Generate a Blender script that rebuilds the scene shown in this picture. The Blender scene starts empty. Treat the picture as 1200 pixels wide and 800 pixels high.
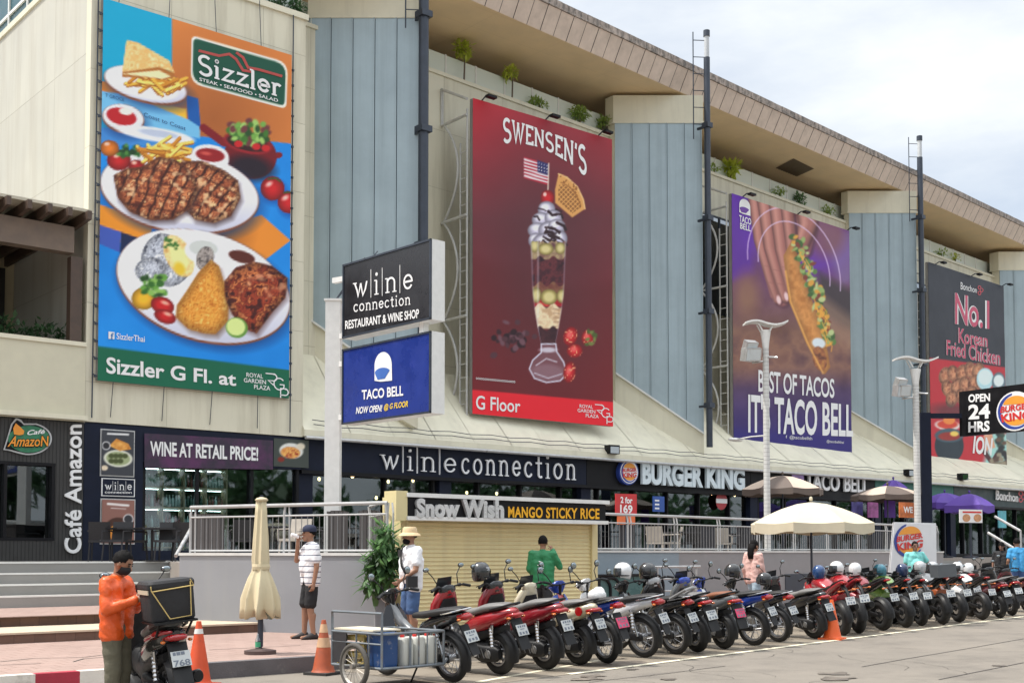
import bpy, bmesh, math, random
import numpy as np
from mathutils import Vector, Matrix
random.seed(7)
rng = np.random.default_rng(11)
S = bpy.context.scene
COL = S.collection
R = math.radians

# ------------------------------------------------------------------ camera
F = 1416.0                       # focal length in photo pixels (1200 px wide)
HOR = 648.0                      # horizon row
CAMZ = 1.6
YAW = math.atan2(0.759, 0.651)
AX = np.array([math.cos(YAW), math.sin(YAW), 0.0])
RT = np.array([math.sin(YAW), -math.cos(YAW), 0.0])
PITCH = R(2.6)
CY = HOR - F * math.tan(PITCH)
FW = AX * math.cos(PITCH) + np.array([0, 0, math.sin(PITCH)])
UP = -AX * math.sin(PITCH) + np.array([0, 0, math.cos(PITCH)])
CAM = np.array([0, 0, CAMZ])
cd = bpy.data.cameras.new('camera'); cam = bpy.data.objects.new('camera', cd); COL.objects.link(cam)
cd.sensor_width = 36.0; cd.lens = F / 1200 * 36.0
cd.shift_y = (CY - 400) / 1200.0
cd.clip_start = 0.1; cd.clip_end = 3000
cam.matrix_world = Matrix(((RT[0], UP[0], -FW[0], 0), (RT[1], UP[1], -FW[1], 0), (RT[2], UP[2], -FW[2], CAMZ), (0, 0, 0, 1)))
S.camera = cam

# ------------------------------------------------------------------ light
SUN_EL = R(61); SUN_TO = np.array([-0.80, 0.60])
az = math.atan2(SUN_TO[1], SUN_TO[0])
w = bpy.data.worlds.new('World'); S.world = w; w.use_nodes = True
nt = w.node_tree; nt.nodes.clear()
out = nt.nodes.new('ShaderNodeOutputWorld'); bg = nt.nodes.new('ShaderNodeBackground')
sky = nt.nodes.new('ShaderNodeTexSky'); sky.sky_type = 'NISHITA'; sky.sun_disc = False
sky.sun_elevation = SUN_EL; sky.sun_rotation = math.pi / 2 - az
sky.air_density = 1.0; sky.dust_density = 3.0; sky.ozone_density = 1.0
tc = nt.nodes.new('ShaderNodeTexCoord'); mp = nt.nodes.new('ShaderNodeMapping'); mp.inputs['Scale'].default_value = (1.2, 1.2, 3.4)
nz = nt.nodes.new('ShaderNodeTexNoise'); nz.inputs['Scale'].default_value = 2.1; nz.inputs['Detail'].default_value = 7; nz.inputs['Roughness'].default_value = .55
cr = nt.nodes.new('ShaderNodeValToRGB')
cr.color_ramp.elements[0].position = .36; cr.color_ramp.elements[0].color = (.45, .45, .45, 1)
cr.color_ramp.elements[1].position = .62; cr.color_ramp.elements[1].color = (.97, .97, .97, 1)
mx = nt.nodes.new('ShaderNodeMix'); mx.data_type = 'RGBA'
mx.inputs['B'].default_value = (6.6, 6.9, 7.1, 1)
L = nt.links.new
L(tc.outputs['Generated'], mp.inputs['Vector']); L(mp.outputs[0], nz.inputs['Vector']); L(nz.outputs['Fac'], cr.inputs['Fac'])
sz = nt.nodes.new('ShaderNodeSeparateXYZ'); zc = nt.nodes.new('ShaderNodeMapRange'); zc.inputs['From Min'].default_value = .46; zc.inputs['From Max'].default_value = 1; zc.inputs['To Min'].default_value = .84; zc.inputs['To Max'].default_value = 2.6
cb = nt.nodes.new('ShaderNodeVectorMath'); cb.operation = 'SCALE'; cb.inputs[0].default_value = (6.65, 6.9, 7.05)   # overcast brightens towards the zenith
L(tc.outputs['Generated'], sz.inputs[0]); L(sz.outputs['Z'], zc.inputs['Value']); L(zc.outputs[0], cb.inputs['Scale']); L(cb.outputs[0], mx.inputs['B'])
L(cr.outputs['Color'], mx.inputs['Factor']); L(sky.outputs['Color'], mx.inputs['A']); L(mx.outputs['Result'], bg.inputs['Color'])
bg.inputs['Strength'].default_value = 0.15
L(bg.outputs[0], out.inputs['Surface'])
sl = bpy.data.lights.new('sun', 'SUN'); sl.energy = 3.5; sl.angle = R(0.6); sl.color = (1.0, .955, .88)
so = bpy.data.objects.new('sun', sl); COL.objects.link(so)
to = Vector((SUN_TO[0] * math.cos(SUN_EL), SUN_TO[1] * math.cos(SUN_EL), math.sin(SUN_EL)))
so.rotation_euler = to.to_track_quat('Z', 'Y').to_euler(); so.location = (0, 0, 60)
S.view_settings.view_transform = 'Standard'; S.view_settings.look = 'None'; S.view_settings.gamma = 1
S.view_settings.exposure = 0.33
S.cycles.use_denoising = True
S.cycles.max_bounces = 8; S.cycles.transparent_max_bounces = 12

# ------------------------------------------------------------------ measuring helpers (a ray of the photo -> a point of the place)
def ray(x, y):
    d = FW + (x - 600.0) / F * RT + (CY - y) / F * UP
    return d / d.dot(AX)
def atd(x, y, d): return CAM + ray(x, y) * d
def atz(x, y, z):
    r = ray(x, y); return CAM + r * ((z - CAMZ) / r[2])
def gd(y, z=0.0): return (CAMZ - z) * F / (y - HOR)
def xyd(x, d): return (CAM + ray(x, HOR) * d)[:2]
def project(P):
    q = np.asarray(P) - CAM
    dz = q @ FW
    return 600 + F * (q @ RT) / dz, CY - F * (q @ UP) / dz

class Plane:
    """vertical plane through two plan points, left to right as the street sees it; n points to the street"""
    def __init__(s, a, b):
        s.a = np.array([a[0], a[1]], float); s.b = np.array([b[0], b[1]], float)
        u = s.b - s.a; s.len = np.hypot(*u); s.u = u / s.len
        s.n = np.array([s.u[1], -s.u[0]]); s.u3 = np.array([s.u[0], s.u[1], 0]); s.n3 = np.array([s.n[0], s.n[1], 0])
    def off(s, k): return Plane(s.a + s.n * k, s.b + s.n * k)
    def px(s, x, y, k=0.0):
        r = ray(x, y); d = ((s.a - CAM[:2]) @ s.n) / (r[:2] @ s.n)
        return CAM + r * d + s.n3 * k
    def uz(s, x, y):
        p = s.px(x, y); return (p[:2] - s.a) @ s.u, p[2]
    def P(s, u, z, k=0.0):
        p = s.a + s.u * u + s.n * k; return np.array([p[0], p[1], z])

# ------------------------------------------------------------------ materials
MATS = {}
def lin(c):
    c = np.asarray(c, float) / 255.0
    return np.where(c <= .04045, c / 12.92, ((c + .055) / 1.055) ** 2.4)
def pm(name, col, rough=.6, metal=0.0, var=.12, scale=3.0, bump=0.0, bscale=60.0, spec=.5, coat=0.0, emit=None, estr=0.0, stretch=None, pos=False, rvar=.12):
    """principled material whose colour and gloss wander a little"""
    if name in MATS: return MATS[name]
    m = bpy.data.materials.new(name); m.use_nodes = True; t = m.node_tree; b = t.nodes['Principled BSDF']
    b.inputs['Roughness'].default_value = rough; b.inputs['Metallic'].default_value = metal
    b.inputs['Specular IOR Level'].default_value = spec; b.inputs['Coat Weight'].default_value = coat
    if coat: b.inputs['Coat Roughness'].default_value = .08
    if pos: c = t.nodes.new('ShaderNodeNewGeometry').outputs['Position']
    else: c = t.nodes.new('ShaderNodeTexCoord').outputs['Object']
    if stretch:
        q = t.nodes.new('ShaderNodeMapping'); q.inputs['Scale'].default_value = stretch; t.links.new(c, q.inputs['Vector']); cs = q.outputs[0]
    else: cs = c
    n = t.nodes.new('ShaderNodeTexNoise'); n.inputs['Scale'].default_value = scale; n.inputs['Detail'].default_value = 6; n.inputs['Roughness'].default_value = .62
    t.links.new(cs, n.inputs['Vector'])
    k = t.nodes.new('ShaderNodeMapRange'); k.inputs['From Min'].default_value = .28; k.inputs['From Max'].default_value = .72
    k.inputs['To Min'].default_value = 1 - var; k.inputs['To Max'].default_value = 1 + var; t.links.new(n.outputs['Fac'], k.inputs['Value'])
    v = t.nodes.new('ShaderNodeVectorMath'); v.operation = 'SCALE'; v.inputs[0].default_value = col[:3]
    t.links.new(k.outputs[0], v.inputs['Scale']); t.links.new(v.outputs[0], b.inputs['Base Color'])
    k2 = t.nodes.new('ShaderNodeMapRange'); k2.inputs['From Min'].default_value = .3; k2.inputs['From Max'].default_value = .7
    k2.inputs['To Min'].default_value = max(.02, rough - rvar); k2.inputs['To Max'].default_value = min(1, rough + rvar); t.links.new(n.outputs['Fac'], k2.inputs['Value']); t.links.new(k2.outputs[0], b.inputs['Roughness'])
    if bump:
        n2 = t.nodes.new('ShaderNodeTexNoise'); n2.inputs['Scale'].default_value = bscale; n2.inputs['Detail'].default_value = 5; t.links.new(c, n2.inputs['Vector'])
        bp = t.nodes.new('ShaderNodeBump'); bp.inputs['Strength'].default_value = bump; bp.inputs['Distance'].default_value = .02
        t.links.new(n2.outputs['Fac'], bp.inputs['Height']); t.links.new(bp.outputs[0], b.inputs['Normal'])
    if emit: b.inputs['Emission Color'].default_value = (*emit, 1); b.inputs['Emission Strength'].default_value = estr
    MATS[name] = m; m['col'] = list(col[:3]); return m
def node(t, kind, **kw):
    n = t.nodes.new(kind)
    for k, v in kw.items():
        if hasattr(n, k): setattr(n, k, v)
    return n
def add_grid(m, bw, bh, mortar, depth, gcol, axes='XZ', offset=0.0, gmix=.6, bias=0.0, dim=.0):
    """cut joint lines into a material: real grooves by bump plus the grime that sits in them"""
    t = m.node_tree; b = t.nodes['Principled BSDF']
    g = t.nodes.new('ShaderNodeNewGeometry'); s = t.nodes.new('ShaderNodeSeparateXYZ'); c = t.nodes.new('ShaderNodeCombineXYZ')
    t.links.new(g.outputs['Position'], s.inputs[0])
    t.links.new(s.outputs[axes[0]], c.inputs['X']); t.links.new(s.outputs[axes[1]], c.inputs['Y'])
    br = t.nodes.new('ShaderNodeTexBrick'); br.offset = offset; br.inputs['Scale'].default_value = 1
    br.inputs['Brick Width'].default_value = bw; br.inputs['Row Height'].default_value = bh; br.inputs['Mortar Size'].default_value = mortar; br.inputs['Mortar Smooth'].default_value = .2
    br.inputs['Color1'].default_value = (1, 1, 1, 1); br.inputs['Color2'].default_value = (1 - dim, 1 - dim, 1 - dim, 1); br.inputs['Mortar'].default_value = (*[1 - gmix * (1 - x) for x in gcol], 1)
    br.inputs['Bias'].default_value = bias
    t.links.new(c.outputs[0], br.inputs['Vector'])
    src = b.inputs['Base Color'].links[0].from_socket
    mu = t.nodes.new('ShaderNodeVectorMath'); mu.operation = 'MULTIPLY'; t.links.new(src, mu.inputs[0]); t.links.new(br.outputs['Color'], mu.inputs[1]); t.links.new(mu.outputs[0], b.inputs['Base Color'])
    bp = t.nodes.new('ShaderNodeBump'); bp.invert = True; bp.inputs['Strength'].default_value = .7; bp.inputs['Distance'].default_value = depth
    t.links.new(br.outputs['Fac'], bp.inputs['Height'])
    if b.inputs['Normal'].links: t.links.new(b.inputs['Normal'].links[0].from_socket, bp.inputs['Normal'])
    t.links.new(bp.outputs[0], b.inputs['Normal'])
    return m
def streaks(m, amt, col=(.35, .32, .27), sx=1.6, sz=.12, lo=.5, hi=.78):
    """rain streaks running down a wall"""
    t = m.node_tree; b = t.nodes['Principled BSDF']
    g = t.nodes.new('ShaderNodeNewGeometry'); q = t.nodes.new('ShaderNodeMapping'); q.inputs['Scale'].default_value = (sx, sx, sz)
    n = t.nodes.new('ShaderNodeTexNoise'); n.inputs['Scale'].default_value = 1.5; n.inputs['Detail'].default_value = 8; n.inputs['Roughness'].default_value = .65
    t.links.new(g.outputs['Position'], q.inputs['Vector']); t.links.new(q.outputs[0], n.inputs['Vector'])
    k = t.nodes.new('ShaderNodeMapRange'); k.inputs['From Min'].default_value = lo; k.inputs['From Max'].default_value = hi; k.inputs['To Max'].default_value = amt; t.links.new(n.outputs['Fac'], k.inputs['Value'])
    mx = t.nodes.new('ShaderNodeMix'); mx.data_type = 'RGBA'; mx.inputs['B'].default_value = (*col, 1)
    t.links.new(k.outputs[0], mx.inputs['Factor']); t.links.new(b.inputs['Base Color'].links[0].from_socket, mx.inputs['A']); t.links.new(mx.outputs['Result'], b.inputs['Base Color'])
    return m
def glass_mat(name, tint, gloss=.25, rough=.02, gcol=(.9, .95, 1), grz=.38):
    if name in MATS: return MATS[name]
    m = bpy.data.materials.new(name); m.use_nodes = True; t = m.node_tree; t.nodes.clear()
    o = t.nodes.new('ShaderNodeOutputMaterial'); tr = t.nodes.new('ShaderNodeBsdfTransparent'); tr.inputs['Color'].default_value = (*tint, 1)
    gl = t.nodes.new('ShaderNodeBsdfGlossy'); gl.inputs['Roughness'].default_value = rough; gl.inputs['Color'].default_value = (*gcol, 1)
    fr = t.nodes.new('ShaderNodeLayerWeight'); fr.inputs['Blend'].default_value = .25
    k = t.nodes.new('ShaderNodeMapRange'); k.inputs['To Min'].default_value = gloss; k.inputs['To Max'].default_value = min(1, gloss + grz); t.links.new(fr.outputs['Facing'], k.inputs['Value'])
    mx = t.nodes.new('ShaderNodeMixShader'); t.links.new(k.outputs[0], mx.inputs[0]); t.links.new(tr.outputs[0], mx.inputs[1]); t.links.new(gl.outputs[0], mx.inputs[2]); t.links.new(mx.outputs[0], o.inputs[0])
    MATS[name] = m; return m

# ------------------------------------------------------------------ mesh builder
def v3(p): return np.array([p[0], p[1], p[2]], float)
def frame_of(d):
    d = d / (np.linalg.norm(d) + 1e-12); h = np.array([0, 0, 1.0]) if abs(d[2]) < .95 else np.array([1.0, 0, 0])
    a = np.cross(h, d); a /= np.linalg.norm(a); return a, np.cross(d, a)
class MB:
    def __init__(s): s.v = []; s.f = []
    def add(s, vs, fs):
        o = len(s.v); s.v.extend([tuple(map(float, p)) for p in vs]); s.f.extend([tuple(i + o for i in q) for q in fs]); return s
    def quad(s, a, b, c, d): return s.add([a, b, c, d], [(0, 1, 2, 3)])
    def poly(s, pts): return s.add(pts, [tuple(range(len(pts)))])
    def box(s, c, size, rz=0.0, M=None):
        hx, hy, hz = size[0] / 2, size[1] / 2, size[2] / 2; cs, sn = math.cos(rz), math.sin(rz); vs = []
        for z in (-hz, hz):
            for x, y in ((-hx, -hy), (hx, -hy), (hx, hy), (-hx, hy)):
                if M is not None: p = M @ Vector((x, y, z)); vs.append((c[0] + p.x, c[1] + p.y, c[2] + p.z))
                else: vs.append((c[0] + x * cs - y * sn, c[1] + x * sn + y * cs, c[2] + z))
        return s.add(vs, [(3, 2, 1, 0), (4, 5, 6, 7), (0, 1, 5, 4), (1, 2, 6, 5), (2, 3, 7, 6), (3, 0, 4, 7)])
    def prism(s, poly, z0, z1):
        """plan polygon; z0, z1 numbers or one per corner"""
        n = len(poly); z0 = [z0] * n if np.isscalar(z0) else z0; z1 = [z1] * n if np.isscalar(z1) else z1
        vs = [(p[0], p[1], z) for p, z in zip(poly, z0)] + [(p[0], p[1], z) for p, z in zip(poly, z1)]
        ar = sum(poly[i][0] * poly[(i + 1) % n][1] - poly[(i + 1) % n][0] * poly[i][1] for i in range(n))
        fs = [tuple(range(n - 1, -1, -1)), tuple(range(n, 2 * n))] + [(i, (i + 1) % n, n + (i + 1) % n, n + i) for i in range(n)]
        if ar < 0: fs = [tuple(reversed(q)) for q in fs]
        return s.add(vs, fs)
    def slab(s, pl, pts_uz, k0, k1):
        """polygon on a vertical plane (u, z), thickened from k0 to k1 along its normal"""
        n = len(pts_uz); vs = [pl.P(u, z, k0) for u, z in pts_uz] + [pl.P(u, z, k1) for u, z in pts_uz]
        ar = sum(pts_uz[i][0] * pts_uz[(i + 1) % n][1] - pts_uz[(i + 1) % n][0] * pts_uz[i][1] for i in range(n))
        fs = [tuple(range(n - 1, -1, -1)), tuple(range(n, 2 * n))] + [(i, (i + 1) % n, n + (i + 1) % n, n + i) for i in range(n)]
        if (ar < 0) != (k1 < k0): fs = [tuple(reversed(q)) for q in fs]
        return s.add(vs, fs)
    def rect(s, pl, u0, u1, z0, z1, k0, k1): return s.slab(pl, [(u0, z0), (u1, z0), (u1, z1), (u0, z1)], k0, k1)
    def tube(s, pts, r, n=8, caps=True):
        pts = [v3(p) for p in pts]; rs = [r] * len(pts) if np.isscalar(r) else r; vs = []; a = None
        for i, p in enumerate(pts):
            d = (pts[min(i + 1, len(pts) - 1)] - pts[max(i - 1, 0)]); d = d / (np.linalg.norm(d) + 1e-12)
            if a is None: a, b = frame_of(d)
            else:
                a = a - d * (a @ d); a /= np.linalg.norm(a) + 1e-12; b = np.cross(d, a)
            for k in range(n):
                t = 2 * math.pi * k / n; vs.append(p + rs[i] * (math.cos(t) * a + math.sin(t) * b))
        fs = [(i * n + k, i * n + (k + 1) % n, (i + 1) * n + (k + 1) % n, (i + 1) * n + k) for i in range(len(pts) - 1) for k in range(n)]
        if caps: fs += [tuple(range(n - 1, -1, -1)), tuple((len(pts) - 1) * n + k for k in range(n))]
        return s.add(vs, fs)
    def rings(s, rings, close=True, caps=True):
        n = len(rings[0]); vs = [p for r in rings for p in r]; m = len(rings)
        fs = [(i * n + k, i * n + (k + 1) % n, (i + 1) * n + (k + 1) % n, (i + 1) * n + k) for i in range(m - 1) for k in range(n if close else n - 1)]
        if caps: fs += [tuple(range(n - 1, -1, -1)), tuple((m - 1) * n + k for k in range(n))]
        return s.add(vs, fs)
    def loft(s, secs, n=14, p=2.6, axis='x', y0=0.0):
        """superellipse sections (x, z, half width, half height[, y]) along x; axis z: (z, x, hw(y), hd(x))"""
        rs = []
        for q in secs:
            a, b, hw, hh = q[:4]; yy = q[4] if len(q) > 4 else y0; r = []
            for k in range(n):
                t = 2 * math.pi * k / n; c, sn = math.cos(t), math.sin(t)
                cc = math.copysign(abs(c) ** (2 / p), c) * hw; ss = math.copysign(abs(sn) ** (2 / p), sn) * hh
                r.append((a, yy + cc, b + ss) if axis == 'x' else (b + ss, yy - cc, a))
            rs.append(r)
        return s.rings(rs)
    def lathe(s, prof, c=(0, 0, 0), axis='z', n=20, caps=False):
        rs = []
        for r, h in prof:
            ring = []
            for k in range(n):
                t = 2 * math.pi * k / n; x, y = r * math.cos(t), r * math.sin(t)
                ring.append({'z': (c[0] + x, c[1] + y, c[2] + h), 'y': (c[0] + x, c[1] + h, c[2] - y), 'x': (c[0] + h, c[1] + x, c[2] + y)}[axis])
            rs.append(ring)
        return s.rings(rs, caps=caps)
    def ell(s, c, r, n=12, m=8, M=None):
        rs = []
        for i in range(1, m):
            ph = math.pi * i / m; ring = []
            for k in range(n):
                t = 2 * math.pi * k / n; p = Vector((r[0] * math.sin(ph) * math.cos(t), r[1] * math.sin(ph) * math.sin(t), -r[2] * math.cos(ph)))
                if M is not None: p = M @ p
                ring.append((c[0] + p.x, c[1] + p.y, c[2] + p.z))
            rs.append(ring)
        return s.rings(rs)
    def cap(s, p0, r0, p1, r1, n=10):
        """a tapered capsule"""
        p0, p1 = v3(p0), v3(p1); d = p1 - p0; l = np.linalg.norm(d); d = d / (l + 1e-9); P = []; Q = []
        for t in (-80, -50, -20): P.append(p0 + d * r0 * math.sin(R(t))); Q.append(r0 * math.cos(R(t)))
        for t in (20, 50, 80): P.append(p1 + d * r1 * math.sin(R(t))); Q.append(r1 * math.cos(R(t)))
        return s.tube(P, Q, n)
    def build(s, name, mat, parent=None, smooth=None, local=False, loc=None):
        me = bpy.data.meshes.new(name); vs = np.array(s.v, float).reshape(-1, 3)
        if parent is not None and not local:
            vs = vs - np.array(root_loc(parent))
        elif loc is not None: vs = vs - np.array(loc)
        me.from_pydata(vs.tolist(), [], s.f); me.update()
        for m_ in (mat if isinstance(mat, (list, tuple)) else [mat]): me.materials.append(m_)
        if smooth:
            me.polygons.foreach_set('use_smooth', [True] * len(me.polygons))
            if smooth is not True: me.set_sharp_from_angle(angle=R(smooth))
        o = bpy.data.objects.new(name, me); COL.objects.link(o)
        if parent is not None: o.parent = parent
        elif loc is not None: o.location = loc
        return o
def root_loc(o):
    p = Vector((0, 0, 0))
    while o is not None: p = p + o.location; o = o.parent
    return p
def tag(o, label, cat, group=None, kind=None):
    if label: o['label'] = label
    if cat: o['category'] = cat
    if group: o['group'] = group
    if kind: o['kind'] = kind
    return o
def thing(name, label, cat, loc, group=None, rz=0.0):
    o = bpy.data.objects.new(name, None); COL.objects.link(o); o.location = tuple(map(float, loc)); o.rotation_euler.z = rz; o.empty_display_size = .2
    return tag(o, label, cat, group)
def copy_tree(o, parent=None):
    c = o.copy(); COL.objects.link(c)
    if parent is not None: c.parent = parent
    for ch in list(o.children): copy_tree(ch, c)
    return c
def setmat(o, m, i=0):
    o.material_slots[i].link = 'OBJECT'; o.material_slots[i].material = m

# ------------------------------------------------------------------ lettering
_TX = {}
def text_mesh(body, bold=0.0, shear=0.0, spacing=1.0):
    key = (body, bold, shear, spacing)
    if key in _TX: return _TX[key]
    c = bpy.data.curves.new('t', 'FONT'); c.body = body; c.offset = bold; c.shear = shear; c.space_character = spacing; c.resolution_u = 4; c.fill_mode = 'FRONT'
    o = bpy.data.objects.new('t', c); COL.objects.link(o); bpy.context.view_layer.update()
    m = o.to_mesh(); vs = np.array([v.co[:2] for v in m.vertices]); fs = [tuple(p.vertices) for p in m.polygons]
    o.to_mesh_clear(); bpy.data.objects.remove(o); bpy.data.curves.remove(c)
    lo, hi = vs.min(0), vs.max(0); vs = (vs - lo) / (hi - lo); _TX[key] = (vs, fs); return _TX[key]
def bil(q, s, t):
    q = [np.array(p, float) for p in q]   # bl, br, tr, tl
    return (1 - t) * ((1 - s) * q[0] + s * q[1]) + t * ((1 - s) * q[3] + s * q[2])
def edge_loops(fs):
    cnt = {}
    for f in fs:
        for i in range(len(f)):
            cnt[(f[i], f[(i + 1) % len(f)])] = 1
    return [e for e in cnt if (e[1], e[0]) not in cnt]
def put_letters(mb, vs, fs, place, depth=0.0):
    """place(s, t, k) -> world point, k along the panel normal; depth gives the letters real thickness"""
    V = [place(a, b, 0.0) for a, b in vs]
    if not depth: return mb.add(V, fs)
    V0 = [place(a, b, -depth) for a, b in vs]; n = len(V)
    return mb.add(V + V0, fs + [(a, b_ , b_ + n, a + n)[::-1] for a, b_ in edge_loops(fs)])
def letters(mb, pl, body, quad, k=.006, depth=0.0, bold=0.0, shear=0.0, spacing=1.0, warp=None):
    vs, fs = text_mesh(body, bold, shear, spacing)
    def place(s, t, kk):
        x, y = bil(quad, s, t) if warp is None else warp(s, t)
        return pl.px(x, y, k + kk)
    return put_letters(mb, vs, fs, place, depth)
def arc(cx, cy, rx, ry, a0, a1, n=9): return [(cx + rx * math.cos(R(a0 + (a1 - a0) * i / n)), cy + ry * math.sin(R(a0 + (a1 - a0) * i / n))) for i in range(n + 1)]
# slab-serif stroke alphabet: glyph -> (advance, strokes, serif marks (x, y, halfwidth))
GL = {
 'w': (.95, [[(.1, .62), (.25, .28), (.3, .02), (.47, .6)], [(.47, .6), (.6, .04), (.75, .3), (.85, .66)]], [(.1, .63, .12)]),
 'i': (.4, [[(.2, 0), (.2, .62)], arc(.2, .9, .03, .035, 0, 360)], [(.2, 0, .13), (.14, .62, .08)]),
 'n': (.8, [[(.18, 0), (.18, .62)], arc(.4, .42, .22, .21, 170, 0) + [(.62, 0)]], [(.18, 0, .13), (.62, 0, .13), (.12, .62, .08)]),
 'e': (.72, [[(.12, .34), (.6, .36)] + arc(.36, .34, .25, .3, 5, 330, 14)], []),
 'c': (.68, [arc(.36, .32, .26, .31, 40, 325, 14)], []),
 'o': (.76, [arc(.38, .32, .27, .31, 0, 360, 16)], []),
 't': (.55, [[(.25, .9), (.25, .15)] + arc(.38, .14, .13, .13, 180, 320, 6), [(.06, .62), (.46, .62)]], []),
 'S': (.82, [arc(.41, .74, .28, .24, 40, 250, 12) + arc(.41, .25, .3, .25, 80, -150, 12)], []),
 'W': (1.15, [[(.12, 1), (.36, 0), (.56, .9)], [(.56, .9), (.78, 0), (1.02, 1)]], [(.12, 1, .13), (1.02, 1, .13), (.56, .95, .1)]),
 'E': (.8, [[(.2, 0), (.2, 1)], [(.2, .97), (.68, .97), (.68, .82)], [(.2, .5), (.54, .5)], [(.2, .03), (.7, .03), (.7, .2)]], [(.2, 0, .12), (.2, 1, .12)]),
 'N': (.98, [[(.18, 0), (.18, 1)], [(.18, 1), (.78, 0)], [(.78, 0), (.78, 1)]], [(.18, 0, .12), (.16, 1, .12), (.78, 1, .12)]),
 "'": (.3, [[(.15, 1), (.12, .76)]], []),
 'z': (.72, [[(.12, .6), (.6, .6), (.12, .03), (.64, .03), (.64, .16)]], [(.12, .55, .02)]),
 'l': (.4, [[(.2, 0), (.2, 1)]], [(.2, 0, .13), (.14, 1, .09)]),
 'r': (.6, [[(.18, 0), (.18, .62)], arc(.36, .42, .18, .2, 175, 40, 6)], [(.18, 0, .13), (.12, .62, .08)]),
 '|': (.3, [[(.15, -.12), (.15, 1.15)]], []),
 'f': (.5, [[(.22, 0), (.22, .75)] + arc(.38, .76, .16, .2, 180, 40, 6), [(.06, .6), (.42, .6)]], [(.22, 0, .13)]),
}
def ribbon(mb, pts, place, hw, asp=1.0, depth=0.0):
    """a stroke of half width hw through 2-D points; place(s, t, k) puts it in the world"""
    p = np.array(pts, float); n = len(p); d = np.gradient(p, axis=0) if n > 2 else np.repeat((p[1:] - p[:1]), n, 0)
    closed = n > 3 and np.hypot(*(p[0] - p[-1])) < 1e-6
    if closed: d[0] = d[-1] = p[1] - p[-2]
    for i in range(1, n - 1):
        a = p[i] - p[i - 1]; b = p[i + 1] - p[i]; d[i] = a / (np.hypot(*a) + 1e-9) + b / (np.hypot(*b) + 1e-9)
    d = d / (np.hypot(d[:, 0], d[:, 1])[:, None] + 1e-9); nn = np.stack([-d[:, 1], d[:, 0]], 1)
    h = np.full(n, hw)
    for i in range(1, n - 1):
        a = p[i] - p[i - 1]; a = a / (np.hypot(*a) + 1e-9); c = abs(a @ d[i]); h[i] = hw / max(c, .6)
    A = p + nn * h[:, None]; B = p - nn * h[:, None]
    vs = [(a[0], a[1]) for a in A] + [(b[0], b[1]) for b in B]
    fs = [(i, n + i, n + i + 1, i + 1) for i in range(n - 1)]
    return put_letters(mb, vs, fs, place, depth)
def serif_text(mb, body, placeU, hw=.05, serif=True, depth=0.0, track=0.0):
    """placeU(s in 0..1, t in 0..1 of cap height, k)"""
    tot = sum(GL[c][0] + track for c in body if c != ' ') + .5 * body.count(' ')
    x = 0.0; j = 0
    for c in body:
        if c == ' ': x += .5; continue
        adv, st, se = GL[c]
        for q in st:
            j += 1; f = lambda s, t, k, x=x, j=j: placeU((x + s) / tot, t, k + .0012 * (j % 3))
            ribbon(mb, q, f, hw if c != '|' else hw * .35, depth=depth)
        if serif:
            for (sx, sy, sh) in se:
                j += 1; f = lambda s, t, k, x=x, j=j: placeU((x + s) / tot, t, k + .0012 * (j % 3) + .0006)
                ribbon(mb, [(sx - sh, sy), (sx + sh, sy)], f, hw * .55, depth=depth)
        x += adv + track
    return mb

# ------------------------------------------------------------------ printed pictures (vinyl prints): colour per vertex of a fine grid
def vnoise(x, y, seed=0):
    xi = np.floor(x).astype(np.int64); yi = np.floor(y).astype(np.int64); fx = x - xi; fy = y - yi
    def h(a, b):
        n = (a * 374761393 + b * 668265263 + seed * 974711) & 0x7fffffff; n = ((n ^ (n >> 13)) * 1274126177) & 0x7fffffff; return ((n ^ (n >> 16)) & 0xffff) / 65535.0
    fx = fx * fx * (3 - 2 * fx); fy = fy * fy * (3 - 2 * fy)
    return (h(xi, yi) * (1 - fx) + h(xi + 1, yi) * fx) * (1 - fy) + (h(xi, yi + 1) * (1 - fx) + h(xi + 1, yi + 1) * fx) * fy
def fbm(x, y, s, seed=0, o=4):
    v = 0; a = .5
    for i in range(o): v = v + a * vnoise(x / s * 2 ** i, y / s * 2 ** i, seed + i * 17); a *= .5
    return v / (1 - .5 ** o)
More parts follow.
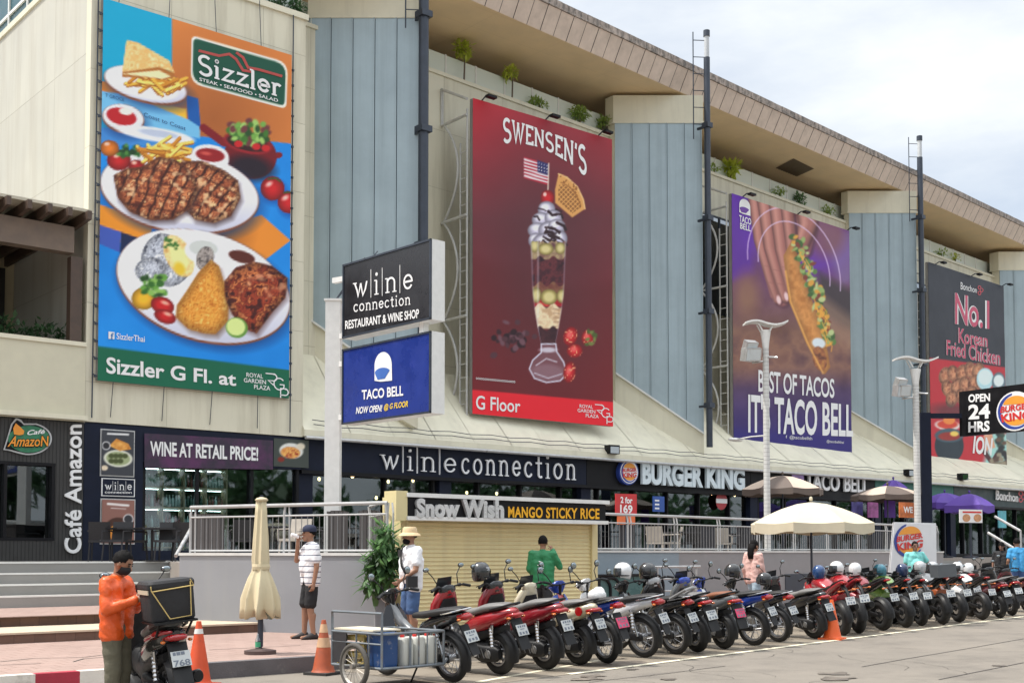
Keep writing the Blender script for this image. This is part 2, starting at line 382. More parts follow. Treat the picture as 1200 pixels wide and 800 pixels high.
class Print:
    def __init__(s, pl, q, du=.04):
        """q: bl, br, tr, tl (u, z) rectangle on plane pl"""
        (s.u0, s.z0), (s.u1, s.z1) = q; s.pl = pl
        s.nx = int((s.u1 - s.u0) / du) + 1; s.ny = int((s.z1 - s.z0) / du) + 1
        u = np.linspace(s.u0, s.u1, s.nx); z = np.linspace(s.z0, s.z1, s.ny); s.U, s.Z = np.meshgrid(u, z)
        P = np.stack([pl.a[0] + pl.u[0] * s.U, pl.a[1] + pl.u[1] * s.U, s.Z], -1); s.X, s.Y = project(P)
        s.c = np.zeros(s.X.shape + (3,)); s.c[:] = 128
    def mix(s, m, col, a=1.0):
        m = np.clip(m, 0, 1)[..., None] * a; s.c = s.c * (1 - m) + np.asarray(col, float) * m
    def dpoly(s, pts):
        p = np.array(pts, float); n = len(p); X, Y = s.X, s.Y; d = np.full(X.shape, 1e9); ins = np.zeros(X.shape, bool)
        for i in range(n):
            a = p[i]; b = p[(i + 1) % n]; e = b - a; t = np.clip(((X - a[0]) * e[0] + (Y - a[1]) * e[1]) / (e @ e + 1e-9), 0, 1)
            d = np.minimum(d, np.hypot(X - a[0] - t * e[0], Y - a[1] - t * e[1]))
            c = ((a[1] > Y) != (b[1] > Y)) & (X < (b[0] - a[0]) * (Y - a[1]) / (b[1] - a[1] + 1e-12) + a[0]); ins ^= c
        return np.where(ins, d, -d)
    def poly(s, pts, col, soft=.7, a=1.0): m = np.clip(.5 + s.dpoly(pts) / (2 * soft), 0, 1); s.mix(m, col, a); return m
    def dell(s, cx, cy, rx, ry, rot=0):
        t = R(rot); x = s.X - cx; y = s.Y - cy; a = x * math.cos(t) + y * math.sin(t); b = -x * math.sin(t) + y * math.cos(t)
        return (1 - np.hypot(a / rx, b / ry)) * min(rx, ry)
    def ell(s, cx, cy, rx, ry, col, rot=0, soft=.7, a=1.0): m = np.clip(.5 + s.dell(cx, cy, rx, ry, rot) / (2 * soft), 0, 1); s.mix(m, col, a); return m
    def stroke(s, pts, w, col, soft=.6, a=1.0):
        p = np.array(pts, float); d = np.full(s.X.shape, 1e9)
        for q, r in zip(p[:-1], p[1:]):
            e = r - q; t = np.clip(((s.X - q[0]) * e[0] + (s.Y - q[1]) * e[1]) / (e @ e + 1e-9), 0, 1); d = np.minimum(d, np.hypot(s.X - q[0] - t * e[0], s.Y - q[1] - t * e[1]))
        m = np.clip(.5 + (w / 2 - d) / (2 * soft), 0, 1); s.mix(m, col, a); return m
    def tex(s, m, cols, sc, seed=0, con=1.6):
        """food texture: noise runs through a list of colours inside mask m"""
        v = np.clip((fbm(s.X, s.Y, sc, seed) - .5) * con + .5, 0, 1) * (len(cols) - 1); i = np.clip(v.astype(int), 0, len(cols) - 2); f = (v - i)[..., None]
        C = np.asarray(cols, float); s.mix(m, C[i] * (1 - f) + C[i + 1] * f)
    def shade(s, m, dist, r, lo=.55):
        """roundness in the photographed food: darker towards the rim of the item in the picture"""
        k = lo + (1 - lo) * np.clip(dist / r, 0, 1) ** .6; s.c = s.c * (1 - m[..., None] * (1 - k[..., None]))
    def build(s, name, parent, rough=.45, k=.004):
        P = np.stack([s.pl.a[0] + s.pl.u[0] * s.U + s.pl.n[0] * k, s.pl.a[1] + s.pl.u[1] * s.U + s.pl.n[1] * k, s.Z], -1).reshape(-1, 3) - np.array(root_loc(parent))
        # slack vinyl: shallow ripples
        rip = (fbm(s.U, s.Z, 1.6, 5) - .5) * .03; rip = rip.reshape(-1, 1) * s.pl.n3; P = P + rip + s.pl.n3 * .015
        me = bpy.data.meshes.new(name); nx, ny = s.nx, s.ny; me.vertices.add(nx * ny); me.vertices.foreach_set('co', P.ravel().astype(np.float32))
        i = np.arange(nx * ny).reshape(ny, nx); q = np.stack([i[:-1, :-1], i[:-1, 1:], i[1:, 1:], i[1:, :-1]], -1).reshape(-1, 4)
        me.loops.add(q.size); me.polygons.add(len(q)); me.loops.foreach_set('vertex_index', q.ravel().astype(np.int32)); me.polygons.foreach_set('loop_start', np.arange(0, q.size, 4, dtype=np.int32))
        me.polygons.foreach_set('use_smooth', np.ones(len(q), bool)); me.update(calc_edges=True)
        at = me.color_attributes.new('print', 'FLOAT_COLOR', 'POINT'); c = np.ones((nx * ny, 4), np.float32); c[:, :3] = np.clip(lin(np.clip(s.c, 0, 255)).reshape(-1, 3) * 1.22, 0, .88); at.data.foreach_set('color', c.ravel())
        m = MATS.get('vinyl_print')
        if m is None:
            m = bpy.data.materials.new('vinyl_print'); m.use_nodes = True; t = m.node_tree; b = t.nodes['Principled BSDF']; b.inputs['Roughness'].default_value = rough; b.inputs['Specular IOR Level'].default_value = .35
            a = t.nodes.new('ShaderNodeVertexColor'); a.layer_name = 'print'; t.links.new(a.outputs['Color'], b.inputs['Base Color']); MATS['vinyl_print'] = m
        me.materials.append(m); o = bpy.data.objects.new(name, me); COL.objects.link(o); o.parent = parent; return o
# ------------------------------------------------------------------ materials of the place
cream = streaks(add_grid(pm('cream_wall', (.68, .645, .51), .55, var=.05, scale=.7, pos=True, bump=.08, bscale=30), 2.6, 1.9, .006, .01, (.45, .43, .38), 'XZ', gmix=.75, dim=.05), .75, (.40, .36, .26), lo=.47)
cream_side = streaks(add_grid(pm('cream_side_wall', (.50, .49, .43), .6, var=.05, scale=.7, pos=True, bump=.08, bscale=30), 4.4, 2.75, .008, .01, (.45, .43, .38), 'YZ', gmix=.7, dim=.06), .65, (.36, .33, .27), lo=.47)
cream_plain = streaks(pm('cream_panel', (.69, .655, .515), .5, var=.06, scale=1.5, pos=True), .4, (.40, .37, .29), lo=.52)
skirt_m = streaks(pm('skirt_sheet', (.73, .695, .55), .5, var=.08, scale=1.2, pos=True), .4, (.42, .38, .29), sx=1.2, sz=.5, lo=.5)
clad = streaks(pm('blue_grey_cladding', (.355, .44, .48), .42, metal=.2, var=.12, scale=.7, pos=True), .38, (.20, .245, .265), sx=3, sz=.1, lo=.46)
dark_metal = pm('dark_metal', (.045, .055, .075), .45, metal=.3, var=.2)
white_metal = pm('white_metal', (.72, .72, .70), .4, var=.07, scale=6)
galv = pm('galvanised_steel', (.50, .50, .50), .38, metal=.6, var=.15, scale=8)
chrome = pm('chrome', (.75, .75, .76), .12, metal=1, var=.05)
fascia_m = streaks(pm('fascia_tile', (.66, .55, .47), .6, var=.13, scale=2.0, pos=True), .3, (.33, .27, .22), sx=3, sz=1.5, lo=.52)
cap_m = streaks(pm('fascia_cap', (.36, .30, .26), .7, var=.35, scale=2.5, pos=True), .8, (.10, .09, .08), sx=4, sz=2.5, lo=.42, hi=.6)
soffit_m = add_grid(pm('soffit_boards', (.78, .60, .37), .6, var=.07, scale=1, pos=True), 3.0, 1.2, .004, .006, (.35, .25, .15), 'XY', gmix=.35)
navy = pm('navy_panel', (.010, .014, .030), .5, var=.2, scale=2, spec=.18)
black_p = pm('black_panel', (.008, .008, .010), .45, var=.2, spec=.2)
bulb_w = pm('white_letter', (.80, .80, .80), .4, var=.03)
dgrey = add_grid(pm('dark_ribbed_cladding', (.034, .033, .032), .55, var=.15, pos=True), .085, 50, .012, .012, (.25, .25, .25), 'XZ', gmix=.8)
brownw = pm('dark_brown_wood', (.075, .048, .035), .5, var=.25, scale=4, stretch=(1, 8, 1))
wall_grey = streaks(add_grid(pm('grey_painted_wall', (.255, .265, .285), .6, var=.06, scale=1.1, pos=True, bump=.06, bscale=40), 2.4, 9, .005, .006, (.5, .5, .5), 'XZ', gmix=.5), .45, (.30, .30, .30), lo=.5)
wall_blue = streaks(pm('blue_grey_painted_wall', (.235, .29, .335), .6, var=.08, scale=1.1, pos=True), .4, (.25, .28, .30))
shop_glass = glass_mat('shop_glass', (.42, .50, .52), .10, grz=.16)
rail_glass = None
m = bpy.data.materials.new('sky_pale_rail_glass'); m.use_nodes = True; t = m.node_tree; t.nodes.clear()
o_ = t.nodes.new('ShaderNodeOutputMaterial'); a_ = t.nodes.new('ShaderNodeBsdfTransparent'); a_.inputs['Color'].default_value = (.82, .92, .88, 1)
p_ = t.nodes.new('ShaderNodeBsdfPrincipled'); p_.inputs['Base Color'].default_value = (.78, .85, .79, 1); p_.inputs['Roughness'].default_value = .12  # pale base colour stands in for sky mirrored by the glass
x_ = t.nodes.new('ShaderNodeMixShader'); x_.inputs[0].default_value = .84; t.links.new(a_.outputs[0], x_.inputs[1]); t.links.new(p_.outputs[0], x_.inputs[2]); t.links.new(x_.outputs[0], o_.inputs[0]); rail_glass = m
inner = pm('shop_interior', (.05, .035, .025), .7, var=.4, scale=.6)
teal_in = pm('teal_shelf', (.05, .16, .17), .5, var=.2)

# ------------------------------------------------------------------ ground
road_m = pm('road_concrete', (.185, .162, .135), .85, var=.10, scale=.35, pos=True, bump=.35, bscale=45, rvar=.05)
def patch(m, sc, lo, hi, col, amt):
    t = m.node_tree; b = t.nodes['Principled BSDF']; g = t.nodes.new('ShaderNodeNewGeometry'); n = t.nodes.new('ShaderNodeTexNoise'); n.inputs['Scale'].default_value = sc; n.inputs['Detail'].default_value = 9; n.inputs['Roughness'].default_value = .68
    t.links.new(g.outputs['Position'], n.inputs['Vector']); k = t.nodes.new('ShaderNodeMapRange'); k.inputs['From Min'].default_value = lo; k.inputs['From Max'].default_value = hi; k.inputs['To Max'].default_value = amt; t.links.new(n.outputs['Fac'], k.inputs['Value'])
    mx = t.nodes.new('ShaderNodeMix'); mx.data_type = 'RGBA'; mx.inputs['B'].default_value = (*col, 1); t.links.new(k.outputs[0], mx.inputs['Factor']); t.links.new(b.inputs['Base Color'].links[0].from_socket, mx.inputs['A']); t.links.new(mx.outputs['Result'], b.inputs['Base Color'])
    return m
patch(road_m, .8, .48, .68, (.105, .092, .078), .75); patch(road_m, .25, .5, .64, (.23, .20, .165), .5); patch(road_m, 9, .55, .75, (.25, .225, .19), .4)
MB().quad((-400, -300, 0), (500, -300, 0), (500, 500, 0), (-400, 500, 0)).build('road', road_m)['kind'] = 'structure'
# the parking strip: a lighter concrete apron under the motorcycles
apron_m = patch(pm('apron_concrete', (.235, .20, .155), .85, var=.12, scale=.5, pos=True, bump=.3, bscale=40, rvar=.05), 1.3, .46, .66, (.13, .105, .08), .8)
def gxy(x, y): return atz(x, y, 0.0)[:2]
la, lb = gxy(610, 797), gxy(1200, 722); ld = (lb - la) / np.hypot(*(lb - la))
KB = [(-60, 14.75), (9.0, 14.25), (14, 14.75), (22, 16.2), (32, 18.2), (60, 24.0)]
ap = [tuple(la - ld * 1.0), tuple(lb + ld * 30)] + [(p[0], p[1]) for p in reversed(KB[1:])]
MB().poly([(p[0], p[1], .004) for p in ap]).build('parking_apron', apron_m)['kind'] = 'structure'
paint_y = patch(pm('worn_road_paint', (.72, .66, .50), .7, var=.12, scale=3, pos=True), 6, .56, .66, (.36, .32, .26), .9)
mk = MB(); nrm = np.array([-ld[1], ld[0]])
for s0, s1 in ((1.0, 60),):
    a, b = la + ld * s0, la + ld * s1; mk.quad(*[(p[0], p[1], .008) for p in (a - nrm * .06, b - nrm * .06, b + nrm * .06, a + nrm * .06)])
a, b = gxy(560, 799), gxy(700, 774); e = (b - a) / np.hypot(*(b - a)); q = np.array([-e[1], e[0]]) * .05
mk.quad(*[(p[0], p[1], .008) for p in (a - q, b - q, b + q, a + q)])
mk.build('road_marking', paint_y)['kind'] = 'structure'
# tar seams across the road
tar = pm('tar_seam', (.07, .06, .055), .8)
sm = MB()
for P in ([(1010, 781), (1060, 772), (1120, 762), (1200, 748)], [(690, 799), (780, 789), (850, 780)], [(1100, 796), (1150, 786), (1200, 776)]):
    pts = [gxy(*p) for p in P]
    for a, b in zip(pts[:-1], pts[1:]):
        e = (b - a) / np.hypot(*(b - a)); q = np.array([-e[1], e[0]]) * .012; sm.quad(*[(p[0], p[1], .006) for p in (a - q, b - q, b + q, a + q)])
sm.build('road_seam', tar)['kind'] = 'structure'
def crack(b, p, ang, n, step, w_):
    p = np.array(p, float)
    for i in range(n):
        ang += random.uniform(-.5, .5); q = p + step * np.array([math.cos(ang), math.sin(ang)]) * random.uniform(.5, 1.2); e = (q - p) / np.hypot(*(q - p)); k = np.array([-e[1], e[0]]) * w_ * random.uniform(.4, 1)
        b.quad(*[(t_[0], t_[1], .0066) for t_ in (p - k, q - k, q + k, p + k)]); p = q
cb = MB()
for x, y, a in ((640, 797, .3), (900, 770, .1), (860, 795, 1.2), (1010, 760, .3), (1130, 790, .4), (980, 795, 2.5), (1180, 760, 2.2), (560, 799, .2), (760, 792, .5), (1060, 785, .2)): crack(cb, gxy(x, y), a, 14, .22, .006)
cb.build('road_crack', pm('crack_fill', (.085, .075, .065), .9))['kind'] = 'structure'
oil = patch(pm('oil_spots', (.15, .125, .10), .55, var=.3, pos=True), 4, .42, .6, (.06, .05, .042), .8); ob = MB()
for i in range(34):
    p = la + ld * random.uniform(.5, 22) + nrm * random.uniform(.15, 1.9) if random.random() < .75 else gxy(random.uniform(620, 1190), random.uniform(765, 798)); r_ = random.uniform(.05, .20); ph = random.uniform(0, 6)
    ob.add([(p[0] + r_ * 1.4 * math.cos(a) * (1 + .3 * math.sin(3 * a + ph)), p[1] + r_ * math.sin(a) * (1 + .3 * math.sin(4 * a + ph)), .0072 + .0001 * i) for a in np.linspace(0, 2 * math.pi, 21)[:-1]], [tuple(range(20))])
ob.build('road_stain', oil)['kind'] = 'structure'
# pavement
pav_m = patch(add_grid(pm('pink_paving', (.34, .235, .20), .8, var=.14, scale=.9, pos=True, bump=.2, bscale=50), .3, .3, .006, .004, (.45, .35, .3), 'XY', offset=.5, gmix=.7, dim=.1), .9, .5, .7, (.22, .165, .14), .6)
pv = [(p[0], p[1] + .16) for p in KB] + [(60, 45), (-60, 45)]
MB().prism(pv, -.3, .2).build('pavement', pav_m)['kind'] = 'structure'
kg = patch(pm('grey_kerb', (.115, .105, .11), .8, var=.2, scale=3, pos=True, bump=.3), 4, .55, .7, (.28, .26, .24), .5)
kw = patch(pm('white_kerb_paint', (.66, .62, .56), .7, var=.1, pos=True, bump=.2), 5, .52, .7, (.34, .30, .26), .7)
kr = patch(pm('red_kerb_paint', (.36, .022, .045), .6, var=.15, pos=True, bump=.2), 6, .56, .7, (.30, .14, .13), .6)
def kerb_piece(a, b, m):
    a = np.array(a); b = np.array(b); e = (b - a) / np.hypot(*(b - a)); q = np.array([-e[1], e[0]]) * .158
    MB().prism([tuple(a), tuple(b), tuple(b + q), tuple(a + q)], -.2, .205).build('kerb', m)['kind'] = 'structure'
def kx(px_):  # kerb point under a photo column on the left run
    r = ray(px_, HOR)[:2]; a, b = np.array(KB[0]), np.array(KB[1]); d = b - a; t = np.cross(np.append(a, 0), np.append(r, 0))[2] / np.cross(np.append(r, 0), np.append(d, 0))[2]; return a + d * t
cuts = [(-260, kw), (-170, kr), (-85, kw), (44, kr), (96, kw), (196, kg)]
for i, (c, m) in enumerate(cuts):
    kerb_piece(kx(c), kx(cuts[i + 1][0]) if i + 1 < len(cuts) else KB[1], m)
kerb_piece(KB[0], kx(-260), kg)
for a, b in zip(KB[1:-1], KB[2:]): kerb_piece(a, b, kg)
# cracked seams in the pink paving
cs = MB()
for P in ([(0, 775), (40, 771), (95, 770), (122, 767)], [(0, 779), (48, 777)], [(86, 775), (98, 771.5), (124, 769.5)], [(245, 761), (300, 758.5), (352, 756)]):
    pts = [atz(x, y, .2) for x, y in P]
    for a, b in zip(pts[:-1], pts[1:]):
        e = (b - a)[:2]; e = e / np.hypot(*e); q = np.array([-e[1], e[0]]) * .014; cs.quad(*[(p[0], p[1], .2045) for p in (a[:2] - q, b[:2] - q, b[:2] + q, a[:2] + q)])
cs.build('pavement_seam', tar)['kind'] = 'structure'
# raised terrace in front of the shops
TZ = 1.42
terr_m = add_grid(pm('terrace_floor', (.30, .27, .24), .7, var=.1, pos=True), .6, .6, .006, .003, (.4, .4, .4), 'XY', gmix=.5)
WL = [(10.0, 21.2), (11.7, 16.85)]
TP = [(-60, 25.95), (11.95, 25.95), (10.15, 21.35), (11.85, 17.1), (12.5, 18.2), (12.6, 19.9), (19.5, 20.0), (38.6, 22.2), (38.6, 25.9), (90, 31), (90, 45), (-60, 45)]
MB().prism(TP, -.2, TZ).build('terrace', terr_m)['kind'] = 'structure'

# stairs: four pale concrete steps, two brown brick steps
conc = patch(pm('stair_concrete', (.30, .29, .27), .75, var=.08, scale=1, pos=True, bump=.15), 1.2, .5, .7, (.25, .24, .22), .5)
nose = pm('white_nosing', (.78, .78, .74), .6, var=.06)
st = thing('concrete_stairs', 'wide grey concrete steps with white edges leading up to the terrace', 'stairs', (0, 24.2, .54))
zs = [.54, .77, .985, 1.2, 1.42]; ys = [24.2, 24.65, 25.1, 25.55, 26.0]
for i in range(4):
    MB().box((-24.05, (ys[i] + 26.0) / 2 + .002 * i, (zs[i] - .6 + zs[i + 1]) / 2), (72, 26.0 - ys[i], zs[i + 1] - zs[i] + .6 - .002)).build('step', conc, st)
    MB().box((-24.05, ys[i] + .03, zs[i + 1] - .012), (72, .068, .034)).build('nosing', nose, st)
brick_m = add_grid(pm('brown_brick', (.155, .088, .062), .75, var=.2, scale=3, pos=True, bump=.2), .32, .6, .007, .005, (.5, .5, .5), 'XZ', gmix=.6, dim=.25)
ledge = pm('tan_tread', (.52, .42, .31), .75, var=.12, pos=True)
st2 = thing('brick_steps', 'two low brown brick steps with tan treads below the grey stairs', 'steps', (0, 19.35, .2))
MB().box((-24.8, 20.15, .15), (71.2, 1.6, .38)).build('riser', brick_m, st2)
MB().box((-24.8, 20.13, .355), (71.2, 1.6, .03)).build('tread', ledge, st2)
MB().box((-25.2, 22.6, .24), (70.3, 3.2, .56)).build('riser', brick_m, st2)
MB().box((-25.2, 22.55, .535), (70.3, 3.3, .014)).build('landing', pav_m, st2)

# ------------------------------------------------------------------ the mall building
mall = thing('shopping_mall', 'long cream shopping mall with blue grey fins and an overhanging tiled roof', 'building', (16.9, 28.4, 0))
PF = Plane((0, 28.4), (16.9, 28.4)); PE = Plane((16.9, 28.42), (92, 29.6)); PU = Plane((16.9, 30.21), (92, 35.2))
def uof(pl, X): return (X - pl.a[0]) / pl.u[0]
WZ = 16.2
MB().rect(PF, 10.95, 16.9, 4.74, WZ, -.3, 0).build('wing_wall', cream, mall)
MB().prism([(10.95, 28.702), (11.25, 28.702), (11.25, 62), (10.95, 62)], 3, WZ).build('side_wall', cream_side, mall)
MB().prism([(16.6, 28.702), (16.9, 28.702), (16.9, 30.6), (16.6, 30.6)], 4.75, WZ).build('wing_return', cream_plain, mall)
MB().prism([(10.9, 28.34), (16.96, 28.34), (16.96, 29.0), (10.9, 29.0)], WZ, WZ + .16).build('wing_coping', cream_plain, mall)
MB().prism([(10.9, 29.001), (11.4, 29.001), (11.4, 62), (10.9, 62)], WZ, WZ + .16).build('wing_coping', cream_plain, mall)
MB().rect(PF, 11.1, 16.8, WZ + .16, WZ + 1.2, -.45, -.42).build('glass_rail', rail_glass, mall)
tg = pm('teal_window_back', (.02, .09, .115), .3); cg = MB().prism([(11.5, 29.6), (11.6, 29.6), (11.6, 62), (11.5, 62)], WZ, WZ + 4.5).build('clerestory', tg, mall); MB().prism([(11.601, 29.6), (16.8, 29.6), (16.8, 29.7), (11.601, 29.7)], WZ, WZ + 4.5).build('clerestory', tg, mall)
fr = MB(); y = 29.7
while y < 60: fr.box((11.47, y, WZ + 2.3), (.05, .08, 4.4)); y += 1.6
for z in (1.2, 2.6, 4.2): fr.box((11.468, 45, WZ + z), (.05, 31, .09))
fr.build('frame', white_metal, cg)
L_ = PU.len
MB().rect(PU, 0.01, L_, 4.8, 17.0, -.3, 0).build('upper_wall', cream, mall)
MB().rect(PU, 0.01, L_, 17.0, 17.12, -.6, .06).build('parapet_coping', cream_plain, mall)
gl = MB()
u = .2
while u < L_ - 2:
    gl.rect(PU, u + .03, u + 1.32, 17.14, 17.98, -.47, -.45); MB().rect(PU, u - .03, u + .03, 17.12, 18.0, -.49, -.43).build('rail_post', white_metal, mall); u += 1.35
gl.build('glass_rail', rail_glass, mall)
MB().rect(PU, 0.2, L_, 17.18, 17.34, -.44, -.415).build('rail_band', pm('blue_grey_band', (.20, .26, .30), .5), mall)
# sloping skirt roof between the shops and the upper wall
def eave(X, z): return np.array([X, PE.a[1] + (X - 16.9) * PE.u[1] / PE.u[0] - .12, z])
def upw(X, z): return np.array([X, PU.a[1] + (X - 16.9) * PU.u[1] / PU.u[0], z])
sk = MB(); X = 16.9; i = 0
while X < 90:
    x2 = X + 1.5; dz = .006 * (i % 2)
    sk.quad(eave(X, 4.93 + dz), eave(x2 - .02, 4.93 + dz), upw(x2 - .02, 7.35 + dz), upw(X, 7.35 + dz)); X = x2; i += 1
sk.quad(eave(16.9, 4.90), eave(90, 4.90), upw(90, 7.32), upw(16.9, 7.32))
sk.build('skirt_roof', skirt_m, mall)
MB().quad(eave(16.9, 4.76), eave(90, 4.76), eave(90, 4.94), eave(16.9, 4.94)).quad(eave(16.9, 4.76), upw(16.9, 4.76), upw(90, 4.76), eave(90, 4.76)).build('skirt_edge', cream_plain, mall)
MB().poly([eave(16.902, 4.76), upw(16.902, 4.76), upw(16.902, 7.34), eave(16.902, 4.93)]).build('skirt_end', cream_plain, mall)
gt = MB(); gt.tube([eave(16.9, 4.72) - np.array([0, .06, 0]), eave(90, 4.72) - np.array([0, .06, 0])], .05, 8); gt.build('eave_gutter', galv, mall, smooth=40)
cab = MB()
for zz, off in ((5.12, .02), (5.22, .10)):
    pts = []
    for X in np.arange(17.2, 90, 1.6): pts += [eave(X, zz - .03 + off * .4) + np.array([0, off, 0]), eave(X + .8, zz - .07 + off * .4) + np.array([0, off, 0])]
    cab.tube(pts, .012, 5)
cab.build('skirt_cables', dark_metal, mall)

# fins
def fin(xl, xr, d, ztop, yl, yr, cap=True):
    Lp, Rp = xyd(xl, d), xyd(xr, d); pl = Plane(Lp, Rp); wdt = pl.len
    zl = atd(xl, yl, d)[2]; zr = atd(xr, yr, d)[2]; n = 5 if wdt > 3.1 else 5
    fb = thing('fin', None, None, (0, 0, 0)); fb.parent = mall; fb.location = (Lp[0] - 16.9, Lp[1] - 28.4, 0)
    back = 1.9
    bx = lambda p: upw(p[0], 0)[1] + .08
    zc = ztop - 1.02 if cap else ztop
    cl = MB(); e = wdt / n
    for i in range(n):
        u0, u1 = i * e + .011, (i + 1) * e - .011; za = zl + (zr - zl) * u0 / wdt; zb = zl + (zr - zl) * u1 / wdt
        cl.slab(pl, [(u0, za), (u1, zb), (u1, zc - .02), (u0, zc - .02)], .0, .045)
        cl.slab(pl, [(u1 - .03, zb), (u1, zb), (u1, zc - .02), (u1 - .03, zc - .02)], .046, .075)
    # core, cream, reaches down to the skirt
    C = [tuple(pl.P(.0, 0, -.008)[:2]), tuple(pl.P(wdt, 0, -.008)[:2]), (pl.P(wdt, 0)[0], bx(pl.P(wdt, 0))), (pl.P(0, 0)[0], bx(pl.P(0, 0)))]
    fb2 = cl.build('cladding', clad, fb); MB().slab(pl, [(.02, zl), (wdt - .02, zr), (wdt - .02, zc - .03), (.02, zc - .03)], -.005, -.001).build('seam_backing', pm('seam_blue_grey', (.10, .13, .15), .6), fb)  # dark blue-grey sheet showing in the joints between cladding panels
    # painted strip along the slanted foot of the cladding
    MB().slab(pl, [(0, zl - .07), (wdt, zr - .07), (wdt, zr), (0, zl)], .0, .09).build('edge_trim', white_metal, fb)
    MB().prism(C, [zl - 1.4, zr - 1.0, zr - 1.0, zl - 1.4], zc).build('core', cream_plain, fb)
    if cap:
        e1 = .045
        K = [tuple(pl.P(-e1, 0, e1)[:2]), tuple(pl.P(wdt + e1, 0, e1)[:2]), (pl.P(wdt, 0)[0] + e1, bx(pl.P(wdt, 0)) + .1), (pl.P(0, 0)[0] - e1, bx(pl.P(0, 0)) + .1)]
        MB().prism(K, zc + .05, ztop).build('cap', cream_plain, fb)
        k2 = .075
        K = [tuple(pl.P(-k2, 0, k2)[:2]), tuple(pl.P(wdt + k2, 0, k2)[:2]), (pl.P(wdt, 0)[0] + k2, bx(pl.P(wdt, 0)) + .1), (pl.P(0, 0)[0] - k2, bx(pl.P(0, 0)) + .1)]
        MB().prism(K, zc - .03, zc + .048).build('cap_trim', cream_plain, fb)
    return pl
fin(358, 489, 35.0, 18.4, 371, 462)
fin(722, 826, 44.0, 18.5, 436, 507)
fin(999.5, 1079, 55.8, 18.5, 481, 528)
fin(1177, 1262, 66.8, 18.4, 512, 560)
# windows of dark glass high on the wall
dkgl = glass_mat('dark_teal_glass', (.03, .08, .09), .35)
for xa, xb in ((28.6, 31.2), (34.6, 44.2), (48.4, 58.0)):
    ua, ub = uof(PU, xa), uof(PU, xb)
    wn = MB().rect(PU, ua, ub, 11.3, 15.3, .004, .05).build('window', pm('teal_window_back', (.02, .09, .115), .3), mall)
    fr = MB()
    for z in (11.3, 13.3, 15.25): fr.rect(PU, ua, ub, z, z + .06, .052, .1)
    uu = ua
    while uu < ub: fr.rect(PU, uu, uu + .06, 11.3, 15.3, .054, .11); uu += 1.2
    fr.build('frame', dark_metal, wn)
    MB().rect(PU, ua, ub, 11.3, 15.3, .06, .066).build('pane', dkgl, wn)
# roof: tiled fascia seen from below, boarded soffit
top = [(430, -100), (505, -70), (580, -35), (651, 0), (737.6, 44), (800, 71.5), (888, 108.5), (1002.5, 166), (1082, 206), (1200, 262), (1300, 309)]
ZT, ZB = 19.6, 18.62
fp = [atz(x, y, ZT)[:2] for x, y in top]
# keep one smooth bend
fx = np.array([p[0] for p in fp]); fy = np.array([p[1] for p in fp]); cf = np.polyfit(fx, fy, 2); ffn = lambda X: np.polyval(cf, X)
X0, X1 = fx[0] - 2, fx[-1] + 12
fa = MB(); cp = MB(); X = X0; i = 0
while X < X1:
    x2 = X + .62; k = .006 * (i % 2); j = random.uniform(-.008, .008)
    a, b = np.array([X + .012, ffn(X) - k]), np.array([x2 - .012, ffn(x2) - k])
    fa.add([(a[0], a[1] + .42, ZB), (b[0], b[1] + .42, ZB), (b[0], b[1], ZT - .26), (a[0], a[1], ZT - .26)], [(0, 1, 2, 3)])
    x3 = X
    for h in (0, 1):
        c, d = np.array([X + h * .31 + .008, ffn(X + h * .31) - .05 + j]), np.array([X + h * .31 + .302, ffn(X + h * .31 + .302) - .05 + j])
        cp.add([(c[0], c[1], ZT - .25), (d[0], d[1], ZT - .25), (d[0], d[1], ZT), (c[0], c[1], ZT), (c[0], c[1] + .5, ZT), (d[0], d[1] + .5, ZT), (c[0], c[1] + .1, ZT - .26), (d[0], d[1] + .1, ZT - .26)], [(0, 1, 2, 3), (3, 2, 5, 4), (1, 0, 6, 7)])
    X = x2; i += 1
rf = thing('roof', None, None, (0, 0, 0)); rf.parent = mall
fa.build('fascia', fascia_m, rf); cp.build('fascia_cap', cap_m, rf)
bk = MB(); xs = np.linspace(X0, X1, 30)
for a, b in zip(xs[:-1], xs[1:]):
    bk.add([(a, ffn(a) + .03, ZT - .27), (b, ffn(b) + .03, ZT - .27), (b, ffn(b) + .45, ZB + .01), (a, ffn(a) + .45, ZB + .01)], [(0, 1, 2, 3)])
bk.build('fascia_backing', dark_metal, rf)
so_ = MB()
for a, b in zip(xs[:-1], xs[1:]): so_.quad((a, ffn(a) + .40, ZB + .004), (a, ffn(a) + 13, ZB + .004), (b, ffn(b) + 13, ZB + .004), (b, ffn(b) + .40, ZB + .004))
so_.build('soffit', soffit_m, rf)
tpm = MB()
for a, b in zip(xs[:-1], xs[1:]): tpm.quad((a, ffn(a) + .45, ZT - .01), (b, ffn(b) + .45, ZT - .01), (b, ffn(b) + 13.5, ZT + .8), (a, ffn(a) + 13.5, ZT + .8))
tpm.build('roof_sheet', skirt_m, rf)
bw = MB()
for a, b in zip(xs[:-1], xs[1:]): bw.quad((a, ffn(a) + 8.5, 16.5), (b, ffn(b) + 8.5, 16.5), (b, ffn(b) + 8.5, ZB + .2), (a, ffn(a) + 8.5, ZB + .2))
bw.build('roof_terrace_wall', cream_plain, mall)
MB().prism([(11.3, 29.0), (16.7, 29.0), (17, 30.9), (90, 35.9), (90, 62), (11.3, 62)], 15.6, 15.9).build('roof_terrace_floor', terr_m, mall)
vt = MB(); q = [atz(x, y, ZB - .01) for x, y in ((909, 197), (930, 186), (954, 198), (934, 207))]
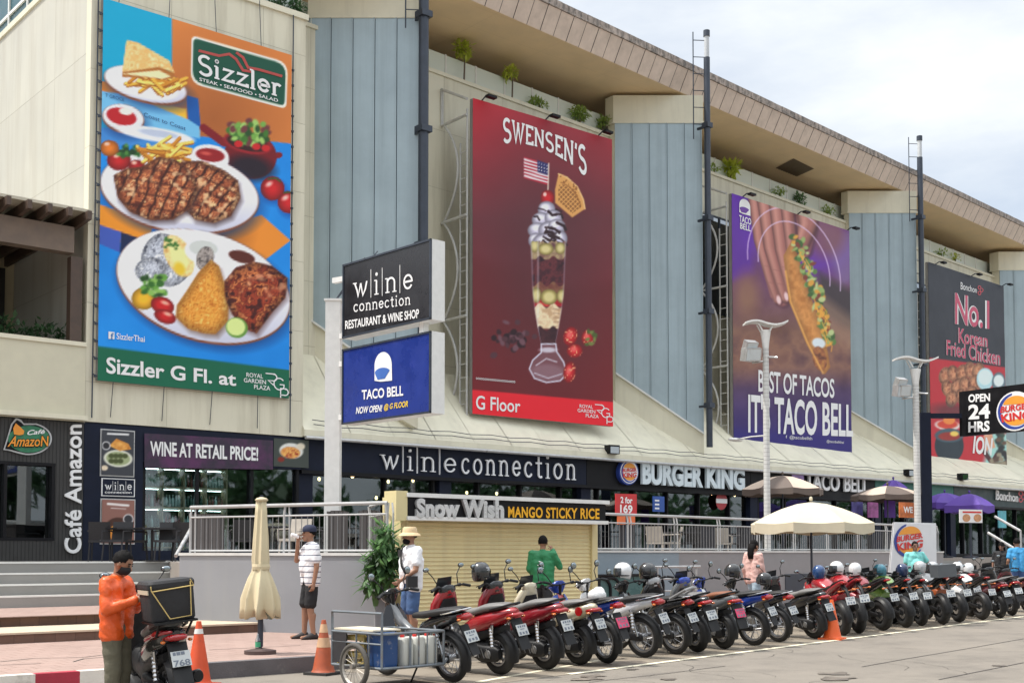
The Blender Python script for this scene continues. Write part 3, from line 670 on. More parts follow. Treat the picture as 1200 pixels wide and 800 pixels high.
for i in range(9):
    t0, t1 = i / 9, (i + .62) / 9; vt.quad(*[(p[0], p[1], ZB - .02) for p in (q[0] + (q[3] - q[0]) * t0, q[0] + (q[3] - q[0]) * t1, q[1] + (q[2] - q[1]) * t1, q[1] + (q[2] - q[1]) * t0)])
vt.quad(*[(p[0], p[1], ZB - .006) for p in q]).build('soffit_vent', pm('vent_dark', (.14, .10, .06), .6), rf)

# ---- left block: cafe below, loggia above
cz = lambda y, x=60: PF.px(x, y)[2]
MB().rect(PF, -30, 10.94, 4.84, 6.52, -.25, .02).build('loggia_parapet', pm('olive_cream', (.58, .55, .42), .6, var=.05, pos=True), mall)
MB().rect(PF, -30, 10.94, 6.52, 6.62, -.3, .06).build('loggia_coping', cream_plain, mall)
MB().prism([(-30, 28.66), (10.94, 28.66), (10.94, 34.5), (-30, 34.5)], 6.0, 6.1).build('loggia_floor', terr_m, mall)
MB().prism([(-30, 33.6), (10.94, 33.6), (10.94, 34), (-30, 34)], 6.1, 10).build('loggia_back_wall', pm('loggia_cream', (.42, .36, .24), .7, var=.08, pos=True), mall)
ld_ = MB()
for x0, x1 in ((22, 62), (-60, 5)):
    a = atd(x0, 340, 1)[:2] - CAM[:2]; A = a * (33.58 / a[1]); b = atd(x1, 340, 1)[:2] - CAM[:2]; B = b * (33.58 / b[1])
    ld_.box(((A[0] + B[0]) / 2, 33.56, 7.7), (B[0] - A[0], .06, 3.2))
ld_.build('loggia_door', pm('dark_door', (.02, .017, .015), .4), mall)
c = PF.px(91, 340)
for dx in (.03, 8): MB().box((c[0] - dx, 28.52, 7.55), (.28, .24, 2.2)).build('loggia_post', brownw, mall)
MB().rect(PF, -30, 10.6, 8.72, 9.34, -.28, .06).build('loggia_beam', pm('brown_beam', (.17, .125, .095), .55, var=.2, pos=True), mall)
lo = MB()
X = 10.72
while X > -8:
    lo.slab(Plane((X, 27.7), (X, 34)), [(0, 9.62), (.0, 9.42), (1.0, 9.36), (6, 9.36), (6, 9.62)], -.05, .05); X -= .46
lo.build('pergola_rafters', brownw, mall)
MB().prism([(-30, 27.9), (10.9, 27.9), (10.9, 34), (-30, 34)], 9.63, 9.70).build('loggia_roof', pm('loggia_roof_sheet', (.50, .46, .36), .6, pos=True), mall)
MB().prism([(-30, 28.4), (10.94, 28.4), (10.94, 34), (-30, 34)], 4.70, 4.82).build('cafe_slab', cream_plain, mall)
MB().rect(PF, -30, 10.94, 4.74, 4.85, .03, .22).build('cafe_eave', cream_plain, mall)
# cafe front
cw0, cw1 = PF.px(64, 600)[0], PF.px(97, 600)[0]; wz0, wz1 = PF.px(30, 633)[2], PF.px(30, 541)[2]
cf_ = MB(); cf_.rect(PF, cw0, 10.93, TZ, 4.72, -.3, 0); cf_.rect(PF, -30, cw0, wz1, 4.72, -.3, 0); cf_.rect(PF, -30, cw0, TZ, wz0, -.3, 0)
cf_.build('cafe_front', dgrey, mall)
wn = MB().rect(PF, -30, cw0, wz0, wz1, -.2, -.19).build('cafe_window', shop_glass, mall)
fr = MB()
for z in (wz0, wz1 - .07): fr.rect(PF, -30, cw0, z, z + .07, -.18, .015)
for u in (cw0 - .08, cw0 - 1.16, cw0 - 2.24, cw0 - 4.4): fr.rect(PF, u, u + .07, wz0 + .07, wz1 - .07, -.178, .012)
fr.build('window_frame', black_p, wn)
# wine shop front
zb = 3.86
wx0, wx1 = PF.px(168, 570)[0], 16.88
wf = MB(); wf.rect(PF, 10.95, wx0, TZ, 4.72, -.3, -.03); wf.rect(PF, wx0, wx1, zb, 4.72, -.3, -.03); wf.rect(PF, wx0, wx1, TZ, TZ + .25, -.3, -.03)
wf.build('wine_shop_front', navy, mall)
wn = MB().rect(PF, wx0, wx1, TZ + .25, zb, -.22, -.21).build('wine_shop_window', glass_mat('clear_shop_glass', (.86, .93, .93), .07, grz=.2), mall)
fr = MB()
for X in (wx0 + .02, PF.px(232, 570)[0], PF.px(296, 570)[0], wx1 - .1): fr.rect(PF, X, X + .08, TZ + .25, zb, -.2, -.1)
fr.build('window_frame', black_p, wn)
# long shop front to the right
def pe_u(x): return PE.uz(x, 560)[0]
seg = [(346, 690, navy, 'wine_restaurant_band'), (690.5, 882, black_p, 'burger_shop_band'), (882.5, 1028, black_p, 'taco_shop_band'), (1028.5, 1120, pm('teal_panel', (.012, .14, .115), .4, var=.1), 'teal_band'), (1120.5, 1330, pm('dark_green_panel', (.022, .045, .05), .45, var=.2), 'chicken_shop_band')]
for x0, x1, m, nm in seg:
    u0, u1 = max(pe_u(x0), .02), pe_u(x1); MB().rect(PE, u0, u1, zb, 4.75, -.35, -.12).build(nm, m, mall)
MB().rect(PE, .02, pe_u(1330), zb - .1, zb - .002, -.4, -.04).build('band_trim', black_p, mall)
for x in (346, 520, 686, 884, 1030, 1118, 1240):
    u = max(pe_u(x), .02); MB().rect(PE, u, u + .45, TZ, zb - .102, -.5, -.2).build('shop_pier', navy, mall)
wn = MB().rect(PE, .02, PE.len - 2, TZ + .05, zb - .102, -.42, -.41).build('shop_window', shop_glass, mall)
fr = MB(); u = 1.2
while u < PE.len - 3:
    fr.rect(PE, u, u + .07, TZ + .05, zb - .102, -.405, -.3); u += 1.75
fr.rect(PE, .02, PE.len - 2, TZ + .05, TZ + .16, -.404, -.31)
fr.build('window_frame', black_p, wn)
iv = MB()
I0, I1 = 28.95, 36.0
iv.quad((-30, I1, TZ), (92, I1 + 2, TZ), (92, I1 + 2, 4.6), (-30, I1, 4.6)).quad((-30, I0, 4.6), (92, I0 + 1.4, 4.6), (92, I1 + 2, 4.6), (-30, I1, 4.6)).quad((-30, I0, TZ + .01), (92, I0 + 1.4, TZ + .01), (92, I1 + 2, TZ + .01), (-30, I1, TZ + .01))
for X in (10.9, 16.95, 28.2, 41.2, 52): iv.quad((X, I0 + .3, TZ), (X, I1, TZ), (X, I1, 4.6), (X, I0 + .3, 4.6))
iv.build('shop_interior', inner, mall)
# warm wood panels of the burger shop glimpsed behind the glass
for x0, x1, y0, y1 in ((868, 884, 560, 600), (800, 812, 583, 600), (905, 918, 570, 590)):
    a, b = PE.off(-2.2).px(x0, y1), PE.off(-2.2).px(x1, y0); MB().quad((a[0], a[1], a[2]), (b[0], b[1], a[2]), (b[0], b[1], b[2]), (a[0], a[1], b[2])).build('wood_panel', pm('warm_wood', (.36, .18, .06), .5, var=.3), mall)
# ------------------------------------------------------------------ tall dark posts with a lantern cap and a side ladder
def tall_post(x, d, z0, ztop, rad, label):
    p = xyd(x, d); t = thing('lantern_post', label, 'post', (p[0], p[1], z0), 'dark posts along the fins')
    MB().tube([(p[0], p[1], z0), (p[0], p[1], ztop - 1.0)], rad, 12).build('pole', dark_metal, t, smooth=40)
    MB().tube([(p[0], p[1], ztop - 1.0), (p[0], p[1], ztop - .22)], rad * .8, 12).build('lantern', pm('lantern_white', (.5, .52, .54), .4), t, smooth=40)
    MB().tube([(p[0], p[1], ztop - .22), (p[0], p[1], ztop)], rad * 1.05, 12).build('lantern_cap', dark_metal, t, smooth=40)
    ld = MB(); q = np.array([p[0], p[1], 0]) - RT * (rad + .38)
    zl = max(z0 + .4, ztop - 4.0); ld.tube([(q[0], q[1], zl), (q[0], q[1], ztop - .05)], .022, 6)
    z = ztop - .35
    while z > zl: ld.tube([(q[0], q[1], z), (p[0], p[1], z - .02)], .016, 5); z -= .62
    ld.build('ladder', dark_metal, t)
    br = MB()
    for z in np.arange(z0 + 1.5, ztop - 2, 3.4): br.box((p[0], p[1], z), (rad * 2.5, rad * 2.5, .18)); br.box((p[0] + .05, p[1] + .25, z), (.08, .5, .08))
    br.build('bracket', dark_metal, t)
tall_post(494.5, 34.6, 5.6, 20.9, .15, 'dark post at the right edge of the fin nearest the steak billboard')
tall_post(832.5, 43.2, 5.4, 20.6, .115, 'dark lantern post between the grey fin and the taco billboard')
tall_post(1085, 55.2, 5.4, 20.9, .125, 'dark lantern post beside the black fried chicken billboard')

# ------------------------------------------------------------------ shared marks
def circle_pts(cx, cy, rx, ry, n=28): return [(cx + rx * math.cos(2 * math.pi * i / n), cy + ry * math.sin(2 * math.pi * i / n)) for i in range(n)]
def flat(mb, pl, pts, k): 
    P = [pl.px(x, y, k) for x, y in pts]; c = np.cross(P[1] - P[0], P[2] - P[0])
    ar = sum(pts[i][0] * pts[(i + 1) % len(pts)][1] - pts[(i + 1) % len(pts)][0] * pts[i][1] for i in range(len(pts)))
    return mb.poly(P if ar < 0 else P[::-1])
def line(mb, pl, pts, wpx, k):
    return ribbon(mb, pts, lambda s, t, kk: pl.px(s, t, k), wpx / 2)
lt_white = pm('print_white', (.80, .80, .80), .45, var=.02)
lt_yel = pm('print_yellow', (.80, .55, .05), .45, var=.02)
lt_red = pm('print_red', (.62, .035, .03), .45, var=.04)
bun = pm('bun_orange', (.80, .32, .04), .45, var=.04)
blue_r = pm('crescent_blue', (.03, .06, .30), .45, var=.04)
def burger_logo(t, pl, cx, cy, rx, ry, k, white=True, thick=0.0, slope=0.0):
    """white disc, two bun halves, red words between them, blue crescent"""
    def S_(p): return [(cx + x * rx, cy - y * ry + slope * x * rx) for x, y in p]
    if white:
        b = MB(); flat(b, pl, S_(circle_pts(0, 0, 1.16, 1.16)), k)
        b.build('disc', lt_white, t)
    b = MB(); oa = arc(0, 0, 1.08, 1.08, 35, -300 + 35, 30)[0:31]
    pts_o = arc(0, 0, 1.07, 1.07, 100, 325, 26); pts_i = arc(.07, .03, .93, .95, 318, 108, 26); flat(b, pl, S_(pts_o + pts_i), k + .004); b.build('crescent', blue_r, t)
    b = MB(); flat(b, pl, S_(arc(0.05, .32, .80, .58, 8, 172, 16)), k + .008); flat(b, pl, S_(arc(.05, -.42, .74, .42, 188, 352, 16)), k + .008); b.build('bun', bun, t)
    b = MB(); sk = .07
    letters(b, pl, 'BURGER', S_([(-.92, -.06), (.98, .10), (.94, .46), (-.86, .32)]), k + .014, bold=.035)
    letters(b, pl, 'KING', S_([(-.80, -.62), (.92, -.50), (1.0, .02), (-.90, -.14)]), k + .014, bold=.035); b.build('words', lt_red, t)
def plaza_logo(t, pl, x, y, s, dy, m=None, k=.034):
    """ROYAL GARDEN PLAZA in three short lines with thin outlined R G P initials to the right; (x, y) left of the first line, s = line height in px, dy = slope"""
    b = MB()
    for i, (wd, o, l) in enumerate((('ROYAL', .6, 3.9), ('GARDEN', 0, 5.2), ('PLAZA', 2.4, 3.8))):
        x0, x1 = x + o * s, x + (o + l) * s; yy = y + 1.32 * s * (i + 1)
        letters(b, pl, wd, [(x0, yy + dy * (x0 - x)), (x1, yy + dy * (x1 - x)), (x1, yy - s + dy * (x1 - x)), (x0, yy - s + dy * (x0 - x))], k, bold=.01)
    X, Y = x + 5.1 * s, y + dy * 5.4 * s
    def q(p): return [(X + a * s, Y + bb * s + dy * a * s) for a, bb in p]
    w_ = .26 * s
    line(b, pl, q([(0, 0), (1.9, 0)] + arc(1.9, .8, .75, .8, -90, 90, 6) + [(.6, 1.6), (1.9, 2.6)]), w_, k + .001)
    line(b, pl, q(arc(3.2, 2.2, 1.25, 1.35, -40, -330, 14) + [(4.3, 2.3), (3.3, 2.3)]), w_, k + .002)
    line(b, pl, q([(3.5, 5.4), (3.5, 3.2), (4.6, 3.2)] + arc(4.6, 3.95, .7, .75, -90, 90, 6) + [(3.5, 4.7)]), w_, k + .003)
    b.build('plaza_logo', m or lt_white, t)
def bell_logo(mb_pair, pl, cx, cy, r, k, slope=0.0, sy=1.0):
    """rounded bell on a tilted block"""
    a, b = mb_pair
    S_ = lambda p: [(cx + x * r, cy - y * r * sy + slope * x * r) for x, y in p]
    flat(a, pl, S_([(-.95, -.9)] + arc(0, .15, .95, .95, 180, 0, 18) + [(.98, -.98), (-.3, -1.0)]), k)
    flat(b, pl, S_(arc(-.05, -.35, .85, .34, 20, 200, 10) + [(-.6, -.85), (.2, -.8)]), k + .004)  # second colour of the mark, across the foot of the bell
def board_back(t, pl, u0, u1, z0, z1):
    MB().rect(pl, u0, u1, z0, z1, -.14, -.006).build('board', pm('board_back', (.25, .24, .23), .6), t)
def support(t, pl, z0, z1, depth, u=-.06):
    """bowed tube trusses and a ladder rail that hold the billboard off the wall at its left edge"""
    b = MB(); P = lambda uu, z, k: pl.P(uu, z, k)
    zs_ = np.linspace(z0, z1, 4); w_ = .042
    b.tube([P(u, z0 - .2, -.2), P(u, z1 + .2, -.2)], .035, 6); b.tube([P(u, z0 - .2, -.55), P(u, z1 - .8, -.55)], .03, 6)
    z = z0
    while z < z1 - .9: b.tube([P(u, z, -.2), P(u, z, -.55)], .018, 5); z += .42
    for za, zb_ in zip(zs_[:-1], zs_[1:]):
        pts = [P(u - .05, za + (zb_ - za) * s, -.55 - .75 * (1 - (2 * s - 1) ** 2) * -1 - .75) for s in np.linspace(0, 1, 9)]
        pts = [P(u - .05, za + (zb_ - za) * s, -(.62 + (depth - .75) * (2 * s - 1) ** 2)) for s in np.linspace(0, 1, 11)]
        b.tube(pts, w_, 7)
    for z in zs_: b.tube([P(u - .05, z, -depth), P(u - .05, z, -.15)], .045, 6)
    b.tube([P(u - .05, z1, -depth), P(u - .05, z1 + 1.2, -depth)], .06, 6); b.tube([P(u - .05, z1 + 1.2, -depth), P(u - .05, z1 + .5, -.15)], .05, 6)
    b.build('support_truss', pm('truss_grey', (.50, .50, .49), .45, var=.15), t, smooth=40)
def spot(pl, u, z, label, k=1.0):
    p = pl.P(u, z, 0); t = thing('spotlight', label, 'spotlight', p, 'spotlights along the billboard tops')
    k *= .4; MB().tube([pl.P(u, z + .02, -.1), pl.P(u, z + .12, .3 * k), pl.P(u + .1, z + .12, .75 * k)], .025, 6).build('arm', dark_metal, t)
    a = Plane(pl.P(u - .1, 0)[:2], pl.P(u + .4, 0)[:2]); MB().slab(a, [(0, z + .02), (.34, z + .02), (.34, z + .10), (0, z + .10)], .6 * k, 1.05 * k).build('lamp_head', black_p, t)

# ================================================================== steak billboard (on the wing wall)
pl = PF.off(.12)
u0, u1 = pl.px(117, 250)[0], pl.px(340, 250)[0]; z0, z1 = 5.73, 15.05
T = thing('steak_billboard', 'blue and orange vinyl billboard with plates of steak and fried fish', 'billboard', pl.P(u0, z0))
board_back(T, pl, u0, u1, z0, z1)
p = Print(pl, ((u0, z0), (u1, z1)), .034)
p.c[:] = (18, 128, 212); p.c += ((fbm(p.X, p.Y, 60, 3) - .5) * 26)[..., None]
p.poly([(90, -40), (201, -40), (201, 118), (205, 150), (90, 160)], (4, 158, 198))
og = p.poly([(201, -40), (370, -40), (370, 172), (318, 166), (232, 160), (201, 140)], (206, 122, 58)); p.mix(og * np.clip(1 - np.hypot(p.X - 250, p.Y - 140) / 120, 0, 1), (120, 62, 26), .55); p.mix(og * np.clip((p.Y - 20) / -60 + .3, 0, 1), (232, 150, 80), .5)
FR = [(236, 178, 66), (252, 214, 110), (200, 132, 40), (246, 200, 92)]
def fries(cx, cy, rx, ry, n, sd):
    r_ = np.random.default_rng(sd)
    for i in range(n):
        x = cx + r_.uniform(-rx, rx); y = cy + r_.uniform(-ry, ry); a = r_.uniform(-.8, .9); l = r_.uniform(8, 15)
        p.stroke([(x - l * math.cos(a), y - l * math.sin(a) + 1.2), (x + l * math.cos(a), y + l * math.sin(a) + 1.2)], 4.2, (150, 84, 20)); p.stroke([(x - l * math.cos(a), y - l * math.sin(a)), (x + l * math.cos(a), y + l * math.sin(a))], 3.4, FR[i % 4])
def plate(cx, cy, rx, ry, rot, rim=(120, 70, 50)):
    p.ell(cx + 3, cy + 7, rx + 3, ry + 3, (10, 50, 110), rot, 5, .6); p.ell(cx, cy + 1.5, rx + 1.2, ry + 1.6, rim, rot); m_ = p.ell(cx, cy, rx, ry, (232, 232, 240), rot); p.mix(m_ * np.clip((p.Y - cy) / ry, 0, 1), (176, 178, 200), .7)
    p.ell(cx, cy + 1, rx * .78, ry * .74, (214, 214, 226), rot, 3); p.ell(cx, cy + 2.5, rx * .74, ry * .70, (238, 238, 244), rot, 2)
# books and small plates, upper left
p.poly([(118, 95), (215, 128), (220, 142), (118, 112)], (214, 120, 30)); p.poly([(166, 120), (218, 128), (218, 141), (166, 132)], (236, 178, 50)); 
p.poly([(112, 106), (150, 112), (234, 146), (234, 163), (112, 136)], (110, 180, 222)); p.poly([(218, 112), (232, 116), (235, 150), (220, 140)], (18, 84, 160)); p.poly([(112, 150), (180, 150), (232, 163), (200, 172), (112, 170)], (60, 130, 200))
plate(170, 99, 49, 19, 14); fries(182, 95, 26, 10, 26, 4)
bm_ = p.poly([(148, 48), (160, 50), (198, 72), (204, 86), (188, 80), (143, 85)], (226, 186, 116)); p.tex(bm_, [(206, 158, 84), (236, 204, 142), (222, 176, 104), (242, 214, 160)], 7, 3, 1.5); p.poly([(143, 85), (186, 79), (204, 86), (202, 93), (143, 91)], (168, 104, 44)); p.poly([(143, 87), (186, 83), (200, 90), (190, 93)], (240, 220, 170))
plate(144, 138, 24, 15, 12); p.ell(142, 137, 18, 10, (178, 26, 34), 14); p.ell(147, 131, 8, 4, (236, 226, 214), 10); p.ell(182, 158, 46, 8, (224, 228, 240), 9); p.ell(186, 157, 24, 4, (180, 190, 210), 9)
b_ = MB()
# pan of salad and tomatoes on the right
p.stroke([(238, 150), (262, 168)], 9, (120, 20, 28)); p.stroke([(316, 184), (327, 182)], 7, (120, 20, 28)); m_ = p.ell(293, 183, 31, 27, (110, 18, 26), 10); p.ell(293, 197, 27, 14, (34, 22, 34), 10, 5); p.ell(290, 168, 29, 12, (140, 26, 34), 12); p.ell(290, 168, 25, 9, (50, 20, 20), 12)
r_ = np.random.default_rng(3)
for i in range(46):
    a, d = r_.uniform(0, 6.28), r_.uniform(0, 1) ** .6; p.ell(290 + 24 * d * math.cos(a), 156 + 15 * d * math.sin(a), r_.uniform(3, 7), r_.uniform(2, 4.5), [(60, 110, 40), (110, 160, 70), (36, 74, 32), (150, 190, 100), (104, 52, 54)][i % 5], r_.uniform(0, 180), 1)
for x in (279, 300, 311): p.ell(x, 169 + (x - 279) * .15, 5, 4, (190, 30, 34))
for cx, cy, rr in ((319, 221, 14), (338, 237, 13)):
    p.ell(cx + 2, cy + 4, rr + 1, rr + 1, (8, 70, 150), 0, 4, .7); m_ = p.ell(cx, cy, rr, rr, (196, 30, 34)); p.shade(m_, p.dell(cx, cy, rr, rr), rr * .8, .5); p.ell(cx - 4, cy - 5, 4, 2.5, (250, 180, 170), -30, 1.5); p.stroke([(cx - 5, cy - 11), (cx + 4, cy - 12), (cx + 9, cy - 8)], 1.8, (44, 84, 34))
# orange napkin and book under the plates
p.poly([(112, 238), (180, 262), (168, 300), (112, 268)], (226, 138, 36)); p.poly([(112, 262), (142, 272), (140, 296), (112, 284)], (60, 84, 170)); p.poly([(142, 272), (176, 284), (168, 304), (140, 296)], (22, 34, 70)); m_ = p.poly([(222, 276), (306, 252), (340, 282), (306, 308), (232, 320)], (222, 134, 44)); p.mix(m_ * np.clip(1 - np.hypot(p.X - 258, p.Y - 272) / 46, 0, 1), (110, 62, 30), .7)
# steak plate
plate(210, 224, 93, 47, 9)
for cx, cy, rr, c in ((139, 188, 14, (190, 34, 36)), (128, 174, 11, (222, 120, 36)), (160, 196, 10, (176, 30, 34))):
    m_ = p.ell(cx, cy, rr, rr * .85, c); p.shade(m_, p.dell(cx, cy, rr, rr * .85), rr * .7, .5); p.ell(cx - 3, cy - 5, 3, 2, (252, 190, 170), 0, 1)
for i in range(24): p.ell(152 + r_.uniform(-12, 12), 177 + r_.uniform(-7, 6), r_.uniform(2, 4.5), r_.uniform(2, 3.5), [(40, 90, 40), (74, 130, 56), (26, 60, 30)][i % 3], 0, 1)
fries(193, 176, 24, 9, 28, 9)
p.ell(246, 186, 22, 15, (222, 222, 230), 8); p.ell(246, 181, 21, 11, (240, 240, 244), 8); p.ell(246, 182, 17, 8, (140, 26, 30), 8); p.ell(241, 180, 6, 2, (200, 80, 70), 8, 1)
MT = [(96, 42, 28), (176, 96, 58), (136, 66, 42), (214, 136, 84), (112, 50, 34), (236, 176, 122)]
def steak(pts, sd, mark, ang):
    p.poly([(x + 2, y + 4) for x, y in pts], (60, 40, 40), 4, .8); m_ = p.poly(pts, (130, 66, 42), 1.2); p.tex(m_, MT, 6.5, sd, 2.2); D = p.dpoly(pts); p.shade(m_, D, 9, .4)
    t_ = R(ang); q_ = p.X * math.cos(t_) + p.Y * math.sin(t_) + (fbm(p.X, p.Y, 14, sd) - .5) * 7; g_ = np.clip((np.abs((q_ / mark) % 1 - .5) - .33) * 9, 0, 1); p.mix(m_ * g_ * np.clip(D / 4, 0, 1), (46, 20, 16), .8)
    t2 = R(ang + 76); q2 = p.X * math.cos(t2) + p.Y * math.sin(t2); g2 = np.clip((np.abs((q2 / (mark * 1.15)) % 1 - .5) - .37) * 9, 0, 1); p.mix(m_ * g2 * np.clip(D / 4, 0, 1), (60, 28, 20), .6); p.mix(m_ * np.clip((fbm(p.X, p.Y, 6, sd + 5, 2) - .60) * 6, 0, 1), (246, 206, 156), .7)
steak([(212, 190), (236, 189), (262, 200), (278, 212), (281, 232), (270, 253), (250, 261), (228, 257), (212, 240)], 21, 12, 40)
steak([(133, 206), (148, 198), (166, 196), (186, 184), (206, 188), (222, 200), (232, 222), (222, 244), (202, 257), (176, 258), (152, 248), (138, 232)], 13, 13, 24)
# fish and chicken plate
plate(238, 335, 104, 62, 17)
for i, (x, y, a, bb) in enumerate(((186, 300, 20, 27), (206, 318, 14, 22), (176, 316, 14, 18))):
    m_ = p.ell(x, y, a, bb, (160, 164, 176), 20 + 30 * i); p.tex(m_, [(96, 100, 114), (206, 210, 220), (140, 146, 160), (236, 238, 244)], 5, 30 + i, 2.2); p.shade(m_, p.dell(x, y, a, bb, 20 + 30 * i), 8, .6)
m_ = p.ell(209, 300, 15, 26, (214, 168, 96), -28); p.tex(m_, [(190, 140, 70), (238, 214, 150), (214, 170, 100)], 7, 31); p.ell(209, 301, 9, 19, (240, 222, 150), -28, 2); p.ell(210, 315, 6, 8, (236, 186, 50), -28, 2)
for i in range(16): p.ell(200 + r_.uniform(-7, 9), 284 + r_.uniform(-6, 8), 2, 1.6, (60, 110, 46), 0, .8)
p.ell(238, 294, 22, 15, (226, 226, 232), 6); p.ell(238, 291, 17, 9, (196, 200, 196), 6); m_ = p.ell(240, 303, 10, 14, (90, 84, 84), 15); p.tex(m_, [(60, 54, 54), (170, 160, 154), (96, 88, 84)], 3, 44)
p.ell(283, 305, 22, 15, (226, 226, 234), 14); p.ell(283, 300, 21, 10, (244, 244, 248), 14); p.ell(283, 301, 16, 7, (84, 34, 24), 14)
fish = [(247, 305), (256, 312), (262, 332), (267, 352), (266, 376), (252, 391), (238, 390), (220, 385), (206, 372), (207, 358), (218, 342), (232, 320)]
p.poly([(x + 3, y + 4) for x, y in fish], (90, 60, 40), 4, .7); m_ = p.poly(fish, (214, 140, 50), 1.2); p.tex(m_, [(184, 102, 26), (232, 166, 70), (206, 126, 40), (244, 190, 96)], 4.2, 51, 1.9); p.shade(m_, p.dpoly(fish), 12, .62)
ch = [(263, 330), (276, 314), (298, 307), (318, 312), (336, 326), (334, 348), (318, 366), (300, 390), (284, 384), (272, 368), (264, 350)]
p.poly([(x + 2, y + 4) for x, y in ch], (80, 50, 46), 4, .7); m_ = p.poly(ch, (130, 46, 26), 1.2); p.tex(m_, [(64, 20, 16), (160, 62, 34), (104, 34, 22), (206, 120, 66), (80, 26, 20)], 8, 61, 2.3); p.shade(m_, p.dpoly(ch), 10, .42); p.mix(m_ * np.clip((fbm(p.X, p.Y, 9, 63, 2) - .64) * 7, 0, 1), (240, 176, 130), .6)
for a_, c_ in ((0, (214, 176, 60)),):
    m_ = p.ell(168, 350, 14, 13, (236, 176, 40), 0); p.shade(m_, p.dell(168, 350, 14, 13), 9, .5)
for cx, cy, rx, ry in ((190, 358, 14, 10), (193, 371, 13, 8)): m_ = p.ell(cx, cy, rx, ry, (190, 28, 30), 20); p.shade(m_, p.dell(cx, cy, rx, ry, 20), 6, .5); p.ell(cx + 3, cy - 3, 5, 2, (250, 160, 140), 20, 1)
for i in range(40): p.ell(181 + r_.uniform(-15, 13), 336 + r_.uniform(-12, 11), r_.uniform(2, 5), r_.uniform(2, 4), [(50, 100, 36), (96, 150, 60), (34, 70, 28), (130, 176, 84)][i % 4], 0, 1)
p.ell(277, 384, 13, 12, (96, 140, 60), 20); p.ell(276, 383, 11, 10, (206, 222, 140), 20)
p.poly([(90, 402.5), (360, 436), (360, 500), (90, 480)], (14, 92, 66))
# logo plate
def rr(p0, p1, p2, p3, c=.12, n=4):
    q = [np.array(x, float) for x in (p0, p1, p2, p3)]; o = []
    for i in range(4):
        a, b, d = q[i - 1], q[i], q[(i + 1) % 4]; s_ = b + (a - b) * c; e_ = b + (d - b) * c * (np.hypot(*(a - b)) / np.hypot(*(d - b)))
        for k_ in range(n + 1): tt = k_ / n; o.append(tuple((1 - tt) ** 2 * s_ + 2 * tt * (1 - tt) * b + tt * tt * e_))
    return o
p.poly(rr((224, 42), (337, 74), (335, 128), (223, 98)), (238, 234, 216)); p.poly(rr((226, 45), (335, 76), (333, 125), (225, 96)), (16, 74, 56))
p.build('print', T)
def W_(t, quad, txt, mat, nm='words', **kw):
    b = MB(); letters(b, t[1], txt, quad, **kw); return b.build(nm, mat, t[0])
b = MB(); line(b, pl, [(232, 60), (256, 66), (268, 64), (276, 70), (284, 83), (296, 85)], 3.0, .033); line(b, pl, [(276, 62), (284, 68), (290, 80), (302, 82), (330, 90)], 3.0, .034); b.build('red_curve', pm('logo_red', (.45, .06, .05), .5), T)
b = MB(); serif_text(b, 'Sizzler', lambda s, t, k: pl.px(230 + s * 100, 86 + s * 28.5 - t * (22 - s * .8), .042 + k), hw=.078); b.build('words', lt_white, T)
W_((T, pl), [(233, 95.5), (325, 120.5), (325, 116.5), (233, 91.5)], 'STEAK • SEAFOOD • SALAD', lt_white, k=.036, bold=.01)
W_((T, pl), [(124, 437.5), (276, 452.5), (276, 437), (124, 418)], 'Sizzler G Fl. at', lt_white, k=.034, bold=.022)
W_((T, pl), [(136, 397.5), (169, 401), (169, 394), (136, 390)], 'SizzlerThai', lt_white, k=.034, bold=.01)
b = MB(); flat(b, pl, [(126.5, 388.5), (133.5, 389.3), (133.5, 397.6), (126.5, 397)], .034); b.build('square_mark', lt_white, T); W_((T, pl), [(129, 397.4), (132.4, 397.6), (132.4, 390.4), (129, 390)], 'f', pm('print_blue', (.02, .15, .45), .5), k=.04, bold=.02)
W_((T, pl), [(168, 137), (217, 153.5), (217, 149), (168, 132)], 'Coast to Coast', pm('book_words', (.03, .10, .25), .5), k=.034); W_((T, pl), [(123, 114), (145, 119.5), (145, 115.5), (123, 110)], 'T GROCE', pm('book_words', (.03, .10, .25), .5), k=.034)
plaza_logo(T, pl, 285, 434.5, 5.0, .105)
# lacing wires and rope eyes on both edges
b = MB()
for uu in (u0 - .10, u1 + .08): b.tube([pl.P(uu, z0 - .9, -.05), pl.P(uu, WZ, -.05)], .018, 5)
z = z0 + .1
while z < z1:
    for uu, dd in ((u0, -.10), (u1, .08)): b.tube([pl.P(uu + dd * .0, z, .0), pl.P(uu + dd, z + .05, -.03)], .016, 5); b.box(pl.P(uu + dd * .6, z, .01), (.05, .05, .06))
    z += .42
u = u0 + .4
while u < u1: b.tube([pl.P(u, z0, -.02), pl.P(u + random.uniform(-.05, .05), z0 - .85, -.08)], .010, 5); b.tube([pl.P(u, z1, -.02), pl.P(u + random.uniform(-.1, .1), WZ + .1, -.06)], .010, 5); u += 1.3
b.build('lacing', dark_metal, T)

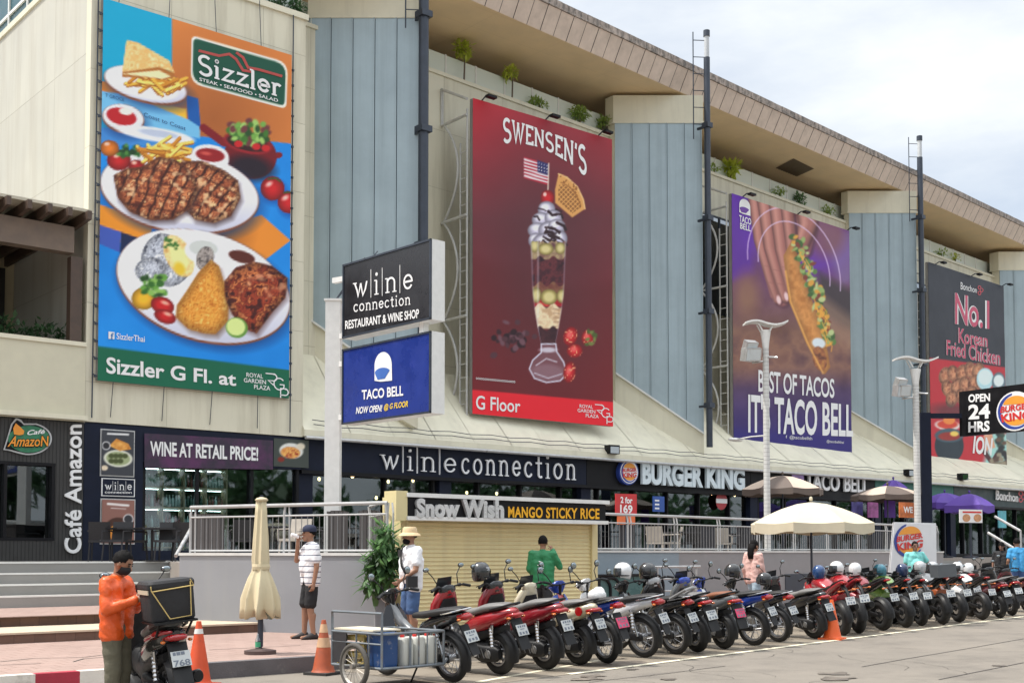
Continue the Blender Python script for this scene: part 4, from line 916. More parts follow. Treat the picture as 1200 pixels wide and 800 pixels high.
# ================================================================== sundae billboard
dL, dR = 37.3, 41.1
pl = Plane(xyd(553, dL), xyd(718.5, dR)); u0, u1 = 0.0, pl.len; z0, z1 = 5.92, 15.85
T = thing('sundae_billboard', 'dark red billboard picturing a tall ice cream sundae in a glass', 'billboard', pl.P(0, z0))
board_back(T, pl, u0, u1, z0, z1)
p = Print(pl, ((u0, z0), (u1, z1)), .034)
v_ = np.clip((p.Y - 110) / 350, 0, 1); c0, c1, c2 = np.array((172, 28, 42.)), np.array((104, 42, 50.)), np.array((124, 28, 36.))
t1 = np.clip(v_ / .42, 0, 1)[..., None]; t2_ = np.clip((v_ - .42) / .5, 0, 1)[..., None]; p.c = (c0 * (1 - t1) + c1 * t1) * (1 - t2_) + c2 * t2_
p.c += ((fbm(p.X, p.Y, 40, 8) - .5) * 10)[..., None]
p.poly([(540, 300), (620, 318), (620, 345), (730, 330), (730, 520), (540, 520)], (96, 26, 30), 8, .6); p.ell(640, 300, 70, 150, (66, 40, 46), 0, 40, .5)
# flag
for i in range(13): f0, f1 = i / 13, (i + 1) / 13; p.poly([(613.5, 184 + 25 * f0), (642.5, 193 + 24 * f0), (642, 193 + 24 * f1), (613.5, 184 + 25 * f1)], (176, 40, 60) if i % 2 == 0 else (226, 214, 218), .4)
p.poly([(629, 188), (643, 192.5), (642.5, 206), (629.5, 202)], (38, 40, 92)); 
for i in range(12): p.ell(631 + (i % 4) * 3.2, 191.5 + (i // 4) * 4 + (i % 4) * .9, .6, .6, (220, 214, 224), 0, .3)
p.stroke([(642.5, 192), (641.5, 228)], 1.4, (214, 196, 180))
# wafer fan
wf_ = [(654, 204), (664, 208), (676, 219), (683, 234), (685, 245), (670, 255), (650, 238), (650, 222)]; m_ = p.poly(wf_, (206, 150, 84), .8); D = p.dpoly(wf_); g_ = (np.clip((np.abs(((p.X + p.Y) / 5.5) % 1 - .5) - .30) * 8, 0, 1) + np.clip((np.abs(((p.X - p.Y) / 5.5) % 1 - .5) - .30) * 8, 0, 1)); g_ = np.clip(g_, 0, 1)
p.mix(m_ * (1 - g_) * (D > 4) * (np.hypot(p.X - 652, p.Y - 252) < 36), (110, 66, 30), .75); p.stroke(wf_[0:5], 1.4, (236, 190, 128)); p.stroke([(657, 214), (667, 219), (675, 229), (680, 241)], 1.2, (140, 88, 40)); p.mix(m_ * np.clip((fbm(p.X, p.Y, 3, 9, 2) - .62) * 6, 0, 1) * (np.hypot(p.X - 652, p.Y - 252) > 36), (120, 70, 30), .8)
# cherry and cream
m_ = p.ell(641, 232, 8, 9, (190, 26, 34)); p.shade(m_, p.dell(641, 232, 8, 9), 6, .5); p.ell(638, 228, 2, 2.4, (252, 190, 180), 0, .8)
r_ = np.random.default_rng(17)
for cx, cy, rx, ry in ((640, 246, 11, 10), (634, 258, 12, 9), (648, 256, 11, 10), (630, 270, 13, 9), (645, 270, 16, 11), (652, 266, 11, 9), (628, 282, 10, 9), (640, 284, 18, 11), (656, 280, 9, 10)):
    m_ = p.ell(cx, cy, rx * .92, ry, (196, 190, 212), 0); p.shade(m_, p.dell(cx, cy, rx * .92, ry), 6, .5); p.ell(cx - 2, cy - 3, rx * .4, ry * .35, (240, 238, 248), 0, 2)
for i in range(20):
    x, y = r_.uniform(625, 656), r_.uniform(244, 288); p.stroke([(x, y), (x + r_.uniform(3, 9), y + r_.uniform(-2, 5)), (x + r_.uniform(6, 13), y + r_.uniform(2, 9))], r_.uniform(1.4, 3.6), (44, 24, 30))
# glass body with layers
Gl = lambda y: 21.5 - 1.5 * np.clip((y - 285) / 40, 0, 1) - 10.5 * np.clip((y - 325) / 75, 0, 1) ** 1.6
gx = np.abs(p.X - 642) / Gl(p.Y); ins = np.clip((1 - gx) * 9, 0, 1) * ((p.Y > 283) & (p.Y < 404))
def band(y0, y1, cols, sc, sd): m_ = ins * np.clip((p.Y - y0 + 3 * np.sin(p.X * .4)) / 2, 0, 1) * np.clip((y1 - p.Y) / 2, 0, 1); p.tex(m_, cols, sc, sd, 2)
band(282, 305, [(96, 60, 66), (170, 150, 110), (120, 84, 76)], 9, 1); band(302, 335, [(44, 20, 30), (96, 40, 46), (60, 26, 36)], 8, 2); band(332, 352, [(150, 120, 80), (110, 60, 50)], 8, 3); band(348, 360, [(186, 30, 40), (150, 20, 30), (214, 60, 56)], 8, 4); band(357, 386, [(206, 178, 140), (230, 208, 172), (190, 156, 120)], 7, 5); band(384, 404, [(48, 22, 30), (70, 34, 40)], 6, 6)
for x, y, rx, ry in ((626, 288, 5, 8), (639, 292, 9, 7), (656, 291, 6, 7), (628, 346, 6, 9), (643, 348, 10, 9), (658, 347, 6, 8)): m_ = np.clip(.5 + p.dell(x, y, rx, ry) / 1.6, 0, 1) * ins; p.mix(m_, (176, 160, 92)); p.shade(m_, p.dell(x, y, rx, ry), 4, .6); m2_ = np.clip(.5 + p.dell(x, y, rx * .62, ry * .62) / 3, 0, 1) * ins; p.mix(m2_, (214, 202, 146), .8)
p.mix(ins * np.clip((gx - .86) * 12, 0, 1), (190, 190, 210), .55); p.mix(ins * np.clip(1 - np.abs(p.X - 630) / 2, 0, 1), (236, 236, 246), .35)
for i in range(5): p.stroke([(648 + i * .2, 362 + i * 5), (655, 362.5 + i * 5)], .7, (150, 110, 90))
foot = [(634, 403), (651, 403), (652, 412), (660, 424), (664, 438), (656, 446), (640, 448), (626, 443), (620, 432), (624, 422), (634, 413)]
m_ = p.poly(foot, (120, 84, 92), 1, .75); p.stroke(foot + foot[:1], 1.6, (200, 198, 214)); p.ell(642, 436, 20, 9, (160, 140, 152), 5, 2, .35); p.ell(642, 410, 10, 3, (214, 212, 226), 0, 1, .8); p.stroke([(628, 428), (640, 420), (652, 424)], 1.4, (220, 220, 234), .6, .7); p.stroke([(626, 437), (642, 443), (658, 438)], 1.2, (214, 214, 230), .6, .7)
# chocolate heap, strawberries
for i in range(46): x, y = 601 + r_.normal() * 9.5, 398 + r_.normal() * 7.5; p.ell(x, y, r_.uniform(2, 5), r_.uniform(2, 4), [(52, 26, 34), (76, 44, 52), (40, 18, 26), (104, 70, 80)][i % 4], r_.uniform(0, 180), .8)
for x, y, rx, ry, ro in ((668, 394, 8, 11, 15), (673, 411, 9, 8, 0), (667, 436, 7, 12, 8), (688, 396, 7, 9, 0)):
    m_ = p.ell(x, y, rx, ry, (204, 34, 40), ro); p.shade(m_, p.dell(x, y, rx, ry, ro), 6, .5); p.mix(m_ * np.clip((fbm(p.X, p.Y, 2.2, 12, 1) - .7) * 8, 0, 1), (250, 190, 140), .8); p.ell(x - 1, y - 2, rx * .4, ry * .4, (246, 120, 110), ro, 1.5, .7)
for i in range(10): p.ell(691 + r_.uniform(-5, 6), 396 + r_.uniform(-8, 8), 3, 1.8, [(70, 90, 40), (110, 120, 60)][i % 2], r_.uniform(0, 180), .8)
p.poly([(540, 455.3), (735, 472.5), (735, 520), (540, 505)], (214, 30, 44))
p.build('print', T)
def swen(s, t, k):
    top_ = 137 + 29 * s + 6 * s * s; hgt = 28 - 9 * math.sin(math.pi * s) + 5 * s * s; drop = top_ + hgt
    x = 588 + 99 * s; y = drop + (top_ - drop) * t; return pl.px(x, y + 1.5, .036 + k)
b = MB(); serif_text(b, "SWENSEN'S", swen, hw=.082); b.build('words', lt_white, T)
W_((T, pl), [(557, 479.5), (609, 483.5), (609, 468), (557, 463)], 'G Floor', lt_white, k=.034, bold=.012)
W_((T, pl), [(557, 444.5), (603, 448.8), (603, 446.3), (557, 442)], 'ooooooooooooooooooooooo', lt_white, k=.034)
plaza_logo(T, pl, 676, 472, 4.0, .085)
support(T, pl, z0 - .1, z1 - .5, 1.5)
for x, l in ((566, 'first spotlight at the upper left corner of the sundae billboard'), (641, 'middle spotlight on the top edge of the sundae billboard'), (703, 'spotlight at the upper right corner of the sundae billboard')): spot(pl, pl.uz(x, 200)[0], z1, l)

# ================================================================== taco billboard
dL, dR = 47.0, 52.55
pl = Plane(xyd(860.5, dL), xyd(999.5, dR)); u0, u1 = 0.0, pl.len; z0, z1 = 5.88, 15.75
T = thing('taco_billboard', 'purple billboard picturing a hand holding a crisp taco', 'billboard', pl.P(0, z0))
board_back(T, pl, u0, u1, z0, z1)
p = Print(pl, ((u0, z0), (u1, z1)), .042)
v_ = np.clip((p.Y - 240) / 270, 0, 1)[..., None]; A_, B_, C_ = np.array((88, 36, 136.)), np.array((112, 78, 66.)), np.array((46, 32, 104.))
p.c = np.where(v_ < .55, A_ * (1 - v_ / .55) + B_ * (v_ / .55), B_ * (1 - (v_ - .55) / .45) + C_ * ((v_ - .55) / .45)); p.c += ((fbm(p.X, p.Y, 26, 2) - .5) * 34)[..., None]
p.poly([(855, 215), (884, 226), (882, 320), (855, 330)], (84, 34, 150), 5, .8); p.ell(935, 280, 60, 42, (96, 44, 170), 20, 10, .7); p.poly([(955, 262), (1005, 272), (1005, 330), (985, 335)], (120, 100, 150), 6, .7); p.poly([(960, 320), (1005, 345), (1005, 395), (955, 360)], (54, 46, 50), 5, .9); p.ell(968, 275, 22, 26, (120, 74, 70), 0, 8, .7); p.ell(875, 345, 14, 24, (150, 112, 74), 0, 8, .6)
p.tex(np.clip((p.Y - 380) / 20, 0, 1) * np.clip((455 - p.Y) / 25, 0, 1) * .8, [(104, 66, 58), (140, 100, 78), (90, 58, 60)], 20, 6)
p.poly([(955, 340), (1005, 378), (1005, 420), (962, 380)], (150, 120, 100), 6, .6)
SK = (150, 92, 86)
for pts, w_ in (([(893, 222), (902, 290), (916, 350)], 17), ([(905, 228), (916, 300), (922, 342)], 17), ([(918, 232), (925, 290), (925, 336)], 14), ([(940, 240), (944, 268), (938, 292)], 22), ([(886, 228), (893, 290), (908, 345)], 11)):
    p.stroke([(x + 2, y + 1) for x, y in pts], w_ + 3, (70, 36, 50), 2, .7); p.stroke(pts, w_, SK, 2); p.stroke([(x - 2, y) for x, y in pts], w_ * .4, (190, 128, 116), 3, .7)
def taper(pts, w0, w1, col, a=1.0, soft=1.2):
    pts = np.array(pts, float); n = 90; t_ = np.linspace(0, len(pts) - 1, n); X_ = np.interp(t_, range(len(pts)), pts[:, 0]); Y_ = np.interp(t_, range(len(pts)), pts[:, 1]); d = np.full(p.X.shape, -1e9)
    for x, y, q in zip(X_, Y_, np.linspace(0, 1, n)): d = np.maximum(d, (w0 + (w1 - w0) * q) / 2 - np.hypot(p.X - x, p.Y - y))
    m_ = np.clip(.5 + d / (2 * soft), 0, 1); p.mix(m_, col, a); return m_, d
for pts, w0, w1, nl in (([(944, 236), (946, 262), (937, 290), (930, 300)], 26, 10, None), ([(884, 224), (890, 280), (902, 325), (911, 352)], 17, 8, (912, 351)), ([(895, 226), (903, 290), (914, 330), (920, 350)], 19, 9, (921, 347)), ([(909, 230), (916, 292), (923, 324), (926, 340)], 19, 9, (926.5, 336)), ([(921, 234), (926, 280), (928, 305), (929, 320)], 15, 8, (929, 317))):
    taper([(x + 1.5, y + 1) for x, y in pts], w0 + 3, w1 + 2, (78, 40, 50), .85); m_, d = taper(pts, w0, w1, (158, 100, 92)); p.shade(m_, d, 6, .62); taper([(x - w0 * .16, y) for x, y in pts], w0 * .35, w1 * .3, (204, 146, 132), .7, 2.5)
    for q in (.45, .72): x_, y_ = np.array(pts[1]) * (1 - q) + np.array(pts[-1]) * q; p.stroke([(x_ - w1 * .5, y_ - 1), (x_ + w1 * .5, y_ + 1)], .8, (120, 72, 68), .8, .35)
    if nl: p.ell(nl[0], nl[1], 3.0, 5.6, (150, 96, 96), -14); p.ell(nl[0], nl[1] + .4, 2.5, 5.0, (228, 190, 190), -14, .8)
sh = [(918, 300), (924, 352), (945, 402), (966, 438), (972, 430), (966, 395), (950, 350), (936, 306), (928, 282)]
m_ = p.poly(sh, (190, 122, 50), 1); p.tex(m_, [(168, 104, 46), (206, 142, 76), (182, 116, 56)], 9, 5, 1.3); p.shade(m_, p.dpoly(sh), 9, .7)
r_ = np.random.default_rng(8)
def along(t, o): a = np.array((926, 275.)); b = np.array((967, 405.)); q = a + (b - a) * t; n_ = np.array((.95, -.30)); return q + n_ * o
for i in range(150):
    t = r_.uniform(0, 1) ** .9; q = along(t, r_.uniform(0, 15) * (1 - .35 * abs(t - .5))); p.ell(q[0], q[1], r_.uniform(2, 5), r_.uniform(1.5, 3.5), [(86, 120, 60), (140, 164, 96), (60, 92, 44), (176, 190, 130), (120, 56, 40), (206, 150, 60)][i % 6], r_.uniform(0, 180), .8)
for i in range(15): t = r_.uniform(.05, .95); q = along(t, r_.uniform(0, 12)); a = r_.uniform(-.6, 1.2); p.stroke([(q[0], q[1]), (q[0] + 7 * math.cos(a), q[1] + 9), (q[0] + 5, q[1] + 15)], 1.2, (226, 160, 60), .7, .8)
p.ell(959, 402, 8, 6, (206, 216, 222), 15, 1); m_ = p.ell(960, 420, 8, 14, (120, 70, 50), -12); p.tex(m_, [(80, 44, 34), (150, 90, 56), (176, 120, 60)], 4, 7); p.stroke([(920, 318), (926, 354), (946, 402), (964, 437)], 2.2, (226, 166, 86), 1, .8)
for r1 in (62, 48): p.stroke([(930 + r1 * .88 * math.cos(R(a)), 315 + (r1 * .30) * math.cos(R(a)) - (r1 * 1.12) * math.sin(R(a))) for a in range(-6, 188, 8)], 1.3, (214, 190, 226), .6, .8)
p.mix(np.clip((p.Y - (498 + (p.X - 862) * .07)) / 10, 0, 1), (38, 28, 106), .9)
p.build('print', T)
b1, b2 = MB(), MB(); bell_logo((b1, b2), pl, 872, 243, 6.8, .034, .3, 1.25); b1.build('bell_mark', lt_white, T); b2.build('bell_inset', pm('bell_purple', (.14, .04, .32), .5), T)
b = MB(); letters(b, pl, 'TACO', [(865.5, 260), (879.5, 264), (879.5, 256.5), (865.5, 252)], k=.034, bold=.02); letters(b, pl, 'BELL', [(866.5, 268), (879, 271.5), (879, 264.8), (866.5, 261)], k=.034, bold=.02)
letters(b, pl, 'BEST OF TACOS', [(888, 459), (977, 466.5), (977, 444), (888, 433)], k=.034, bold=.018, spacing=.97); letters(b, pl, "IT'S TACO BELL", [(876, 507), (999, 512), (999, 473), (876, 460)], k=.034, bold=.024, spacing=1.0)
letters(b, pl, 'f  @tacobellth', [(920, 514.5), (951, 516.5), (951, 511.5), (920, 509.5)], k=.034); letters(b, pl, '@tacobellthai', [(968, 519), (988, 520.5), (988, 516.5), (968, 515)], k=.034); b.build('words', lt_white, T)
support(T, pl, z0 - .1, z1 - .5, 1.6)
for x, l in ((872, 'spotlight at the upper left corner of the purple taco billboard'), (936, 'middle spotlight over the purple taco billboard'), (994, 'spotlight at the upper right corner of the purple taco billboard')): spot(pl, pl.uz(x, 240)[0], z1, l)

# ================================================================== fried chicken billboard
dL, dR = 58.2, 63.6
pl = Plane(xyd(1092.5, dL), xyd(1181.5, dR)); u0, u1 = 0.0, pl.len; z0, z1 = 5.95, 15.75
T = thing('chicken_billboard', 'black and red billboard for fried chicken at the far right', 'billboard', pl.P(0, z0))
board_back(T, pl, u0, u1, z0, z1)
p = Print(pl, ((u0, z0), (u1, z1)), .05)
p.c[:] = (42, 44, 52); p.c += ((fbm(p.X, p.Y, 20, 3) - .5) * 14)[..., None]
p.poly([(1080, 418), (1200, 433), (1200, 570), (1080, 560)], (176, 34, 46), .8)
r_ = np.random.default_rng(5)
for i, (x, y) in enumerate([(1107, 440), (1117, 438), (1127, 437), (1137, 434), (1146, 435), (1110, 455), (1121, 453), (1131, 451), (1141, 449), (1150, 448), (1115, 467), (1127, 465), (1138, 462)]):
    m_ = p.ell(x, y, 7, 10, (176, 110, 80), 15 * (-1) ** i); p.tex(m_, [(130, 70, 50), (206, 146, 108), (164, 100, 70)], 4, i, 2); p.shade(m_, p.dell(x, y, 7, 10), 5, .5)
p.ell(1154, 444, 10, 13, (170, 206, 214), 0); p.ell(1154, 442, 8, 9, (206, 230, 234), 0); p.ell(1170, 448, 8, 12, (90, 110, 120), 0); p.ell(1170, 446, 6, 7, (210, 222, 226), 0)
p.ell(1117, 482, 26, 9, (60, 46, 50), 4, 4, .6)
p.ell(1110, 498, 15, 6, (212, 200, 196), 4); p.ell(1110, 497, 12, 5, (196, 60, 40)); p.ell(1112, 492, 7, 5, (220, 130, 60)); m_ = p.ell(1112, 522, 17, 20, (34, 46, 56), 0); p.ell(1112, 510, 17, 8, (60, 84, 96)); p.ell(1112, 511, 13, 5, (140, 40, 34)); p.ell(1118, 508, 5, 3, (230, 190, 90))
p.poly([(1162, 505), (1190, 509), (1190, 556), (1150, 550)], (150, 196, 190), 3); p.stroke([(1130, 508), (1150, 503), (1160, 514)], 4, (226, 222, 224)); p.poly([(1152, 510), (1162, 508), (1166, 524), (1154, 528)], (206, 150, 120)); p.stroke([(1152, 528), (1162, 542), (1168, 532)], 5, (66, 30, 34)); p.stroke([(1166, 545), (1180, 545)], 8, (120, 110, 90))
for i in range(20): p.ell(1173 + r_.normal() * 3, 518 + r_.normal() * 7, 3, 2.5, [(30, 40, 40), (50, 70, 60), (96, 70, 54)][i % 3], 0, 1)
for i in range(14): p.ell(1172 + r_.normal() * 5, 538 + r_.normal() * 6, 3, 3, [(30, 30, 34), (140, 130, 110), (80, 60, 50)][i % 3], 0, 1)
p.build('print', T)
pinkm = pm('print_pink', (.55, .07, .14), .45); dred = lt_red
def dbl(txt, q, w_=.055):
    b = MB(); letters(b, pl, txt, q, k=.038, bold=w_); b.build('outline_words', lt_white, T); b = MB(); letters(b, pl, txt, [(x + .3, y - .1) for x, y in q], k=.05, bold=.012); b.build('words', pinkm, T)
dbl('No.1', [(1118, 380), (1158, 386), (1158, 353), (1118, 343)]); dbl('Korean', [(1122, 402), (1156, 407), (1156, 392), (1122, 384)], .028); dbl('Fried Chicken', [(1108, 416), (1171, 428.5), (1171, 411), (1108, 398)], .026)
b = MB(); letters(b, pl, 'Bonchon', [(1125, 339), (1144, 343.5), (1144, 337), (1125, 330.5)], k=.036, bold=.006); letters(b, pl, 'ION', [(1139, 531), (1166, 560), (1172, 540), (1142, 512)][0:1] + [(1163, 534), (1163, 513), (1139, 510)], k=.036, bold=.035, shear=.2); b.build('words', lt_white, T)
b = MB()
for cx, cy, r1 in ((1147, 337, 1.6), (1149.5, 340, 1.7), (1147, 343.5, 1.7)): line(b, pl, circle_pts(cx, cy, r1, r1 * 1.2, 12) + circle_pts(cx, cy, r1, r1 * 1.2, 12)[:1], .9, .037)
b.build('swirl_mark', pm('swirl_red', (.55, .08, .10), .5), T)
support(T, pl, z0 - .1, z1 - .5, 1.6)
for x, l in ((1098, 'spotlight at the upper left corner of the black chicken billboard'), (1140, 'middle spotlight over the black chicken billboard'), (1176, 'spotlight at the upper right corner of the black chicken billboard')): spot(pl, pl.uz(x, 330)[0], z1, l)

# ================================================================== shop signs
def sign_thing(nm, lab, p0): return thing(nm, lab, 'sign', p0)
# cafe: vertical letters and parrot-less round badge
pl = PF.off(.0)
T = sign_thing('cafe_sign', 'white vertical cafe lettering on dark ribbed cladding', pl.px(84, 640))
b = MB()
vs, fs = text_mesh('Café Amazon', .018)
def vplace(s, t, k): return pl.px(94.5 - 19.5 * t + (s - .5) * .6, 648 - s * 150.5 - 0 * t, .07 + k)
put_letters(b, vs, fs, vplace, .06); b.build('words', bulb_w, T)
T = sign_thing('cafe_badge', 'round green cafe badge with orange lettering', pl.px(30, 512))
b = MB(); flat(b, pl, [(3, 527), (8, 511), (12, 497), (18, 489.5), (24, 492), (27, 496)] + arc(32, 514, 28, 19, -70, 95, 16) + [(20, 531), (10, 528)], .05); b.build('rim', pm('badge_grey', (.45, .46, .46), .4), T)
b = MB(); flat(b, pl, [(5, 526), (10, 510), (14, 497), (19, 492), (24, 495), (27, 498)] + arc(32, 514, 26, 17.3, -70, 95, 16) + [(20, 529), (10, 526.5)], .056); b.build('ground', black_p, T)
b = MB(); flat(b, pl, circle_pts(33, 514.5, 24.5, 15.8), .062); b.build('green_disc', pm('badge_green', (.03, .18, .09), .5, var=.3, scale=6), T)
b = MB(); letters(b, pl, 'AmazoN', [(6, 524.5), (57, 524), (56, 510), (10, 510)], k=.085, bold=.045, shear=.15); b.build('outline_words', black_p, T)
b = MB(); letters(b, pl, 'AmazoN', [(7, 523.5), (56, 523), (55, 511), (11, 511)], k=.1, bold=.012, shear=.15); flat(b, pl, [(15, 509), (14, 502), (17, 496), (22, 500), (27, 505), (26, 509), (21, 510)], .085); b.build('words', pm('badge_orange', (.80, .30, .03), .5), T)
b = MB(); letters(b, pl, 'Café', [(30, 510), (52, 508), (51, 503), (31, 504)], k=.09, bold=.02, shear=.3); b.build('small_words', lt_white, T)
# wine shop: purple retail banner, posters
pl = PF.off(-.03)
T = sign_thing('wine_banner', 'purple banner reading wine at retail price above the shop window', pl.px(170, 545))
b = MB(); flat(b, pl, [(168.5, 507.5), (319, 516), (319, 550), (168.5, 547.5)], .04)
pm_ = patch(pm('purple_banner', (.030, .018, .04), .4, var=.2), 1.2, .45, .62, (.11, .02, .10), .8); b.build('cloth', pm_, T)
b = MB(); letters(b, pl, 'WINE AT RETAIL PRICE!', [(175, 534), (301.5, 540), (301.5, 524), (175, 516.5)], k=.05, bold=.03); b.build('words', lt_white, T)
T = sign_thing('food_poster', 'dark poster of a pizza box beside the purple wine banner', pl.px(322, 545))
pp = Print(pl, ((PF.px(321, 530)[0], pl.px(340, 547)[2]), (PF.px(362, 530)[0], pl.px(340, 514.5)[2])), .03)
pp.c[:] = (60, 66, 62); pp.ell(341, 528, 14, 9, (206, 206, 200), 5); m_ = pp.ell(340, 530, 11, 6.5, (170, 90, 50), 5); pp.tex(m_, [(150, 50, 30), (220, 170, 90), (190, 110, 60)], 4, 3, 2); pp.ell(352, 523, 5, 4, (210, 200, 180)); pp.ell(329, 538, 4, 3, (120, 40, 30)); pp.build('print', T)
def poster(lab, x0, x1, y0, y1, fn, nm='wall_poster', du=.022):
    T = sign_thing(nm, lab, pl.px(x0, y1)); a0 = pl.px(x0, (y0 + y1) / 2)[0]; a1 = pl.px(x1, (y0 + y1) / 2)[0]
    MB().rect(pl, a0 - .03, a1 + .03, pl.px(x0, y1)[2] - .03, pl.px(x0, y0)[2] + .03, -.0, .02).build('poster_frame', galv, T)
    pp = Print(pl.off(.02), ((a0, pl.px(x0, y1)[2]), (a1, pl.px(x0, y0)[2])), du); fn(pp); pp.build('print', T); return T
def f1(q):
    q.c[:] = (58, 60, 66); m_ = q.ell(138, 537, 17, 10, (206, 206, 190), 4); q.ell(138, 537, 14, 8, (150, 160, 120), 4)
    for i in range(7): q.ell(130 + (i % 4) * 5.4, 534 + (i // 4) * 6, 3.4, 2.8, (70, 78, 44))
    m_ = q.poly([(128, 522), (136, 514), (150, 520), (153, 526), (140, 528)], (206, 140, 60)); q.tex(m_, [(180, 110, 40), (230, 176, 96)], 5, 2); q.ell(124, 522, 5, 5, (220, 220, 220)); q.ell(124, 522, 4, 4, (40, 40, 44)); q.ell(122, 548, 4, 3, (214, 196, 170)); q.stroke([(126, 508), (150, 509)], 2, (220, 220, 220))
def f2(q):
    q.c[:] = (134, 94, 84); q.ell(138, 620, 16, 14, (70, 44, 36)); m_ = q.ell(140, 624, 13, 10, (206, 140, 50)); q.tex(m_, [(180, 100, 30), (236, 180, 90)], 5, 5); q.ell(150, 608, 6, 6, (226, 226, 226)); q.ell(150, 608, 5, 5, (50, 50, 54)); q.stroke([(126, 590), (150, 592)], 2.6, (226, 214, 210)); q.stroke([(130, 595), (147, 596)], 1, (206, 190, 186))
poster('grey poster of a burger and a plate of snails on the navy pier', 118.5, 156, 503.5, 556, f1)
poster('brown poster with golden fried food low on the navy pier', 118.5, 156.5, 585, 636, f2)
T = sign_thing('wine_plaque', 'small white framed wine plaque between two posters', pl.px(119, 581))
b = MB(); b.rect(pl, pl.px(118.5, 570)[0], pl.px(157.5, 570)[0], pl.px(138, 581.5)[2], pl.px(138, 560.5)[2], 0, .03); b.build('rim', lt_white, T)
b = MB(); b.rect(pl, pl.px(119.7, 570)[0], pl.px(156.3, 570)[0], pl.px(138, 580.5)[2], pl.px(138, 561.5)[2], 0.031, .036); b.build('plate', navy, T)
b = MB(); serif_text(b, 'w|i|n|e', lambda s, t, k: pl.px(122 + s * 32, 573.5 - t * 9 + s * .3, .045 + k), hw=.06); letters(b, pl, 'connection', [(122, 577.8), (153.5, 578.3), (153.5, 575.3), (122, 574.8)], k=.045, bold=.01); b.build('words', lt_white, T)
# wine connection: long raised letters on the navy band
pl = PE.off(-.12)
T = sign_thing('wine_restaurant_sign', 'long row of slim white raised letters on the navy band', pl.px(444, 552))
b = MB()
base = lambda x: 549 + (x - 444) * (562 - 549) / 232.0
serif_text(b, 'w|i|n|e', lambda s, t, k: pl.px(444 + s * 90, base(444 + s * 90) - t * 25.5, .10 + k), hw=.032, depth=.05)
serif_text(b, 'connection', lambda s, t, k: pl.px(538 + s * 138, base(538 + s * 138) - t * 27, .10 + k), hw=.04, depth=.05, track=.16)
b.build('words', pm('lit_white_letters', (.85, .86, .88), .4), T)
# burger sign: fat white letters and round badge
T = sign_thing('burger_sign', 'fat white letters over the burger restaurant entrance', pl.px(746, 568))
q = [(747.5, 567.5), (867.5, 574.5), (867.5, 549), (747.5, 540.5)]
b = MB(); letters(b, pl, 'BURGER KING', q, k=.22, depth=.10, bold=.045, spacing=1.02); b.build('words', pm('pale_letters', (.66, .74, .78), .35), T)
T = sign_thing('burger_badge', 'round bun shaped badge left of the fat white letters', pl.px(733, 566))
b = MB(); P0 = circle_pts(733, 553, 11.2, 15); flat(b, pl, P0, .16); n_ = len(P0)
for i in range(n_): A, B2 = P0[i], P0[(i + 1) % n_]; b.quad(pl.px(*A, .16), pl.px(*B2, .16), pl.px(*B2, .0), pl.px(*A, .0))
b.build('blue_ring', blue_r, T); burger_logo(T, pl, 733, 553, 8.8, 11.6, .17, True, slope=.06)
# taco sign
T = sign_thing('taco_sign', 'white taco shop letters and a purple bell on the black band', pl.px(942, 573))
b = MB(); letters(b, pl, 'TACO BELL', [(941.5, 573.5), (1015, 577.5), (1015, 559), (941.5, 553.5)], k=.14, depth=.08, bold=.016, spacing=1.04); b.build('words', bulb_w, T)
b1, b2 = MB(), MB(); bell_logo((b1, b2), pl, 932, 559, 7.4, .12, .05, 1.2); b1.build('bell_mark', pm('bell_lilac', (.42, .30, .62), .45), T); b2.build('bell_inset', pm('bell_purple', (.14, .04, .32), .5), T)
T = sign_thing('chicken_shop_sign', 'slim white chicken shop lettering on the dark green band', pl.px(1165, 586))
b = MB(); letters(b, pl, 'Bonchon', [(1165.5, 585.5), (1191, 588), (1191, 578), (1165.5, 574)], k=.10, depth=.05, bold=.008); b.build('words', bulb_w, T)
b = MB()
for cx, cy, r1 in ((1194, 578, 2.2), (1197, 582, 2.2), (1194, 585.5, 2)): line(b, pl, circle_pts(cx, cy, r1, r1 * 1.2, 12) + circle_pts(cx, cy, r1, r1 * 1.2, 12)[:1], 1.1, .10)
b.build('swirl_mark', pm('swirl_red', (.55, .08, .10), .5), T)

# ================================================================== projecting twin sign on a white pole
pole_d = 23.3; pp = xyd(389.5, pole_d); zt = atd(389, 354, pole_d)[2]
T = thing('sign_pole', 'tall square white pole carrying two projecting lightboxes', 'pole', (pp[0], pp[1], TZ))
MB().box((pp[0], pp[1], (TZ + zt) / 2), (.29, .29, zt - TZ), YAW).build('pole_shaft', white_metal, T)
MB().box((pp[0], pp[1], TZ + .02), (.5, .5, .04), YAW).box((pp[0], pp[1], zt + .02), (.34, .34, .04), YAW).build('base_plate', white_metal, T)
sg_l, sg_r = xyd(400.5, 23.0), xyd(505, 21.05); pl = Plane(sg_l, sg_r)
am = MB()
for y in (325, 425, 392, 488): c = pl.P(.1, atd(400, y, 23.0)[2], -.14); am.box(((pp[0] + c[0]) / 2, (pp[1] + c[1]) / 2, c[2]), (.5, .1, .1), math.atan2(c[1] - pp[1], c[0] - pp[0]))
c = pl.P(pl.len * .85, 0, -.15); am.box((c[0], c[1], atd(470, 392, 21.6)[2]), (.12, .12, 1.5)); am.build('bracket', white_metal, T)
st_ = MB(); c = pl.P(.5, atd(430, 300, 22.6)[2], -.14); st_.tube([(pp[0], pp[1], zt), c], .012, 5); c = pl.P(.9, c[2] + .05, -.14); st_.tube([(pp[0], pp[1], zt), c], .012, 5); st_.build('stay_wire', dark_metal, T)
